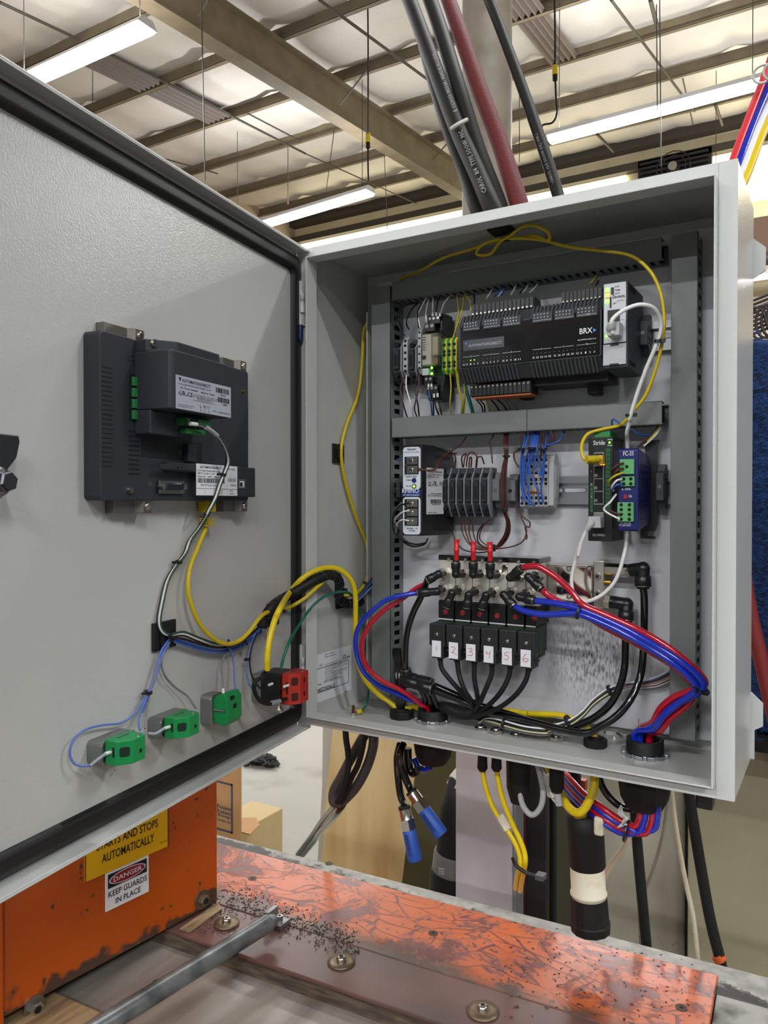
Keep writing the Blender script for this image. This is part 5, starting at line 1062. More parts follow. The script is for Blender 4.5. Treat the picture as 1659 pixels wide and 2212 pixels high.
P = PD(kh(1378, 700), .001); build(MB().lathe(P, DN, [(-.001, .0018), (.0016, .0016)], 12, True, 0, True), 'brass_insert', BRASS, hm)
# four steel clips
CL = mat('clip_steel', (140, 134, 128), .4, .9)
def clip(ua, ub_, za, zb, scr, label):
    t = build(MB(FD).prism([(ub_, SK), (ub_, SK+.003), (ua+.012, SK+.003), (ua+.010, SK+.012), (ua+.003, SK+.014), (ua, SK+.014), (ua, SK)], 'z', za, zb), 'mounting_clip', CL, hm, bevel=.0008)
    return t
for (a, b, scr) in (((218, 172), (478, 262), (522, 222)), ((1268, 420), (1350, 500), (1368, 468)), ((295, 1590), (560, 1680), (585, 1628)), ((1120, 1590), (1360, 1650), (1375, 1612))):
    (ua, za), (ub_, zb) = dl(kh(*a), SK+.006), dl(kh(*b), SK+.006)
    q_ = dl(kh(*scr), -.004)
    hi, lo = max(za, zb), min(za, zb)
    if scr[1] < 1000: lo, hi = hz1-.001, hz1+.0105
    else: lo, hi = hz0-.0115, hz0+.001
    us = q_[0]
    t = build(MB(FD).prism([(ua if scr[0] in (522, 585) else us+.03, SK), (ua if scr[0] in (522, 585) else us+.03, SK+.010), (us+.009, SK+.010), (us+.006, SK+.0165), (us-.006, SK+.0165), (us-.006, SK)], 'z', lo, hi), 'mounting_clip', CL, hm, bevel=.0006)
    P = DH+DE*us+DN*(SK+.0165)+Z_*((lo+hi)/2)
    build(MB().lathe(P, DN, [(-.001, .004), (.0012, .0038), (.002, .0026)], 14, True, 0, True), 'screw', NICK, t)
# wires from the mains plug of the panel
base = [kh(1000, 965), kh(1060, 985), kh(1120, 1020), kh(1185, 1080), kh(1238, 1170), kh(1255, 1270), kh(1228, 1360), kh(1190, 1450), kh(1150, 1570), kh(1080, 1700), kd(985, 60), kd(945, 140), kd(885, 235), kd(830, 310), kd(800, 390), kd(740, 470), kd(690, 560), kd(660, 680), kd(640, 800), kd(655, 865), kd(700, 892)]
ss = [.032, .034, .034, .03, .024, .018, .015, .012, .01, .004, -.004, -.008, -.010, -.012, -.013, -.014, -.014, -.014, -.014, -.013, -.011]
tail = [kd(790, 885), kd(870, 915), kd(980, 955), kd(1060, 965), kd(1130, 940), kd(1190, 890), kd(1260, 820)]
for nm, m_, dx, dy, de in (('white', WWH, 0, 0, 0), ('black', WBK, -4, 3, -.002), ('green and yellow', mat('green_black_wire', (40, 70, 50), .4), 3, -4, .001)):
    wire('supply_wire', nm+' wire curving from the operator panel terminal down the door to the hinge', [PD((b[0]+dx*(1 if i > 4 else .3), b[1]+dy*.4), s_+de) for i, (b, s_) in enumerate(zip(base, ss))]+[PD((b[0], b[1]+dy*1.2), -.010+de) for b in tail], .0011 if nm != 'white' else .0013, m_, 'wire', 'operator panel supply wires')
o = build(MB().tube([PD(kh(945, 962), .032), PD(kh(1000, 968), .033)], .0019, 8, 0), 'ferrule', WHT); tag(o, 'white ferrule in the green terminal of the operator panel', 'ferrule')
o = build(MB().tube([PD(kh(1070, 990), .035), PD(kh(1110, 1015), .035), PD(kh(1165, 1060), .033)], .0022, 8, 3), 'wire_marker', mat('marker_grey', (160, 162, 165), .5)); tag(o, 'printed wire marker sleeve on the wires below the green mains terminal', 'wire marker')
tie(PD(kh(1215, 1375), .014), (.2, 0, 1), .0034, 'black cable tie on the wires in front of the lower operator panel label', .005); tie(PD(kd(762, 440), -.013), (.3, 0, 1), .0034, 'black cable tie on the wires below the operator panel', .005)
tie(PD(kd(715, 905), -.010), (1, .6, .2), .0042, 'black cable tie at the left door tie mount', .004); tie(PD(kd(1070, 945), -.004), (1, 1, .1), .0048, 'black cable tie where the yellow cable joins the door bundle', .004)
tie(PD(kd(1175, 930), -.004), (1, 1, .6), .0048, 'black cable tie right of the yellow join with its head up', .010); tie(PD(kd(572, 1245), -.012), (.2, 0, 1), .004, 'black cable tie on the blue wires above the first two green blocks', .003); tie(PD(kd(1190, 1040), -.008), (0, 0, 1), .003, 'black cable tie above the red contact block', .003)
# blue and grey control wires
def dw(label, m_, s, *pts, r=.0010, name='control_wire'): wire(name, label, pathd(kd, s, *pts), r, m_, 'wire', 'control wires on the door')
dw('blue wire looping far left round to the lowest green block', WLB, -.012, (705, 915), (655, 985), (625, 1080), (597, 1180), (572, 1245), (530, 1315), (480, 1385), (400, 1435), (290, 1448), (180, 1478), (108, 1545), (88, 1620), (110, 1680, -.010), (160, 1700, -.006), (215, 1698, -.002))
dw('blue wire dropping to the top of the lowest green block', WLB, -.011, (712, 925), (668, 1000), (640, 1090), (610, 1180), (580, 1245), (545, 1320), (518, 1400), (514, 1440, -.004), (522, 1480, .002))
dw('blue wire from the mount to the middle green block', WLB, -.012, (700, 935), (650, 1020), (618, 1120), (590, 1200), (570, 1250), (560, 1300), (540, 1370))
dw('grey wire swinging right to the middle green block', WGY, -.012, (700, 960), (662, 1010), (655, 1080), (680, 1150), (740, 1215), (810, 1265, -.008), (845, 1310, -.002), (868, 1345, .004))
dw('grey wire dropping to the lowest green block', WGY, -.011, (650, 1030), (615, 1140), (585, 1240), (570, 1320), (560, 1400, -.004), (552, 1470, .002))
dw('grey wire above the upright green block', WGY, -.006, (1075, 1000), (1040, 1025), (1025, 1080), (1028, 1150, -.004), (1035, 1240, 0))
dw('blue wire above the upright green block', WLB, -.006, (1065, 965), (1090, 1000), (1100, 1070), (1104, 1160, 0), (1110, 1240, .006))
for i, off in enumerate((0, 14, 28)):
    dw('blue wire in the bundle between the two door mounts, %s' % ('upper', 'middle', 'lower')[i], (WLB, WBL, WLB)[i], -.009-.001*i, (730, 905+off), (820, 935+off), (920, 965+off), (1040, 975+off), (1130, 950+off), (1200, 905+off), (1275, 850+off), r=.0011)
dw('black wire in the bundle between the two door mounts', WBK, -.008, (700, 900), (800, 918), (900, 950), (1000, 968), (1100, 955), (1190, 900), (1270, 830), r=.0013)
dw('blue wire falling to the red contact block', WLB, -.008, (1235, 880), (1205, 950), (1188, 1040), (1182, 1120), (1195, 1190, -.002), (1215, 1225, .0))
dw('black wire falling to the red contact block', WBK, -.007, (1245, 880), (1215, 960), (1200, 1040), (1205, 1110), (1225, 1170, .006), (1270, 1225, .014), (1330, 1232, .020), (1395, 1225, .024))
# markers and ferrules at the blocks
def sleeve(a, b, s, label, r=.0016, m_=WHT, k=kd, name='ferrule'): o = build(MB().tube([PD(k(*a), s), PD(k(*b), s+.001)], r, 8, 0), name, m_); tag(o, label, 'ferrule')
sleeve((308, 1625), (350, 1612), .006, 'white ferrule entering the lowest green block'); sleeve((672, 1468), (712, 1456), .006, 'white ferrule entering the middle green block'); sleeve((1035, 1222), (1037, 1252), .002, 'white ferrule on top of the upright green block'); sleeve((1318, 1200), (1340, 1192), .018, 'white ferrule in the black contact body beside the red block'); sleeve((1412, 1210), (1438, 1202), .030, 'white ferrule entering the red contact block')
for a, b, c_, s, lab in (((215, 1698), (262, 1660), (310, 1625), 0, 'lowest'), ((570, 1500), (620, 1500), (672, 1468), 0, 'middle')):
    dw('blue wire end with printed sleeve at the %s green block' % lab, mat('sleeved_wire', (150, 158, 170), .5), s, a, b+(.003,), c_+(.006,), r=.0014)
MET = CAST
def cblock(ul, z0, z1, s0, s1, m_, label, horiz=True, w_=.030, base=True, bz=None):
    t = thing('contact_block', label, 'contact block', DH+DE*(ul-w_/2)+DN*SK+Z_*z0)
    g = .003
    if horiz:
        if base:
            bs = build(MB(FD).prism(rrect(ul-w_-.012, ul+.001, z0-.003, z1-.002, .004, 3), 'y', SK, s0-.0005), 'cast_base', MET, t, bevel=.0015)
            for i in range(4): build(MB(FD).lathe((ul-.006-.008*i, s0-.0006, z0-.0005), (0, 1, 0), [(0, .0016), (.0008, .0014)], 10), 'rivet', STEEL, bs)
        cA, cB = (ul, s1-.009), (ul-.011, s1)
        b = build(MB(FD).prism([(ul-.002, s0), (ul, s0+.003), cA, cB, (ul-w_+.004, s1), (ul-w_, s1-.006), (ul-w_, s0)], 'z', z0, z1), 'block', m_, t, bevel=.0006)
        fo = DH+DE*((cA[0]+cB[0])/2)+DN*((cA[1]+cB[1])/2); ft = (DE*(cA[0]-cB[0])+DN*(cA[1]-cB[1])).normalized(); fn_ = (DE*(cA[1]-cB[1])*-1+DN*(cA[0]-cB[0])).normalized(); FC = (fo, ft, fn_, Z_)
        h = z1-z0
        build(MB(FD).box(ul-.001, ul+.0003, s1-.0125, s1-.0105, z0+h*.35, z0+h*.75), 'slot', DKHOLE, b)
        [build(MB(FC).prism(rrect(-.0042, .0042, z0+h*a_, z0+h*b_, .0018, 3), 'y', -.001, .0003), 'oval_window', mat('block_recess', (8, 34, 20), .6) if m_ is GRB else mat('red_recess', (60, 12, 8), .6), b) for a_, b_ in (((.34, .74),) if m_ is GRB else ((.12, .38), (.62, .88)))]
        [build(MB(FD).box(ul-.0215, ul-.0185, s1-.001, s1+.0002, z0+h*a_, z0+h*(a_+.16)), 'square_window', DKHOLE, b) for a_ in ((.34,) if m_ is GRB else (.2, .66))]
        build(MB(FD).lathe((ul-.022, s1-.004, z1), (0, 0, 1), [(-.001, .0022), (.0010, .0020)], 10), 'screw', NICK, b)
        build(MB(FD).box(ul-.022, ul-.010, s0+.006, s0+.008, z1, z1+.0008), 'steel_strip', STEEL, b)
    else:
        if base: build(MB(FD).prism(rrect(ul-.022, ul+.001, z0-.001, z1-.002, .004, 3), 'y', SK, s0), 'cast_base', MET, t, bevel=.0015)
        zc = (z0+z1)/2; h = z1-z0
        b = build(MB(FD).prism([(s0, z0+h*.12), (s0+.006, z0+.002), (s1-.004, z0), (s1, z0+h*.15), (s1, z1-h*.15), (s1-.004, z1), (s0+.004, z1-h*.05), (s0, z1-h*.18)], 'x', ul-w_, ul-.003), 'block', m_, t, bevel=.0006)
        build(MB(FD).cyl((ul-.0025, s0+.001, zc), (ul-.0025, s1-.002, zc), .0014, n=8), 'axle', STEEL, b)
        for fz in (.25, .75):
            for fs in (.12, .75): build(MB(FD).lathe((ul-.003, s0+(s1-s0)*fs, z0+h*fz), (1, 0, 0), [(-.001, .0012), (.0007, .001)], 8), 'boss', m_, b)
        build(MB(FD).box(ul-.020, ul-.014, s1-.001, s1+.0002, z0+h*.5, z0+h*.64), 'square_window', DKHOLE, b); build(MB(FD).box(ul-.016, ul-.009, s1-.002, s1+.0002, z1-h*.22, z1-h*.10), 'oval_window', DKHOLE, b)
    return t
cblock(.3612, .0645, .0850, -.001, .0215, GRB, 'lowest leftmost green contact block on its metal base')
cblock(.2837, .0652, .0845, -.0016, .021, GRB, 'middle green contact block on its metal base')
cblock(.2014, .0535, .0870, -.0044, .0124, GRB, 'upright green contact block nearest the red one', False)
t = cblock(.1036, .0550, .0900, .0202, .040, RDB, 'red contact block on a black body at the hinge corner of the door', True, .034, False)
bb = build(MB(FD).prism(rrect(.072, .1036, .055, .0895, .002, 2), 'y', -.006, .0200), 'black_body', BLK, t, bevel=.0008); build(MB(FD).prism(rrect(.070, .104, .053, .087, .004, 3), 'y', SK, -.006), 'cast_base', MET, t, bevel=.0012)
P = DH+DE*.096+DN*.014+Z_*.049; build(MB().lathe(P+Z_*.006, -Z_, [(0, .003), (.006, .003), (.0075, .005), (.011, .0045)], 10, True, 0, True), 'clamp_screw', NICK, t)
wire('jumper_wire', 'thick black jumper looping under the red contact block from the yellow cable', pathd(kd, .02, (1300, 1110, .034), (1285, 1145, .030), (1235, 1180, .026), (1228, 1230, .024), (1260, 1295, .024), (1320, 1318, .026), (1380, 1300, .028), (1425, 1285, .030)), .0022, BLKR, 'wire', None, 10)
sleeve((1335, 1312), (1385, 1300), .0275, 'silver sleeve on the black jumper below the red contact block', .0026, mat('sleeve_silver', (150, 152, 158), .35), name='wire_marker')
# pencil marks on the door
o = build(MB().tube([PD(kd(345, 1745), SK+.0001), PD(kd(335, 1765), SK+.0001)], .0002, 4, 0).tube([PD(kd(355, 1742), SK+.0001), PD(kd(346, 1762), SK+.0001)], .0002, 4, 0).tube([PD(kd(362, 1718), SK+.0001), PD(kd(366, 1735), SK+.0001), PD(kd(378, 1724), SK+.0001)], .0002, 4, 0), 'pencil_marks', mat('pencil_red', (130, 80, 80), .7), enc, kind='stuff')
o = build(MB().box(PY((1379, 1550), YP).x, PY((1379, 1550), YP).x+.0007, YP-.0002, YP, zz((1379, 1568), YP), zz((1379, 1552), YP)), 'red_mark', INKR, enc)
# ------------------------------------------------------------------ thin panel wires
GW = {'w': ('white', WWH), 'k': ('black', WBK), 'b': ('brown', WBR), 'y': ('yellow and green', WYG), 'u': ('blue', WBL), 'g': ('grey', WGY), 'G': ('dark green', GRNW)}
def tw(col, where, grp, k, v, *pts, r=.0008):
    n, m_ = GW[col]; wire(n.split()[0]+'_wire', n+' wire '+where, path(k, v, *pts), r, m_, 'wire', grp, 6, 5)
g = 'wires rising from the relay group to the top duct'
for i, (c, pts) in enumerate((('k', [(210, 240, .1), (150, 260), (105, 300), (110, 350), (130, 400, .09)]), ('k', [(180, 245, .1), (120, 275), (95, 330), (115, 390), (140, 430, .088)]), ('k', [(215, 245, .1), (180, 280), (150, 350), (165, 395, .088)]), ('k', [(235, 250, .1), (215, 290), (215, 340), (220, 385, .088)]),
                              ('w', [(265, 210, .1), (235, 265), (217, 310), (222, 360), (228, 385, .085)]), ('w', [(275, 220, .1), (260, 300), (262, 350, .084)]), ('w', [(300, 210, .1), (298, 260), (298, 310, .09)]), ('k', [(335, 210, .1), (320, 260), (316, 310, .09)]), ('w', [(395, 205, .1), (360, 250), (340, 310, .09)]))):
    tw(c, ('curving left over the first fuse holder', 'hugging the left duct', 'crossing behind the first fuse holder', 'straight down to the clear relay', 'bowed left into the narrow terminal', 'straight into the left relay screw', 'into the first top relay screw', 'into the second top relay screw', 'slanting into the third top relay screw')[i], g, k1, .085, *pts, r=.0010)
for i, a in enumerate(((298, 300), (318, 298), (338, 300), (275, 715), (291, 715), (305, 775), (325, 772))):
    P, Q = PY(k1(*a), .087), PY(k1(a[0], a[1]+20 if a[1] < 500 else a[1]-22), .087)
    o = build(MB().tube([P, Q], .0015, 8, 0), 'ferrule', WHT); tag(o, 'white ferrule at the relay, %s' % ('top left', 'top middle', 'top right', 'lower left', 'lower middle', 'bottom left', 'bottom right')[i], 'ferrule')
g = 'yellow and green earth wires beside the big controller'
for i, pts in enumerate(([(432, 200, .1), (440, 260), (440, 310), (415, 440, .09)], [(470, 205, .1), (465, 270), (445, 340), (410, 440, .09)], [(475, 195, .1), (505, 235), (512, 290, .08)], [(395, 640, .09), (400, 720), (395, 800), (400, 880, .1)], [(430, 640, .09), (440, 720), (460, 800), (455, 880, .1)], [(438, 640, .09), (448, 730), (470, 790), (462, 880, .1)], [(470, 690, .09), (478, 760), (470, 880, .1)])):
    tw('y', ('on the left above the earth terminals', 'in the middle above the earth terminals', 'bending to the controller top left', 'leftmost below the earth terminals', 'second below the earth terminals', 'third below the earth terminals', 'fourth below, beside the controller corner')[i], g, k1, .085, *pts, r=.0009)
tw('G', 'thick one slanting down below the controller corner', g, k1, .09, (470, 690), (500, 780), (525, 870, .1), r=.0022)
g = 'wires falling from the relay group to the middle duct'
for i, (c, pts) in enumerate((('w', [(150, 650, .088), (150, 720), (175, 810), (190, 885, .1)]), ('b', [(135, 660, .088), (118, 730), (135, 820), (155, 885, .1)]), ('k', [(218, 640, .088), (200, 720), (215, 820), (222, 885, .1)]), ('b', [(222, 650, .088), (215, 740), (195, 830), (210, 885, .1)]),
                              ('u', [(275, 735, .086), (285, 790), (295, 880, .1)]), ('k', [(292, 735, .086), (300, 800), (303, 880, .1)]), ('k', [(308, 790, .088), (315, 830), (335, 880, .1)]), ('k', [(328, 790, .088), (340, 840), (350, 880, .1)]))):
    tw(c, ('from the first narrow terminal', 'bowed left of the first narrow terminal', 'from the second narrow terminal', 'crossing below the second narrow terminal', 'from the lower left relay screw', 'from the lower middle relay screw', 'from the bottom left relay screw', 'from the bottom right relay screw')[i], g, k1, .086, *pts, r=.0010)
g = 'wires above the controller strips'
for i, (c, a, b) in enumerate((('k', (525, 195), (530, 250)), ('w', (630, 165), (598, 220)), ('u', (695, 150), (640, 210)), ('w', (690, 165), (665, 208)), ('u', (710, 150), (680, 205)), ('w', (765, 140), (735, 200)), ('k', (820, 150), (785, 190)), ('w', (830, 145), (800, 188)), ('w', (885, 140), (840, 188)), ('y', (1215, 90), (1175, 140)), ('g', (1218, 100), (1180, 140)), ('k', (1225, 120), (1210, 145)))):
    tw(c, 'short, above the controller, %s from the left' % ('first', 'second', 'third', 'fourth', 'fifth', 'sixth', 'seventh', 'eighth', 'ninth', 'tenth', 'eleventh', 'twelfth')[i], g, k1, .085, a+(.1,), ((a[0]+b[0])/2+3, (a[1]+b[1])/2), b, r=.0011)
g = 'wires below the controller strip'
for i, (c, pts) in enumerate((('k', [(540, 785), (570, 820), (580, 860)]), ('k', [(555, 785), (585, 815), (590, 860)]), ('y', [(598, 785), (608, 820), (620, 858)]), ('k', [(620, 782), (650, 815), (672, 852)]), ('k', [(650, 780), (690, 812), (715, 850)]), ('g', [(680, 778), (715, 805), (735, 850)]), ('g', [(710, 780), (750, 815), (780, 848)]))):
    tw(c, 'below the controller strip, %s from the left' % ('first', 'second', 'third', 'fourth', 'fifth', 'sixth', 'seventh')[i], g, k1, .09, *[p for p in pts[:-1]], pts[-1]+(.1,), r=.0010)
# middle row
g = 'brown wires around the fuse holders'
br = [('arching from the middle duct over the power supply to its output screws', [(485, 112, .1), (450, 160, .08), (380, 205, .06), (330, 250, .045), (300, 295, .036), (215, 300, .027)]), ('lower of the two reaching the output screws', [(430, 205, .085), (370, 215, .065), (335, 260, .045), (300, 302, .036), (215, 290, .027)]),
      ('rising from the first fuse holder', [(420, 290, .085), (425, 230, .08), (400, 200, .075), (350, 220, .06)]), ('looped above the second fuse holder', [(465, 285, .086), (460, 230, .082), (485, 205, .082), (475, 240, .084), (470, 285, .086)]), ('looped above the third fuse holder', [(485, 280, .086), (495, 215, .08), (520, 200, .08), (545, 225, .08), (542, 285, .086)]), ('looped above the fourth fuse holder', [(500, 285, .086), (505, 230, .082), (515, 235, .084), (512, 285, .086)]),
      ('looped above the fifth fuse holder', [(540, 285, .086), (545, 235, .08), (570, 225, .08), (585, 265, .086)]), ('rising from the sixth fuse holder to the duct', [(632, 262, .088), (625, 190, .09), (618, 140, .095), (640, 100, .1)])]
for lab, pts in br: tw('b', lab, g, k2, .085, *pts, r=.0010)
low = [('k', [(410, 590), (408, 650), (430, 700), (470, 745), (560, 762), (640, 745)]), ('b', [(455, 580), (465, 650), (500, 710), (560, 745), (640, 740)]), ('b', [(470, 580), (490, 670), (520, 720), (580, 745), (645, 735)]), ('b', [(510, 575), (500, 640), (520, 700), (570, 735), (640, 735)]), ('b', [(520, 575), (525, 650), (545, 705), (590, 735), (645, 730)]), ('k', [(580, 600), (550, 650), (552, 700), (590, 730), (640, 730)]), ('b', [(615, 575), (575, 620), (560, 680), (600, 720), (640, 725)])]
for i, (c, pts) in enumerate(low): tw(c, 'under the fuse holders sweeping right, %s from the left' % ('first', 'second', 'third', 'fourth', 'fifth', 'sixth', 'seventh')[i], 'wires sweeping right under the fuse holders', k2, .1, *pts, r=.0009)
for i in range(5):
    d = i*5
    tw('b' if i != 3 else 'k', 'in the upright bundle right of the fuse holders, %s strand' % ('first', 'second', 'third', 'fourth', 'fifth')[i], 'upright brown bundle right of the fuse holders', k2, .082, (700+d, 95, .1), (697+d, 160), (704+d*.6, 222), (690+d, 280), (678+d*1.4, 380), (684+d*1.2, 460), (692+d*.6, 525, .085), (712+d*.8, 590, .09), (700+d*1.2, 660, .095), (660+d*1.2, 720, .1), (640, 738, .1), r=.0011)
tw('b', 'curving from the white terminals to the bottom of the panel', 'brown wires right of the fuse holders', k2, .1, (645, 742), (740, 728), (800, 700), (822, 650), (815, 610), (790, 560), r=.0009)
tw('b', 'short loop under the left clamp of the white terminals', 'brown wires right of the fuse holders', k2, .1, (765, 505), (800, 560), (840, 590), (838, 620), (815, 615), (825, 670), (820, 690), r=.0009)
tw('b', 'looped left of the blue wires', 'brown wires right of the fuse holders', k2, .09, (785, 190), (755, 200), (755, 240), (780, 285), r=.0010)
for a, y_, r_, lab in ((k2(710, 222), .082, .0044, 'upper black tie on the upright brown bundle'), (k2(698, 525), .085, .0042, 'lower black tie on the upright brown bundle'), (k2(640, 735), .1, .0046, 'black tie gathering the brown wires above the red plugs'), (k2(792, 182), .083, .0048, 'black tie left of the blue wires under the middle duct'), (k2(850, 178), .083, .0055, 'black tie on the blue wires under the middle duct'), (k2(915, 182), .083, .0052, 'black tie right of the blue wires under the middle duct')):
    tie(PY(a, y_), Z_ if 'gathering' not in lab else X_, r_, lab, .004)
g = 'blue wires fanning down to the white terminals'
bl = [((820, 95), (800, 180), (790, 300), (800, 420), (830, 480), (870, 495)), ((845, 90), (810, 180), (800, 280), (810, 400), (850, 490)), ((870, 85), (850, 175), (830, 260), (822, 330), (840, 440), (850, 490)), ((880, 85), (858, 175), (835, 250), (850, 330), (880, 400), (895, 485)), ((885, 90), (862, 175), (870, 240), (880, 300), (905, 330)), ((890, 90), (870, 180), (845, 260), (830, 325)), ((895, 95), (880, 190), (905, 280), (900, 320)), ((905, 100), (915, 180), (920, 280), (905, 330)), ((945, 90), (925, 180), (920, 300), (905, 400), (915, 485)), ((1035, 80), (1010, 130), (960, 155), (930, 160)), ((860, 90), (840, 180), (815, 240), (805, 330), (800, 480))]
for i, pts in enumerate(bl): tw('u', 'to the white terminals, %s of the fan from the left' % ('first', 'second', 'third', 'fourth', 'fifth', 'sixth', 'seventh', 'eighth', 'ninth', 'short one right', 'eleventh')[i], g, k2, .088, pts[0]+(.1,), *pts[1:], r=.0013)
for i, pts in enumerate((((795, 95), (795, 160), (785, 190)), ((905, 90), (905, 160), (900, 250)), ((920, 95), (918, 170), (935, 240)), ((955, 85), (972, 115), (965, 145)))): tw('b', 'beside the blue fan, %s from the left' % ('first', 'second', 'third', 'fourth')[i], 'brown wires beside the blue fan', k2, .09, *pts, r=.0011)
# power supply input wires
g = 'wires looping left of the power supply'
for i, (c, pts) in enumerate((('k', [(165, 485, .026), (110, 500, .03), (75, 560, .04), (80, 640, .06), (120, 690, .09), (200, 715, .11), (260, 705, .115)]), ('w', [(165, 525, .026), (120, 540, .03), (85, 580, .045), (100, 610, .06), (90, 650, .08)]), ('w', [(165, 582, .026), (120, 580, .03), (95, 605, .045)]), ('g', [(160, 480, .028), (115, 490, .035), (80, 545, .05), (85, 620, .07), (130, 680, .1), (175, 715, .11)]), ('k', [(100, 620, .06), (110, 680, .09), (180, 725, .115), (250, 715, .118), (270, 680, .118)]), ('u', [(160, 240, .026), (130, 240, .035), (100, 238, .06)]))):
    tw(c, ('from the top input screw round under the power supply', 'from the middle input screw', 'from the bottom input screw', 'behind the black one at the top input screw', 'sagging under the power supply', 'short one at the top output screw')[i], g, k2, .03, *pts, r=.0011)
# conditioner wires
g = 'wires on the face of the blue signal conditioner'
for i, (c, pts) in enumerate((('b', [(1365, 260, .043), (1325, 275, .036), (1300, 300, .036), (1305, 320, .042), (1345, 290, .046)]), ('b', [(1365, 290, .043), (1330, 300, .036), (1310, 325, .038)]), ('y', [(1365, 315, .043), (1320, 330, .036), (1285, 360, .04), (1290, 385, .05)]), ('w', [(1355, 350, .042), (1325, 360, .036), (1300, 395, .04), (1310, 415, .05)]), ('u', [(1355, 378, .042), (1325, 385, .038), (1300, 410, .044)]), ('w', [(1325, 435, .05), (1290, 480, .04), (1258, 510, .04), (1270, 535, .04), (1345, 575, .042)]), ('b', [(1285, 525, .04), (1320, 540, .04), (1348, 548, .042)]), ('b', [(1560, 45, .1), (1540, 90, .1), (1470, 150, .1), (1445, 170, .1)]), ('y', [(1570, 50, .1), (1535, 100, .1), (1500, 140, .1)]), ('w', [(1575, 60, .1), (1540, 110, .1), (1480, 165, .1)]), ('u', [(1410, 70, .09), (1440, 95, .09), (1490, 105, .1), (1530, 95, .105)]), ('u', [(1345, 40, .07), (1310, 15, .07), (1300, 40, .075), (1320, 70, .08)]))):
    tw(c, ('from the top green terminal, upper', 'from the top green terminal, lower', 'from the second green terminal', 'from the middle green terminal, upper', 'from the middle green terminal, lower', 'slanting to the bottom green terminal', 'ending at the bottom green terminal beside the white one', 'above the signal conditioner, left', 'above the signal conditioner, middle', 'above the signal conditioner, right', 'arching above the signal conditioner', 'curled over the middle duct beside the tie')[i], g, k2, .04, *pts, r=.0012)
# multicoloured bundle on the enclosure floor
cols = [('white', WWH), ('slate blue', WLB), ('brown', WBR), ('black', WBK), ('grey', WGY), ('pink', WPK), ('ivory', mat('ivory_wire', (196, 190, 150), .4)), ('dark blue', mat('dark_blue_wire', (30, 40, 90), .4)), ('pale', mat('pale_wire', (200, 196, 190), .4))]
for i, (n_, m_) in enumerate(cols):
    o_ = (i-4)*5.5; q = (i % 3)*.003
    P = [J(k3, 975+i*4, 1400-i*2, .088+q*.3), J(k3, 1040, 1378+o_*.6, .08+q), J(k3, 1150, 1405+o_, .07+q), J(k3, 1300, 1445+o_, .066+q), J(k3, 1450, 1462+o_, .068+q), J(k4, 250, 1295+o_, .072+q), J(k4, 370, 1262+o_, .078+q), J(k4, 460, 1205+o_, .085+q), J(k4, 540, 1120+o_, .092+q), J(k4, 640, 1050+o_, .1+q*.5), J(k4, 740, 1015+o_*.8, .108), J(k4, 850, 1005+o_, .112), J(k4, 950, 985+o_*1.4, .113), J(k4, 1035, 945+o_*1.6, .112)]
    wire('sensor_wire', n_+' wire in the coloured bundle along the enclosure floor', P, .0012, m_, 'wire', 'coloured wire bundle on the enclosure floor')
tie(J(k4, 382, 1245, .08), (1, 0, .6), .0085, 'black tie on the coloured wire bundle above the yellow cable', .006); tie(J(k4, 648, 1045, .1), (1, 0, .5), .007, 'black tie on the coloured wire bundle under the thick black tubes', .008); tie(J(k3, 1155, 1400, .07), (1, 0, -.2), .006, 'black tie on the coloured wire bundle beside the small nuts', .003)
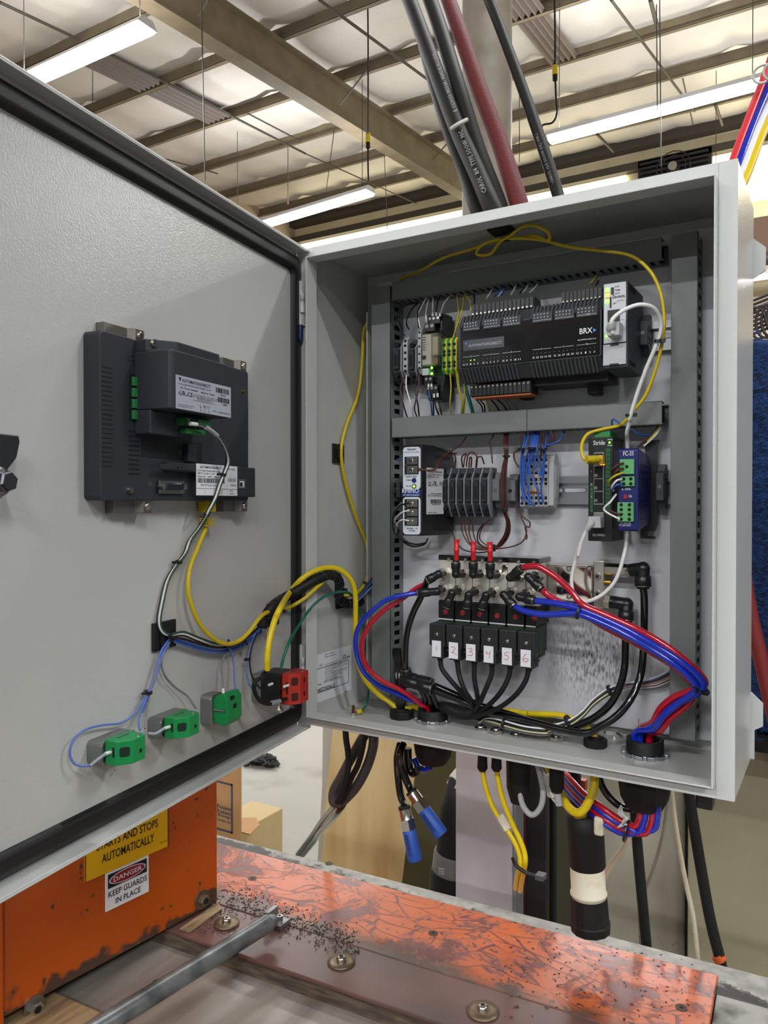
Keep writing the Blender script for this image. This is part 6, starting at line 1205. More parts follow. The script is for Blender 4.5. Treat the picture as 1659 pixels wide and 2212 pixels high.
# ------------------------------------------------------------------ machine table
TZ = -.26; TA = math.radians(2.8)
XT = Vector((math.cos(TA), math.sin(TA), 0)); YT = Vector((-math.sin(TA), math.cos(TA), 0)); TO = Vector((0, 0, TZ))
FT = (TO, XT, YT, Z_)
def tl(p, z=0): q = PZ(p, TZ+z)-TO; return (q.dot(XT), q.dot(YT))
yF = (tl((600, 1831))[1]+tl((1000, 1932))[1]+tl((1400, 2036))[1])/3
yOf = (tl(kt(170, 600))[1]+tl(kt(1659, 1010))[1]+tl(kr(1000, 1300))[1])/3
yOn = (tl(kt(500, 1010))[1]+tl(kt(1000, 1180))[1]+tl(kt(1500, 1370))[1])/3
yBn = (tl(kt(45, 1085), -.0)[1]+tl(kt(540, 1270))[1]+tl(kt(1250, 1545))[1])/3
xOr = tl(kr(1385, 1390))[0]
def scr_fn(kind):
    def fn(nt, N, L, b, tc):
        base = N.new('ShaderNodeMixRGB'); base.blend_type = 'MIX'
        n = N.new('ShaderNodeTexNoise'); n.inputs['Scale'].default_value = 11; n.inputs['Detail'].default_value = 12; n.inputs['Roughness'].default_value = .82; n.inputs['Distortion'].default_value = .5
        L.new(tc.outputs['Object'], n.inputs['Vector'])
        r = N.new('ShaderNodeValToRGB'); r.color_ramp.elements[0].position = .515; r.color_ramp.elements[1].position = .55
        L.new(n.outputs[0], r.inputs[0])
        v = N.new('ShaderNodeTexVoronoi'); v.feature = 'DISTANCE_TO_EDGE'; v.inputs['Scale'].default_value = 22
        mp = N.new('ShaderNodeMapping'); mp.inputs['Scale'].default_value = (.5, 1.6, 1); mp.inputs['Rotation'].default_value = (0, 0, .5)
        n2 = N.new('ShaderNodeTexNoise'); n2.inputs['Scale'].default_value = 5; L.new(tc.outputs['Object'], n2.inputs['Vector'])
        ad = N.new('ShaderNodeVectorMath'); ad.operation = 'ADD'; sc = N.new('ShaderNodeVectorMath'); sc.operation = 'SCALE'; sc.inputs[3].default_value = .18
        L.new(n2.outputs['Color'], sc.inputs[0]); L.new(tc.outputs['Object'], ad.inputs[0]); L.new(sc.outputs[0], ad.inputs[1]); L.new(ad.outputs[0], mp.inputs[0]); L.new(mp.outputs[0], v.inputs['Vector'])
        r2 = N.new('ShaderNodeValToRGB'); r2.color_ramp.elements[0].position = .012; r2.color_ramp.elements[0].color = (1, 1, 1, 1); r2.color_ramp.elements[1].position = .03; r2.color_ramp.elements[1].color = (0, 0, 0, 1)
        L.new(v.outputs['Distance'], r2.inputs[0])
        n3 = N.new('ShaderNodeTexNoise'); n3.inputs['Scale'].default_value = 18; n3.inputs['Detail'].default_value = 4; L.new(tc.outputs['Object'], n3.inputs['Vector'])
        r3 = N.new('ShaderNodeValToRGB'); r3.color_ramp.elements[0].position = .36; r3.color_ramp.elements[1].position = .48; L.new(n3.outputs[0], r3.inputs[0])
        mu = N.new('ShaderNodeMath'); mu.operation = 'MULTIPLY'; L.new(r2.outputs[0], mu.inputs[0]); L.new(r3.outputs[0], mu.inputs[1])
        mx = N.new('ShaderNodeMath'); mx.operation = 'MAXIMUM'; L.new(r.outputs[0], mx.inputs[0]); L.new(mu.outputs[0], mx.inputs[1])
        base.inputs[1].default_value = rgb((176, 84, 38)); base.inputs[2].default_value = rgb((98, 48, 46)); L.new(mx.outputs[0], base.inputs[0])
        # fine dark specks
        n4 = N.new('ShaderNodeTexNoise'); n4.inputs['Scale'].default_value = 130; n4.inputs['Detail'].default_value = 3; L.new(tc.outputs['Object'], n4.inputs['Vector'])
        r4 = N.new('ShaderNodeValToRGB'); r4.color_ramp.elements[0].position = .63; r4.color_ramp.elements[1].position = .68; L.new(n4.outputs[0], r4.inputs[0])
        b2 = N.new('ShaderNodeMixRGB'); L.new(r4.outputs[0], b2.inputs[0]); L.new(base.outputs[0], b2.inputs[1]); b2.inputs[2].default_value = rgb((62, 44, 38))
        # grimy near edge (object y)
        sx = N.new('ShaderNodeSeparateXYZ'); L.new(tc.outputs['Object'], sx.inputs[0])
        n5 = N.new('ShaderNodeTexNoise'); n5.inputs['Scale'].default_value = 24; n5.inputs['Detail'].default_value = 5; L.new(tc.outputs['Object'], n5.inputs['Vector'])
        m5 = N.new('ShaderNodeMath'); m5.operation = 'MULTIPLY_ADD'; m5.inputs[1].default_value = .05; L.new(n5.outputs[0], m5.inputs[0]); L.new(sx.outputs[1], m5.inputs[2])
        r5 = N.new('ShaderNodeMapRange'); r5.inputs[1].default_value = -.028; r5.inputs[2].default_value = -.008; r5.inputs[3].default_value = .9; r5.inputs[4].default_value = 0; L.new(m5.outputs[0], r5.inputs[0])
        b3 = N.new('ShaderNodeMixRGB'); L.new(r5.outputs[0], b3.inputs[0]); L.new(b2.outputs[0], b3.inputs[1]); b3.inputs[2].default_value = rgb((84, 70, 62))
        L.new(b3.outputs[0], b.inputs['Base Color'])
        bp_ = N.new('ShaderNodeBump'); bp_.inputs['Strength'].default_value = .25; bp_.inputs['Distance'].default_value = .0012; bp_.invert = True; L.new(mx.outputs[0], bp_.inputs['Height']); L.new(bp_.outputs[0], b.inputs['Normal'])
    return fn
def dirt_fn(y0, yw, amp, clean, dirty, sc=16):   # soot lying along one edge, with its own ragged outline
    def fn(nt, N, L, b, tc):
        sx = N.new('ShaderNodeSeparateXYZ'); L.new(tc.outputs['Object'], sx.inputs[0])
        n = N.new('ShaderNodeTexNoise'); n.inputs['Scale'].default_value = sc; n.inputs['Detail'].default_value = 8; n.inputs['Roughness'].default_value = .7; L.new(tc.outputs['Object'], n.inputs['Vector'])
        m = N.new('ShaderNodeMath'); m.operation = 'MULTIPLY_ADD'; m.inputs[1].default_value = -amp; L.new(n.outputs[0], m.inputs[0]); L.new(sx.outputs[1], m.inputs[2])
        r = N.new('ShaderNodeMapRange'); r.inputs[1].default_value = y0-amp*.5; r.inputs[2].default_value = y0+yw-amp*.5; r.inputs[3].default_value = 1; r.inputs[4].default_value = 0; L.new(m.outputs[0], r.inputs[0])
        n2 = N.new('ShaderNodeTexNoise'); n2.inputs['Scale'].default_value = 60; n2.inputs['Detail'].default_value = 5; L.new(tc.outputs['Object'], n2.inputs['Vector'])
        r2 = N.new('ShaderNodeValToRGB'); r2.color_ramp.elements[0].position = .35; r2.color_ramp.elements[1].position = .7; r2.color_ramp.elements[0].color = rgb(clean); r2.color_ramp.elements[1].color = rgb([int(v*.78) for v in clean]); L.new(n2.outputs[0], r2.inputs[0])
        x = N.new('ShaderNodeMixRGB'); L.new(r.outputs[0], x.inputs[0]); L.new(r2.outputs[0], x.inputs[1]); x.inputs[2].default_value = rgb(dirty); L.new(x.outputs[0], b.inputs['Base Color'])
    return fn
STEELT = mat('worn_table_steel', (176, 172, 164), .5, .15, bump=(60, .15, .0008), fn=dirt_fn(-(yF-(yOf-.03))/2+.053, .010, .13, (160, 157, 150), (54, 52, 48), 22))
BEDM = mat('brushed_bed_steel', (176, 170, 160), .42, .4, var=(9, (128, 120, 112), .35, .65, (2.5, .35, 1)), bump=(220, .08, .0005))
tb_ = thing('machine_table', 'worn steel machine table under the enclosure with a dirty front strip', 'machine table', TO+YT*yF)
build(MB(FT).box(-2.4, 1.7, yOf-.03, yF, -.05, -.0045), 'top_plate', STEELT, tb_, bevel=.002)
build(MB(FT).box(-.75, .75, -.5, yOf-.03, -.05, -.020), 'bed_plate', BEDM, tb_, bevel=.002)
build(MB(FT).box(-2.4, 1.7, -1.1, -.501, -.05, -.022), 'deck_absorber', BLKR, tb_)  # unseen dark cover, added to cut light bounced off the table
build(MB(FT).box(-2.4, 1.7, -1.1, yF-.03, -.9, -.05), 'base', mat('machine_base', (120, 116, 108), .6), tb_)  # stretched far out of view to cut bounce from the floor
build(MB(FT).box(xOr+.001, 1.7, -.5, yOf-.0305, -.045, -.0045), 'corner_plate', mat('grimy_steel', (150, 147, 140), .55, .1, var=(16, (60, 57, 52), .45, .6), bump=(60, .2, .0008)), tb_, bevel=.001)
build(MB(FT).box(-.75, xOr, yBn-.004, yOf-.03, -.02, -.006), 'strip_core', mat('wood_core', (92, 78, 62), .75, var=(30, (60, 50, 42), .4, .6, (1, 6, 6))), tb_)
op = build(MB(FT).box(-.7, xOr, yOn, yOf, -.0045, 0), 'orange_plate', mat('scratched_orange', (206, 98, 52), .36, coat=.08, fn=scr_fn(0)), tb_, bevel=.0012)
tx = tl((450, 1990))[0]
bs_ = build(MB(FT).box(tl(kt(300, 1150))[0], xOr, yBn, yOn-.0006, -.006, -.0005), 'brown_strip', mat('brown_phenolic', (104, 72, 66), .35, var=(8, (78, 58, 54), .4, .65), bump=(160, .1, .0006)), tb_, bevel=.001)
build(MB(FT).box(-.75, tl(kt(300, 1150))[0]-.0015, yBn, yOn-.0006, -.006, -.0015), 'brown_strip', MATS['brown_phenolic'], tb_, bevel=.001)
WASH = mat('tarnished_washer', (120, 104, 84), .45, .7, bump=(80, .2, .0006))
def tbolt(p, R, label=None, z=0, rb=.006):
    u_, v_ = tl(p, z); t = build(MB(FT).lathe((u_, v_, z), (0, 0, 1), [(0, R), (.0012, R), (.0016, R*.5), (.0016, .001)], 32), 'fender_washer', WASH, tb_)
    build(MB(FT).lathe((u_, v_, z+.0014), (0, 0, 1), [(0, rb), (.0035, rb), (.0055, rb*.75), (.006, rb*.55)], 18), 'button_bolt', NICK, t)
    build(MB(FT).lathe((u_, v_, z+.0075), (0, 0, 1), [(0, rb*.38), (.0001, rb*.38)], 6, False), 'hex_socket', DKHOLE, t)
tbolt(kt(212, 1028), .0165); tbolt(kt(799, 1228), .0165); tbolt(kt(1524, 1480), .0175)
for p in (kt(345, 800), kt(1270, 1081), kr(1188, 1553)):
    u_, v_ = tl(p); t = build(MB(FT).lathe((u_, v_, .0002), (0, 0, 1), [(0, .0062), (.0004, .0060)], 20), 'flat_screw', mat('dark_screw', (74, 60, 48), .5, .6), tb_); build(MB(FT).lathe((u_, v_, .0007), (0, 0, 1), [(0, .0026), (.0001, .0026)], 6, False), 'hex_socket', DKHOLE, t)
for p in (kt(737, 709),):
    u_, v_ = tl(p); build(MB(FT).lathe((u_, v_, -.0045), (0, 0, 1), [(0, .006), (.0006, .0058)], 18), 'flat_screw', MATS['dark_screw'], tb_)
for p in (kg(1008, 1428),):
    u_, v_ = tl(p, -.02); build(MB(FT).lathe((u_, v_, -.0200), (0, 0, 1), [(0, .0065), (.0005, .006), (.0006, .003)], 18), 'flat_screw', MATS['dark_screw'], tb_)
# debris
mb = MB(FT); rr = random.Random(3)
for i in range(900):
    if i < 640: f_ = rr.random(); c = kt(180+f_*700+rr.gauss(0, 18), 905+f_*260+rr.gauss(0, 42)-20)
    elif i < 760: c = kt(rr.uniform(60, 260), rr.uniform(930, 1090))
    else: c = kr(rr.uniform(200, 1300), rr.uniform(1120, 1620))
    u_, v_ = tl(c); a = rr.random()*3.14; L_ = rr.uniform(.0008, .0030); w_ = rr.uniform(.0004, .0012); ca, sa = math.cos(a), math.sin(a)
    z = .0003
    mb.add([(u_+ca*L_, v_+sa*L_, z), (u_-sa*w_, v_+ca*w_, z), (u_-ca*L_, v_-sa*L_, z), (u_+sa*w_, v_-ca*w_, z), (u_, v_, z+.0009)], [(0, 1, 4), (1, 2, 4), (2, 3, 4), (3, 0, 4)])
o = build(mb, 'metal_chips', mat('chips_black', (34, 28, 26), .6)); tag(o, 'black chips scattered over the orange plate near the brown strip', 'debris', kind='stuff')
# pipe rail with end bracket
Pa, Pb = PZ((262, 2190), TZ+.014), PZ((586, 1990), TZ+.022)
dv = (Pb-Pa).normalized(); t = thing('pipe_rail', 'galvanised pipe rail ending in a bolted bracket on the brown strip', 'pipe', Pb)
PIPE = mat('galvanised', (138, 141, 142), .36, .55, var=(30, (86, 90, 92), .4, .65), bump=(50, .15, .0008))
build(MB().cyl(Pa-dv*.5, Pb-dv*.005, .0108, n=24, raw=True), 'pipe', PIPE, t); build(MB().tube([Pb-dv*.03, Pb-dv*.008, Pb+dv*.006], [.0108, .0104, .0085, .006], 16, 3), 'flattened_end', PIPE, t)
u_, v_ = tl((596, 1995), .0)
br_ = build(MB(FT).prism([(u_-.010, v_-.012), (u_+.016, v_-.012), (u_+.016, v_+.010), (u_-.010, v_+.010)], 'z', 0, .006), 'bracket_foot', PIPE, t, bevel=.001)
build(MB(FT).box(u_-.010, u_-.003, v_-.012, v_+.010, .004, .018), 'bracket_tab', PIPE, t, bevel=.001)
build(MB(FT).lathe((u_+.006, v_, .006), (0, 0, 1), [(0, .0042), (.006, .004)], 14), 'cap_screw', STEEL, t); build(MB(FT).lathe((u_+.006, v_, .0122), (0, 0, 1), [(0, .002), (.0001, .002)], 6, False), 'hex_socket', DKHOLE, t)
# orange guard
def org_fn(nt, N, L, b, tc):
    n = N.new('ShaderNodeTexNoise'); n.inputs['Scale'].default_value = 26; n.inputs['Detail'].default_value = 5; L.new(tc.outputs['Object'], n.inputs['Vector'])
    sx = N.new('ShaderNodeSeparateXYZ'); L.new(tc.outputs['Object'], sx.inputs[0])
    ma = N.new('ShaderNodeMath'); ma.operation = 'MULTIPLY_ADD'; ma.inputs[1].default_value = .09; L.new(n.outputs[0], ma.inputs[0]); L.new(sx.outputs[2], ma.inputs[2])
    mr = N.new('ShaderNodeMapRange'); mr.inputs[1].default_value = GZ[0]; mr.inputs[2].default_value = GZ[0]+.006; mr.inputs[3].default_value = 1; mr.inputs[4].default_value = 0; L.new(ma.outputs[0], mr.inputs[0])
    n2 = N.new('ShaderNodeTexNoise'); n2.inputs['Scale'].default_value = 55; n2.inputs['Detail'].default_value = 2; L.new(tc.outputs['Object'], n2.inputs['Vector'])
    r2 = N.new('ShaderNodeValToRGB'); r2.color_ramp.elements[0].position = .70; r2.color_ramp.elements[1].position = .72; L.new(n2.outputs[0], r2.inputs[0])
    mx = N.new('ShaderNodeMath'); mx.operation = 'MAXIMUM'; L.new(mr.outputs[0], mx.inputs[0]); L.new(r2.outputs[0], mx.inputs[1])
    m = N.new('ShaderNodeMixRGB'); m.inputs[1].default_value = rgb((188, 80, 4)); m.inputs[2].default_value = rgb((82, 58, 46)); L.new(mx.outputs[0], m.inputs[0]); L.new(m.outputs[0], b.inputs['Base Color'])
GZ = [-.114]
g1_, g0_ = PZ((470, 1950), TZ), Vector((0, 0, 0)); g0_ = PZ((75, 2165), TZ)
gd = (g0_-g1_); gd.z = 0; gd.normalize(); gn = Vector((0, 0, 1)).cross(gd)*-1
if gn.x < 0: gn = -gn
FG = (g1_, gd, gn, Z_)         # along, outwards (towards +x), up
def gl(p, s=0.0): q = onp(p, gn, gn.dot(g1_)+s)-g1_; return (q.dot(gd), q.z)
gL = gl((8, 2100))[0]
OR = mat('orange_guard_paint', (188, 80, 4), .38, fn=org_fn)
t = thing('machine_guard', 'bright orange steel guard box with warning signs and chipped lower edge', 'machine guard', g1_)
h0 = gl((250, 2080))[1]
build(MB(FG).box(0, gL, -.25, 0, -.0+.001, .33), 'panel', OR, t, bevel=.002)
build(MB(FG).box(gL+.001, gL+.4, -.25, .004, -.02, .33), 'side_panel', OR, t, bevel=.003)
for p in (kg(1300, 900), kg(225, 1590)):
    u_, z_ = gl(p, .003); b_ = build(MB(FG).lathe((u_, .0, z_), (0, 1, 0), [(0, .0125), (.002, .0125)], 24), 'washer', STEEL if p[0] < 200 else WASH, t)
    build(MB(FG).lathe((u_, .002, z_), (0, 1, 0), [(0, .0075), (.006, .0075), (.007, .006)], 6, False), 'hex_bolt', NICK if p[0] < 200 else WASH, b_); build(MB(FG).lathe((u_, .0091, z_), (0, 1, 0), [(0, .004), (.0001, .004)], 14), 'socket', DKHOLE, b_)
def sign(pl, pr, zb_, zt_, m_, nm, label, cat):
    o = build(MB(FG).box(pr, pl, .0003, .0012, zb_, zt_), nm, m_); tag(o, label, cat); return o
def gt(mb, s_, a, b, h, s=.0013, al=0):
    P = g1_+gd*a[0]+gn*s+Z_*a[1]; w_ = abs(a[0]-b[0]); mb.text(s_, P, -gd, Z_, h, w_, .0002)
uL, uR = gl(kg(540, 700))[0], gl(kg(1074, 400))[0]; zb_ = (gl(kg(541, 800))[1]+gl(kg(1074, 542))[1])/2
sy = sign(uL, uR, zb_, zb_+.15, mat('sign_yellow', (240, 184, 0), .35), 'caution_sign', 'yellow warning sign reading STARTS AND STOPS AUTOMATICALLY on the orange guard', 'sign')
mb = MB(FG)
for a, b in ((uL, uL-.0012), (uR+.0012, uR)): mb.box(b, a, .0012, .0014, zb_, zb_+.15)
build(mb, 'sign_edge', INK, sy, norm=False)
mb = MB(FG)
l2a, l2b = gl(kg(648, 670)), gl(kg(982, 520)); l1a, l1b = gl(kg(614, 612)), gl(kg(1006, 432)); H1 = gl(kg(860, 500))[1]-gl(kg(860, 570))[1]
z2 = (l2a[1]+l2b[1])/2; z1 = (l1a[1]+l1b[1])/2; hh = .0105
gt(mb, 'AUTOMATICALLY', (l2a[0], z2), (l2b[0], 0), hh); gt(mb, 'STARTS AND STOPS', (l1a[0], z2+.0165), (l1b[0], 0), hh); gt(mb, 'THIS MACHINE', (l1a[0]-.01, z2+.033), (l1b[0]+.012, 0), hh)
gt(mb, '5310-H W2 78', (gl(kg(1022, 540))[0], gl(kg(1022, 540))[1]), (gl(kg(1062, 520))[0], 0), .0018)
build(mb, 'lettering', INK, sy, norm=False)
uL, uR = gl(kg(672, 800))[0], gl(kg(948, 720))[0]; zb_ = (gl(kg(675, 985))[1]+gl(kg(950, 835))[1])/2; zt_ = (gl(kg(670, 740))[1]+gl(kg(945, 605))[1])/2
sd = sign(uL, uR, zb_, zt_, mat('sign_white', (236, 234, 236), .35), 'danger_sign', 'white danger sign reading KEEP GUARDS IN PLACE on the orange guard', 'sign')
hS = zt_-zb_; wS = uL-uR
build(MB(FG).box(uR+wS*.05, uL-wS*.05, .0012, .0014, zt_-hS*.43, zt_-hS*.06), 'black_band', INK, sd)
cu2, cz2 = (uL+uR)/2, zt_-hS*.245
for (a_, b_, s_, m_) in ((wS*.425, hS*.165, .0015, INKW), (wS*.40, hS*.145, .0016, mat('danger_red', (150, 24, 44), .4))):
    build(MB(FG).prism([(cu2+a_*math.cos(k_*math.pi/16), cz2+b_*math.sin(k_*math.pi/16)) for k_ in range(32)], 'y', s_-.0003, s_), 'oval', m_, sd)
mb = MB(FG); gt(mb, 'DANGER', (cu2+wS*.33, cz2-hS*.06), (cu2-wS*.33, 0), hS*.125, .0017); build(mb, 'lettering', INKW, sd, norm=False)
mb = MB(FG); gt(mb, 'KEEP GUARDS', (uL-wS*.06, zb_+hS*.335), (uR+wS*.05, 0), hS*.155); gt(mb, 'IN PLACE', (uL-wS*.22, zb_+hS*.10), (uR+wS*.20, 0), hS*.155); build(mb, 'lettering', INK, sd, norm=False)
# wooden blocks in front of the guard
WOOD = mat('oily_wood', (150, 126, 92), .65, var=(14, (104, 82, 56), .4, .65, (8, 1, 8)), bump=(60, .25, .001))
u_, v_ = tl(kg(300, 1640), -.012); 
o = build(MB(FT).box(u_-.06, tl(kg(620, 1640), -.01)[0], v_-.2, tl(kg(430, 1530), -.01)[1], -.02, -.009), 'wood_board', WOOD, None, bevel=.001); tag(o, 'short wooden board on the table at the bottom left corner', 'board')
u1_, v1_ = tl(kt(0, 1085)); u2_, v2_ = tl(kt(170, 925))
o = build(MB(FT).add([(p_[0], p_[1], z_) for z_ in (-.001, .0012) for p_ in (tl(kg(1150, 1090)), tl(kg(1220, 1110)), tl(kg(1420, 960)), tl(kg(1395, 918)))], [(0, 1, 2, 3), (4, 5, 6, 7), (0, 1, 5, 4), (1, 2, 6, 5), (2, 3, 7, 6), (3, 0, 4, 7)]), 'wood_shim', WOOD); tag(o, 'strip of splintered wood at the foot of the orange guard', 'wood strip')
# ------------------------------------------------------------------ things behind and below
def tub(name, label, cat, P, r, m_, n=10, grp=None, sub=6): return wire(name, label, P, r, m_, cat, grp, n, sub)
# plywood
PLY = mat('plywood', (214, 186, 136), .55, var=(2.2, (186, 148, 92), .45, .62, (3, 1, .5)), bump=(12, .15, .002))
q = [PY(p, .95) for p in ((722, 1540), (1012, 1540), (1000, 1700), (868, 1895), (866, 1960), (688, 1960), (706, 1700))]
o = build(MB().prism([(v.x, v.z) for v in q], 'y', .95, .97), 'plywood_sheet', PLY); tag(o, 'pale plywood sheet standing behind the table under the enclosure', 'plywood')
q = [PY(p, .97) for p in ((700, 1540), (724, 1540), (712, 1700), (690, 1960), (682, 1960), (698, 1700))]
o = build(MB().prism([(v.x, v.z) for v in q], 'y', .965, .99), 'plywood_edge_strip', mat('pale_frame', (178, 172, 160), .6)); tag(o, 'pale grey metal edge along the left side of the plywood', 'trim')
q = [PY(p, .85) for p in ((905, 1600), (1010, 1600), (990, 1960), (862, 1960))]
o = build(MB().prism([(v.x, v.z) for v in q], 'y', .85, .9), 'olive_post', mat('olive_dark', (72, 66, 36), .5)); tag(o, 'dark olive post between the plywood and the white panel', 'post')
# white panel
q0, q1 = PY((985, 1600), .40), PY((1106, 1600), .40)
o = build(MB().box(q0.x, q1.x, .40, .43, -.45, -.03), 'white_board', mat('white_board', (222, 216, 222), .45, var=(6, (206, 198, 204), .4, .7))); tag(o, 'plain white board hanging below the enclosure behind the yellow cords', 'board')
o = build(MB().box(q1.x+.001, PY((1122, 1700), .42).x, .405, .44, -.45, -.03), 'grey_board_edge', mat('board_edge', (150, 148, 150), .5)); tag(o, 'grey edge strip right of the white hanging board', 'trim')
# big grey/black connector left of the white board
t = thing('pin_connector', 'large black and grey pin-and-sleeve connector half hidden by the white board', 'connector', PY((965, 1900), .47))
a, b = PY(ku(1600, 560), .47), PY(ku(1545, 1740), .47); d = (b-a).normalized(); L = (b-a).length
build(MB().lathe(a, d, [(0, .008), (.01, .024), (L*.30, .034), (L*.32, .037), (L*.75, .041)], 24, True, 0, True), 'black_body', BLKR, t)
build(MB().lathe(a, d, [(L*.74, .043), (L*.76, .045), (L*.93, .047)], 28, True, 0, True), 'grey_ring', mat('connector_grey', (112, 108, 106), .5), t)
build(MB().lathe(a, d, [(L*.92, .049), (L*1.2, .052)], 28, True, 0, True), 'lower_collar', BLKR, t)
build(MB().lathe(a-d*.006, d, [(-.004, .010), (.012, .022), (L*.14, .0275)], 6, False, 0, True), 'white_nut', mat('nut_white', (206, 206, 196), .45), t)
mb = MB(); P = PY(ku(1330, 1640), .424); mb.text('CS-8369', P, X_, Z_, .003, .012).text('50A 250V', P-Z_*.0045+X_*.001, X_, Z_, .003, .011).text('AC 3P 4W', P-Z_*.009+X_*.001, X_, Z_, .003, .011); build(mb, 'lettering', INKW, t, norm=False)
# floor, box
t = thing('cardboard_box', 'brown cardboard box with blue print behind the orange guard', 'box', PZ((480, 1790), FLOORZ))
bx_ = PY((518, 1700), 1.25); 
CB = mat('cardboard', (176, 134, 86), .7)
build(MB().box(bx_.x-.5, bx_.x, 1.25, 1.262, -.95, -.50), 'carton', CB, t, bevel=.004)
mb = MB(); fx = PY(kg(1395, 270), 1.249)
def bt(s_, a, b, h): P, Q = PY(kg(*a), 1.2485), PY(kg(*b), 1.2485); mb.text(s_, P, X_, Z_, h, (Q-P).length)
bt('Frozen', (1390, 310), (1465, 275), .014); bt('Products', (1390, 340), (1465, 312), .014); bt('Keep', (1395, 368), (1465, 340), .014); bt('Carton, Inc', (1390, 392), (1468, 372), .010)
p0_, p1_ = PY(kg(1360, 440), 1.2485), PY(kg(1487, 160), 1.2485)
mb.box(p1_.x-.006, p1_.x, 1.2475, 1.249, p0_.z, p1_.z).box(p0_.x-.1, p1_.x, 1.2475, 1.249, p1_.z-.006, p1_.z).box(p0_.x-.1, p1_.x, 1.2475, 1.249, p0_.z, p0_.z+.006)
build(mb, 'print', mat('box_blue', (60, 66, 96), .6), t, norm=False)
q = [PZ(p, -.98) for p in (kg(1530, 375), kg(1640, 372), kg(1659, 420), kg(1600, 480), kg(1530, 460))]
o = build(MB().prism([(v.x, v.y) for v in q], 'z', -.985, -.98), 'cardboard_flap', CB); tag(o, 'loose cardboard flap beside the brown box', 'cardboard')
q = PZ((565, 1795), -1.1); o = build(MB().box(q.x-.12, q.x+.05, q.y-.25, q.y+.08, FLOORZ, -1.02), 'wood_crate', mat('crate_wood', (190, 166, 120), .65), None, bevel=.004); tag(o, 'pale wooden block under the cardboard flap on the floor', 'crate')
# black fluff on the floor
mb = MB(); c = PZ((566, 1653), FLOORZ); rr = random.Random(5)
for i in range(110):
    a = rr.random()*6.28; e = c+Vector((rr.gauss(0, .045), rr.gauss(0, .03), .01+rr.random()*.03)); mb.tube([e, e+Vector((math.cos(a)*.03, math.sin(a)*.03, rr.random()*.02)), e+Vector((math.cos(a+1.6)*.035, math.sin(a+1.6)*.03, .004))], .007, 4, 3)
o = build(mb, 'black_fluff', BLKR, norm=False); tag(o, 'tuft of black fluff lying on the concrete floor', 'debris', kind='stuff')
# cabinets at right
CAB = mat('beige_cabinet', (176, 168, 140), .5, var=(3, (158, 148, 118), .45, .75), bump=(14, .1, .002))
zc_ = (PY((1640, 1617), .75).z)
o = build(MB().box(PY((1486, 1700), .75).x, PY((1486, 1700), .75).x+.9, .75, 1.2, FLOORZ, zc_), 'metal_cabinet', CAB, None, bevel=.003); tag(o, 'beige metal cabinet at the right below the blue pad', 'cabinet')
build(MB().box(PY((1486, 1700), .75).x, PY((1486, 1700), .75).x+.9, .745, 1.2, zc_+.001, zc_+.010), 'white_rim', WHT, o)
xL_, xR_ = PY((1186, 1700), .8).x, PY((1478, 1700), .78).x
o = build(MB().box(xL_, xR_, .80, 1.2, FLOORZ, .0), 'metal_cabinet', mat('pale_cabinet', (190, 186, 166), .5, var=(3, (150, 144, 124), .5, .75), bump=(14, .1, .002)), None, bevel=.006); tag(o, 'pale scuffed cabinet behind the hanging yellow plug', 'cabinet')
o = build(MB().box(xR_+.001, PY((1488, 1700), .79).x, .79, 1.15, FLOORZ, .0), 'dark_gap_strip', BLK); tag(o, 'narrow black strip in the gap between the two beige cabinets', 'post')  # black strip filling the split between the cabinets
# dark things between white board and cabinet
for (xa, xb, m_, lab, y_) in ((1124, 1140, mat('dull_red_hose', (84, 26, 26), .6), 'dull red strap right of the white board', .46), (1138, 1180, mat('black_post', (34, 33, 33), .5), 'wide black hanging cable tray right of the white board', .44), (1178, 1196, BLKR, 'narrow black cable right of the wide black tray', .5), (1186, 1240, mat('olive_brown', (84, 80, 64), .6), 'olive brown post behind the white plug', .7)):
    a_, b_ = PY((xa, 1700), y_).x, PY((xb, 1700), y_).x
    o = build(MB().box(a_, b_, y_, y_+.02, -.7, -.02), 'hanging_strap' if 'strap' in lab else ('cable_tray' if 'tray' in lab else 'upright'), m_, None, bevel=.003); tag(o, lab, 'strap' if 'strap' in lab else 'post')
# blue pad
PADM = mat('blue_fibre', (14, 50, 100), .9, var=(60, (8, 26, 60), .35, .6))
def fib(nt, N, L, b, tc): pass
px_ = PY((1560, 1000), .62).x; pz1_, pz0_ = PY((1640, 727), .62).z, PY((1640, 1590), .62).z
mb = MB(); nX, nZ = 30, 60; rr = random.Random(9); vs = []
for i in range(nZ+1):
    for j in range(nX+1): vs.append((px_+.45*j/nX, .62+rr.gauss(0, .003)+(.03 if i in (0, nZ) else 0), pz0_+(pz1_-pz0_)*i/nZ+rr.gauss(0, .001)))
mb.add(vs, [(i*(nX+1)+j, i*(nX+1)+j+1, (i+1)*(nX+1)+j+1, (i+1)*(nX+1)+j) for i in range(nZ) for j in range(nX)], True)
mb.box(px_, px_+.45, .65, .72, pz0_, pz1_)
t = thing('blue_pad', 'shaggy blue fibre pad hanging at the right edge', 'pad', (px_, .7, pz0_))
build(mb, 'pad', PADM, t)
mb = MB()
for i in range(2600):
    x0_ = px_+rr.random()*.2; z0_ = pz0_+rr.random()*(pz1_-pz0_+.004); a = rr.random()*6.28; r_ = rr.uniform(.004, .011)
    P = [Vector((x0_+r_*math.cos(a+k_*1.1), .612-rr.random()*.008, z0_+r_*math.sin(a+k_*1.1))) for k_ in range(4)]
    for k_ in range(3):
        dd = Vector((0, 0, .0007)); mb.add([P[k_], P[k_+1], P[k_+1]+dd, P[k_]+dd], [(0, 1, 2, 3)], False, True)
build(mb, 'curly_fibres', mat('blue_fibre_light', (30, 78, 138), .8), t, kind='stuff', norm=False)
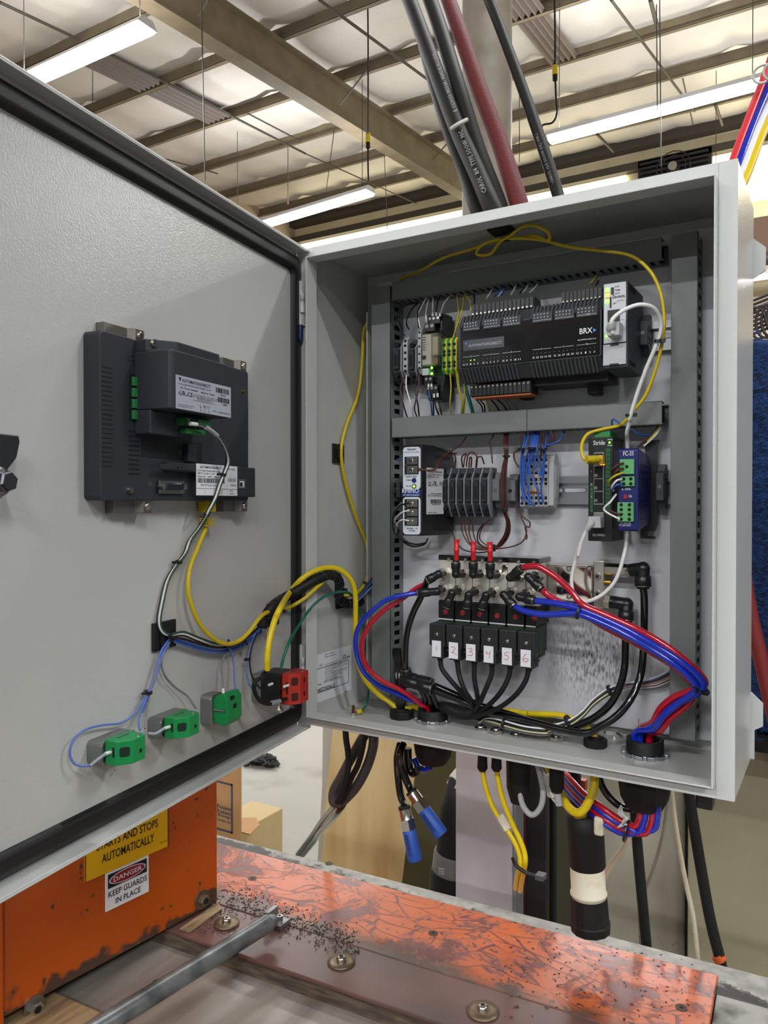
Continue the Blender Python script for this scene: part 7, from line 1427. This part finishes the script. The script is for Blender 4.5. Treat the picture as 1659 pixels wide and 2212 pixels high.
build(MB().box(px_, px_+.45, .63, .7, pz0_-.03, pz0_), 'black_backing', BLKR, t)
# red hose in front of the pad
tub('air_hose', 'thick red hose crossing the blue pad at the right edge', 'hose', path(k0, .5, (1600, 1200), (1622, 1330), (1645, 1430), (1675, 1560), (1700, 1650)), .011, mat('red_hose_dull', (132, 40, 40), .6), 12)
# black cable basket, top of the pad
for i in range(9):
    tub('coiled_cable', 'dark cable of the coil above the blue pad, %s' % ('lowest', 'second lowest', 'third', 'fourth', 'fifth', 'sixth', 'seventh', 'second highest', 'highest')[i], 'cable', path(k0, 1.0+.02*i, (1580, 738-9*i), (1625, 722-9*i), (1660, 708-9*i), (1700, 690-9*i)), .0035, mat('coil_dark', (52, 42, 42), .5), 6, 'coil of dark cable above the blue pad')
mb = MB()
for i in range(7):
    c = PY((1632+i*12, 700-i*3), .98); mb.tube([c+Vector((math.cos(a*.7)*.02, 0, math.sin(a*.7)*.035)) for a in range(8)], .003, 5, 3)
o = build(mb, 'cable_loops', MATS['coil_dark'], norm=False); tag(o, 'tangle of small dark cable loops above the blue pad', 'cable', kind='stuff')
# ducting and pipes seen through the gap at right
cy_ = 6.0
for (ya, yb, m_, lab) in ((470, 545, mat('brown_duct', (120, 92, 74), .6), 'brown beam at the right edge under the bright window'), (552, 575, mat('dark_pipe', (80, 74, 74), .5), 'dark pipe at the right edge above the low tube light'), (606, 640, mat('tan_pipe', (150, 136, 104), .5), 'tan pipe at the right edge below the low tube light')):
    a, b = PY((1560, ya+20), cy_), PY((1700, yb-25 if yb-ya > 30 else yb), cy_); h_ = (yb-ya)/FPX*6.3
    c0 = PY((1640, (ya+yb)/2), cy_)
    o = build(MB().box(c0.x-.5, c0.x+3, cy_, cy_+.2, c0.z-h_/2, c0.z+h_/2) if 'beam' in lab else MB().cyl((c0.x-.5, cy_, c0.z), (c0.x+3, cy_, c0.z), h_/2, n=16), 'overhead_beam' if 'beam' in lab else 'overhead_pipe', m_, None); tag(o, lab, 'beam' if 'beam' in lab else 'pipe')
# hanging cables below the enclosure
def hang(label, P, r, m_, cat='cable', name='hanging_cable', grp=None, n=10): return tub(name, label, cat, P, r, m_, n, grp)
hang('yellow cord with black boot under the enclosure, left of the two', [PY(kq(10, 60), .06)]+path(kq, .06, (10, 200), (10, 300), (40, 450), (85, 580), (150, 700), (230, 820), (290, 920), (325, 1020), (330, 1110), (310, 1180, .08), (290, 1300, .12)), .0030, YEL, name='yellow_cable')
hang('yellow cord with black boot under the enclosure, right of the two', [PY(kq(130, 80), .06)]+path(kq, .06, (130, 250), (135, 330), (165, 480), (210, 620), (270, 760), (330, 890), (368, 1000), (372, 1090), (350, 1200, .08), (330, 1320, .12)), .0032, YEL, name='yellow_cable')
for i, x_ in enumerate((10, 130)):
    P = PY(kq(x_, 170+20*i), .06); Q = PY(kq(x_-2, 285), .06); o = build(MB().lathe(P+Z_*.02, Q-P-Z_*.02, [(0, .0072), ((Q-P).length*.9, .0072), ((Q-P).length*1.1, .0056), ((Q-P).length+.018, .0064), ((Q-P).length+.022, .004)], 14, True, 0, True), 'cord_boot', BLKR); tag(o, 'black boot at the top of the %s yellow cord' % ('left', 'right')[i], 'boot')
P = PY(kq(150, 680), .06); Q = PY(kq(220, 800), .06); o = build(MB().cyl(P, Q, .0062, n=4, sm=False, raw=True), 'cord_tag', mat('tape_clear', (206, 196, 176), .35)); tag(o, 'clear sleeve tag on the left yellow cord', 'tag')
o = build(MB().tube(path(kq, .055, (265, 1040), (300, 1110, .05), (400, 1175, .05), (500, 1195, .052)), .0022, 8), 'cable_tie', BLK); tag(o, 'long black cable tie round the yellow cords and black tray', 'cable tie'); build(MB().box(PY(kq(500, 1195), .05).x-.004, PY(kq(500, 1195), .05).x+.006, .044, .056, PY(kq(500, 1215), .05).z, PY(kq(500, 1175), .05).z), 'tie_head', mat('tie_grey', (70, 72, 78), .4), o)
hang('translucent white loop of tubing under the enclosure', path(kq, .08, (480, 250), (505, 350), (525, 470), (515, 580), (470, 655), (420, 670), (370, 620), (340, 550), (325, 470)), .0035, mat('translucent_tube', (178, 178, 182), .25), name='tubing_loop')
P = PY(kq(320, 230), .09); o = build(MB().lathe(P+Z_*.02, -Z_, [(0, .016), (.05, .015), (.068, .010)], 16), 'cord_grip', BLKR); tag(o, 'black cord grip above the translucent tubing', 'cord grip')
P = PY(kq(642, 290), .08); o = build(MB().lathe(P+Z_*.01, -Z_, [(0, .009), (.03, .0085), (.036, .006)], 14), 'cord_grip', BLKR); tag(o, 'small black cord grip left of the yellow loop', 'cord grip')
hang('pale grey tube end under the small black grip', path(kq, .08, (640, 410), (650, 500), (665, 590)), .0045, MATS['translucent_tube'], name='tube_end'); 
P, Q = PY(kq(560, 330), .085), PY(kq(620, 510), .085); o = build(MB().cyl(P, Q, .0085, n=4, sm=False, raw=True), 'clear_marker', mat('marker_clear', (208, 208, 204), .3)); tag(o, 'clear cable marker hanging left of the small black grip', 'tag')
hang('two strand white cord from the clear marker', path(kq, .085, (500, 260), (540, 330), (590, 500), (660, 590)), .0018, WHT, name='white_cable')
# yellow loop and twist plug
hang('thick yellow cable looping down into the black and white plug', [N5-Z_*.004]+path(kq, .09, (965, 350, .088), (960, 430, .085), (920, 550, .08), (860, 640, .078), (800, 650, .08), (740, 600, .086), (690, 520, .095), (600, 330, .11), (560, 240, .12)), .0050, YEL, name='yellow_cable', n=14)
t = thing('twist_lock_plug', 'black and white twist-lock plug hanging on its cable', 'plug', PY((1270, 2000), .10))
a, b = PY((1262, 1756), .10), PY((1276, 2010), .10); d = (b-a).normalized(); L = (b-a).length; R_ = .0215
build(MB().lathe(a, d, [(0, R_*.8), (.003, R_), (L*.10, R_), (L*.11, R_*1.02), (L*.13, R_), (L*.44, R_*1.0), (L*.46, R_*.92)], 32, True, 0, True), 'upper_shell', BLKR, t)
build(MB().lathe(a, d, [(L*.45, R_*.93), (L*.66, R_*.93), (L*.67, R_*.99), (L*.69, R_*.99), (L*.695, R_*.93), (L*.73, R_*.92)], 32, True, 0, True), 'white_body', mat('nylon_white', (222, 214, 190), .45, var=(40, (190, 182, 158), .6, .7)), t)
build(MB().lathe(a, d, [(L*.71, R_*1.0), (L*.92, R_*1.05), (L*.93, R_*1.1), (L, R_*1.05)], 12, False, 0, True), 'lower_shell', BLKR, t)
build(MB().lathe(PY(kq(840, 640), .09), -Z_, [(0, .008), (.02, .010)], 12), 'cable_entry', mat('muddy_yellow', (150, 128, 20), .5), t)
build(MB().box(PY(kq(960, 700), .085).x, PY(kq(1045, 700), .085).x, .082, .1, PY(kq(1000, 850), .085).z, PY(kq(1000, 690), .085).z), 'white_clip', mat('nylon_white', (222, 214, 190)), t, bevel=.003)
# orange tag and brass cord behind the loop
o = build(MB().box(PY(kq(790, 400), .16).x, PY(kq(885, 400), .16).x, .16, .17, PY(kq(800, 455), .16).z, PY(kq(800, 370), .16).z), 'orange_tag', mat('orange_tag', (180, 76, 16), .4)); tag(o, 'small orange tag behind the yellow loop', 'tag')
hang('black cable behind the yellow loop under the orange tag', path(k0, .16, (1243, 1640), (1243, 1760), (1246, 1800)), .007, BLKR)
# four bundled tubes to the right gland
cols_ = [('red', RED), ('blue', BLU), ('red', RED), ('blue', BLU)]
GRb = Vector((GR_.x, GR_.y, -.03))
for i in range(4):
    n_, m_ = cols_[i]; o_ = (i-1.5)*42
    P = path(kq, .10, (590+o_*.2, 250+o_*.3, .16), (700, 370+o_, .14), (860, 540+o_, .11), (1000, 650+o_, .09), (1130, 740+o_*.9, .085), (1240, 790+o_*.7, .082))
    ex = [(1310, 770), (1340, 820), (1400, 830), (1460, 800)][i]; up = [(1350, 700), (1395, 700), (1455, 720), (1500, 700)][i]
    P += path(kq, .08, ex, up, (up[0]+6, 610))+[PY(kq(up[0]+4, 520), .085)]
    hang('%s tube of the bundle sweeping up to the right gland from below, %s' % (n_, ('uppermost', 'second', 'third', 'lowest')[i]), P, .0036, m_, name='air_tube', n=12)
tie(PY(kq(1240, 810), .082), (1, 0, -.2), .0125, 'black cable tie on the bundled red and blue tubes below the enclosure', .008)
hang('black cable curving under the enclosure into the tube bundle', path(kq, .1, (1000, 340), (1030, 430), (1090, 520), (1170, 590), (1250, 620), (1330, 600), (1350, 560)), .0042, BLKG)
mb = MB()
for i in range(5): mb.tube(path(kq, .075, (1190, 600-i*2), (1170+i*8, 650), (1200+i*6, 690), (1250-i*12, 700+i*12), (1165+i*20, 780-i*6)), .0012, 5, 4)
o = build(mb, 'clear_tie_tails', mat('clear_tail', (200, 200, 200), .3), norm=False); tag(o, 'knot of clear cable tie tails beside the tube bundle', 'cable tie', kind='stuff')
# black cables lower right
hang('thick black cable running straight down below the tube bundle', path(k0, .25, (1368, 1700), (1376, 1815), (1386, 1930), (1398, 2060), (1402, 2100)), .0068, BLKR)
hang('thick black cable slanting down right behind the enclosure corner', path(k0, .3, (1478, 1640), (1492, 1740), (1515, 1880), (1535, 1990), (1556, 2075), (1565, 2130)), .0072, BLKR)
o = build(MB().cyl(PY((1549, 2062), .3), PY((1558, 2076), .3), .0085, n=12, raw=True), 'orange_band', mat('orange_band', (206, 90, 36), .5)); tag(o, 'orange band at the foot of the slanting black cable', 'band')
WC = mat('dirty_white_cable', (196, 184, 160), .55)
hang('dirty white cable from the enclosure bottom corner down to the table', path(k0, .28, (1448, 1690), (1462, 1800), (1480, 1900), (1498, 1985), (1508, 2080)), .0032, WC)
hang('dirty white cable behind, bending left towards the plug', path(k0, .3, (1445, 1700), (1432, 1800), (1410, 1880), (1398, 1910), (1382, 1960), (1384, 2040)), .0022, mat('grey_white_cable', (140, 132, 116), .6))
hang('white cable running from the tube bundle to the plug', path(k0, .2, (1362, 1800), (1345, 1835), (1325, 1860), (1305, 1895)), .0038, WC)
# strap bracket at the enclosure bottom right
o = build(MB().box(PY((1505, 1725), .12).x, PY((1542, 1725), .12).x, .11, .13, PY((1520, 1742), .12).z, PY((1520, 1700), .12).z), 'black_socket', BLK, None, bevel=.002); tag(o, 'black square socket just under the right corner of the enclosure', 'socket')
# black hoses lower left
hang('thin black hose falling from the enclosure at the left', path(ku, .1, (290, 60), (300, 200), (320, 330), (325, 480), (300, 620), (250, 780), (200, 900)), .0045, BLKR)
hang('fat grey-black hose making the U loop under the enclosure', path(ku, .12, (610, 130), (600, 280), (540, 480), (440, 680), (330, 820), (230, 900), (160, 890), (160, 770), (240, 620), (340, 430), (440, 250), (520, 120)), .0070, mat('grey_black_hose', (62, 60, 60), .5), n=14)
hang('thin black hose between the strands of the U loop', path(ku, .11, (510, 120), (480, 300), (430, 480), (360, 620), (300, 760), (240, 900)), .0042, BLKR)
hang('glossy black hose leaving the U loop to lower left, upper one', path(ku, .13, (290, 780), (200, 900), (90, 1030, .2), (0, 1150, .26), (-80, 1270, .3), (-240, 1480, .34)), .0050, BLKG)
hang('glossy black hose leaving the U loop to lower left, lower one', path(ku, .13, (300, 860), (210, 1000), (90, 1140, .2), (0, 1240, .26), (-60, 1330, .3), (-200, 1500, .34)), .0050, BLKG)
# exhaust mufflers
def muffler(P0, P1, path_, label):
    d = (P1-P0).normalized(); L = (P1-P0).length; t = thing('exhaust_muffler', label, 'muffler', P1)
    build(MB().tube(path_+[P0], .0048, 12, 6), 'tube', BLKG, t, norm=False)
    build(MB().lathe(P0, d, [(-.001, .0078), (.002, .0078)], 18, True, 0, True), 'release_ring', BLKR, t)
    build(MB().lathe(P0, d, [(.001, .0076), (L*.22, .0080), (L*.23, .0084)], 20, True, 0, True), 'chrome_body', NICK, t)
    build(MB().lathe(P0, d, [(L*.22, .0098), (L*.42, .0098)], 6, False, .4, True), 'hex_nut', NICK, t)
    build(MB().lathe(P0, d, [(L*.41, .0078), (L*.43, .0086), (L*.96, .0092), (L*.98, .0085), (L, .0085)], 24, True, 0, True), 'blue_silencer', mat('silencer_blue', (36, 78, 164), .5), t)
    u, v = perp(d); mb = MB(); nn = (CAM-P0).normalized(); side = d.cross(nn).normalized(); f_ = side.cross(d).normalized()
    if f_.dot(nn) < 0: f_ = -f_
    for k_ in range(12):
        c = P0+d*(L*(.50+.033*k_))+(f_*.82+side*.55).normalized()*.0090; s_ = (side*.82-f_*.55).normalized()
        mb.add([c-s_*.0026-d*.0006, c+s_*.0026-d*.0006, c+s_*.0026+d*.0006, c-s_*.0026+d*.0006], [(0, 1, 2, 3)], False, True)
    build(mb, 'vent_slits', mat('slit_navy', (14, 28, 70), .7), t, kind='stuff', norm=False)
muffler(PY(ku(950, 950), .05), PY(ku(1075, 1545), .05), path(ku, .06, (900, 250, .075), (870, 400), (880, 600), (905, 800), (935, 900)), 'blue exhaust muffler on black tube, the left lower one')
muffler(PY(ku(1030, 775), .055), PY(ku(1370, 1265), .055), path(ku, .06, (940, 250, .075), (900, 350), (910, 480), (960, 620), (1010, 730)), 'blue exhaust muffler on black tube, the right upper one')
hang('short black tube hooking under the left gland', path(ku, .08, (985, 290), (990, 430), (1010, 530), (1050, 570), (1090, 550), (1080, 500)), .0058, BLKG)
hang('glimpse of blue tube behind the left gland', path(ku, .09, (1060, 400), (1100, 490), (1180, 530), (1240, 500)), .004, BLU, name='air_tube')
o = build(MB().lathe(Vector((N6.x, N6.y, -.001)), -Z_, [(0, .0225), (.012, .0215), (.018, .019), (.021, .013)], 24), 'gland_dome', BLKR); tag(o, 'black domed gland under the enclosure above the exhaust tubes', 'gland')
# ------------------------------------------------------------------ hoses above the enclosure
def up(label, r, m_, *pts, name='overhead_cable', n=16, y=.26): P = path(k0, y, *pts); d = P[-1]-P[-2]; P.append(P[-1]+Vector((d.x, 0, d.z))); P.append(P[-1]+Vector((d.x*.3, 0, -.25))); return hang(label, P, r, m_, 'cable', name, None, n)
up('fat black cord with white lettering, leftmost over the enclosure', .0140, BLKR, (868, -40, .55), (892, 20, .5), (940, 150, .42), (985, 270, .36), (1030, 370, .31), (1075, 470, .27))
up('black cord behind the leftmost, coming down at a slant', .0100, BLKR, (880, -40, .62), (925, 140, .5), (960, 260, .42), (1000, 370, .36), (1036, 470, .3))
up('fat black cord between the lettered cord and the red hose', .0140, BLKR, (915, -40, .58), (950, 60, .5), (990, 190, .42), (1030, 320, .36), (1075, 440, .3), (1085, 480, .28))
up('dark red woven hose above the enclosure', .0145, mat('red_hose', (96, 26, 30), .7, bump=(180, .4, .002)), (955, -40, .62), (990, 60, .52), (1035, 190, .44), (1080, 310, .38), (1118, 430, .32), (1130, 470, .3), name='air_hose')
up('single black cord right of the column', .0088, BLKR, (1040, -40, .5), (1080, 60, .46), (1125, 180, .4), (1170, 310, .34), (1205, 420, .3), (1215, 460, .28))
o = build(MB().tube([PY((975, 278), .33), PY((990, 268), .325), PY((1010, 258), .335)], .0032, 8), 'cable_tie', mat('tie_white', (206, 206, 200), .5)); tag(o, 'white cable tie around the leftmost black cords', 'cable tie')
def cordtext(s_, a, b, y0, y1, h, r, flip=False):
    P, Q = PY(a, y0), PY(b, y1); R = (Q-P).normalized(); n_ = (CAM-P).normalized(); U = n_.cross(R); mb = MB(); off = r+.0006
    P2 = P+(R.cross(U))*off; mb.text(s_, P2, R, U, h, (Q-P).length, .0001); return mb
mb = cordtext('CAROL  8/4  TYPE SOOW  90C', (1056, 424), (1003, 290), .273, .339, .0075, .0142); mb2 = cordtext('E 123033 MSHA  MADE IN USA', (992, 248), (944, 122), .362, .416, .0065, .0142)
o = build(mb, 'cord_lettering', mat('cord_ink', (150, 150, 150), .6), COL.objects['overhead_cable'], norm=False); build(mb2, 'cord_lettering', MATS['cord_ink'], COL.objects['overhead_cable'], norm=False)
mb = cordtext('CAROL 12/3 SOOW (UL) VW-1', (1202, 400), (1166, 294), .299, .338, .006, .009); build(mb, 'cord_lettering', mat('faded_ink', (120, 122, 122), .6), COL.objects['overhead_cable.003'], norm=False)
# coloured tubes top right
for i, (n_, m_, dx, lab) in enumerate((('red', mat('coral_tube', (214, 52, 62), .3), -14, 'leftmost'), ('blue', BLU, 0, 'second'), ('white', WHT, 14, 'third, half hidden'), ('yellow', YEL, 27, 'rightmost'))):
    tub('air_tube', '%s tube of the bunch at the top right corner, %s' % (n_, lab), 'air tube', path(k0, .25, (1690+dx*.6, 80+i*26, .3), (1656+dx*.6, 176+i*20, .28), (1627+dx*.7, 255+i*12, .25), (1597+dx*.75, 338+i*10, .22), (1572+dx*.8, 425, .2), (1548+dx*.85, 510, .19)), .0048 if n_ != 'yellow' else .0052, m_, 12, 'bunch of coloured tubes')
mb = MB(); c = PY((1648, 160), .25)
for i in range(3): mb.tube([c+Vector((.011*math.cos(a*.8+i)+.012*i, -.002*i, .011*math.sin(a*.8+i))) for a in range(9)], .0016, 5, 3)
o = build(mb, 'clear_tie_curl', mat('clear_curl', (180, 180, 178), .3), norm=False); tag(o, 'curled clear tie at the top of the coloured tubes', 'cable tie')
# hanging fixture cords with yellow plugs
for (x_, y0_, y1_, yp, lab) in ((1199, 0, 270, 150, 'black lamp cord with yellow connector above the right tube light'), (795, 0, 300, 296, 'black lamp cord with yellow connector above the middle tube light')):
    cyy = 8.5; t = thing('lamp_cord', lab, 'cord', PY((x_, y1_), cyy))
    pts = [PY((x_-3, -60), cyy), PY((x_, 60), cyy), PY((x_, yp), cyy)]
    pts += [PY((x_+2, yp+60), cyy), PY((x_+4, yp+95), cyy), PY((x_-6, yp+115), cyy), PY((x_-28, yp+122), cyy), PY((x_-20, yp+150), cyy)] if x_ > 1000 else [PY((x_, yp+60), cyy), PY((x_+1, yp+95), cyy)]
    build(MB().tube(pts, .012, 6, 5), 'cord', BLKR, t, norm=False)
    build(MB().cyl(PY((x_, yp-8), cyy), PY((x_, yp+12), cyy), .035, n=10, raw=True), 'yellow_connector', YEL, t); build(MB().cyl(PY((x_, yp+12), cyy), PY((x_, yp+24), cyy), .03, n=10, raw=True), 'black_connector', BLKR, t)
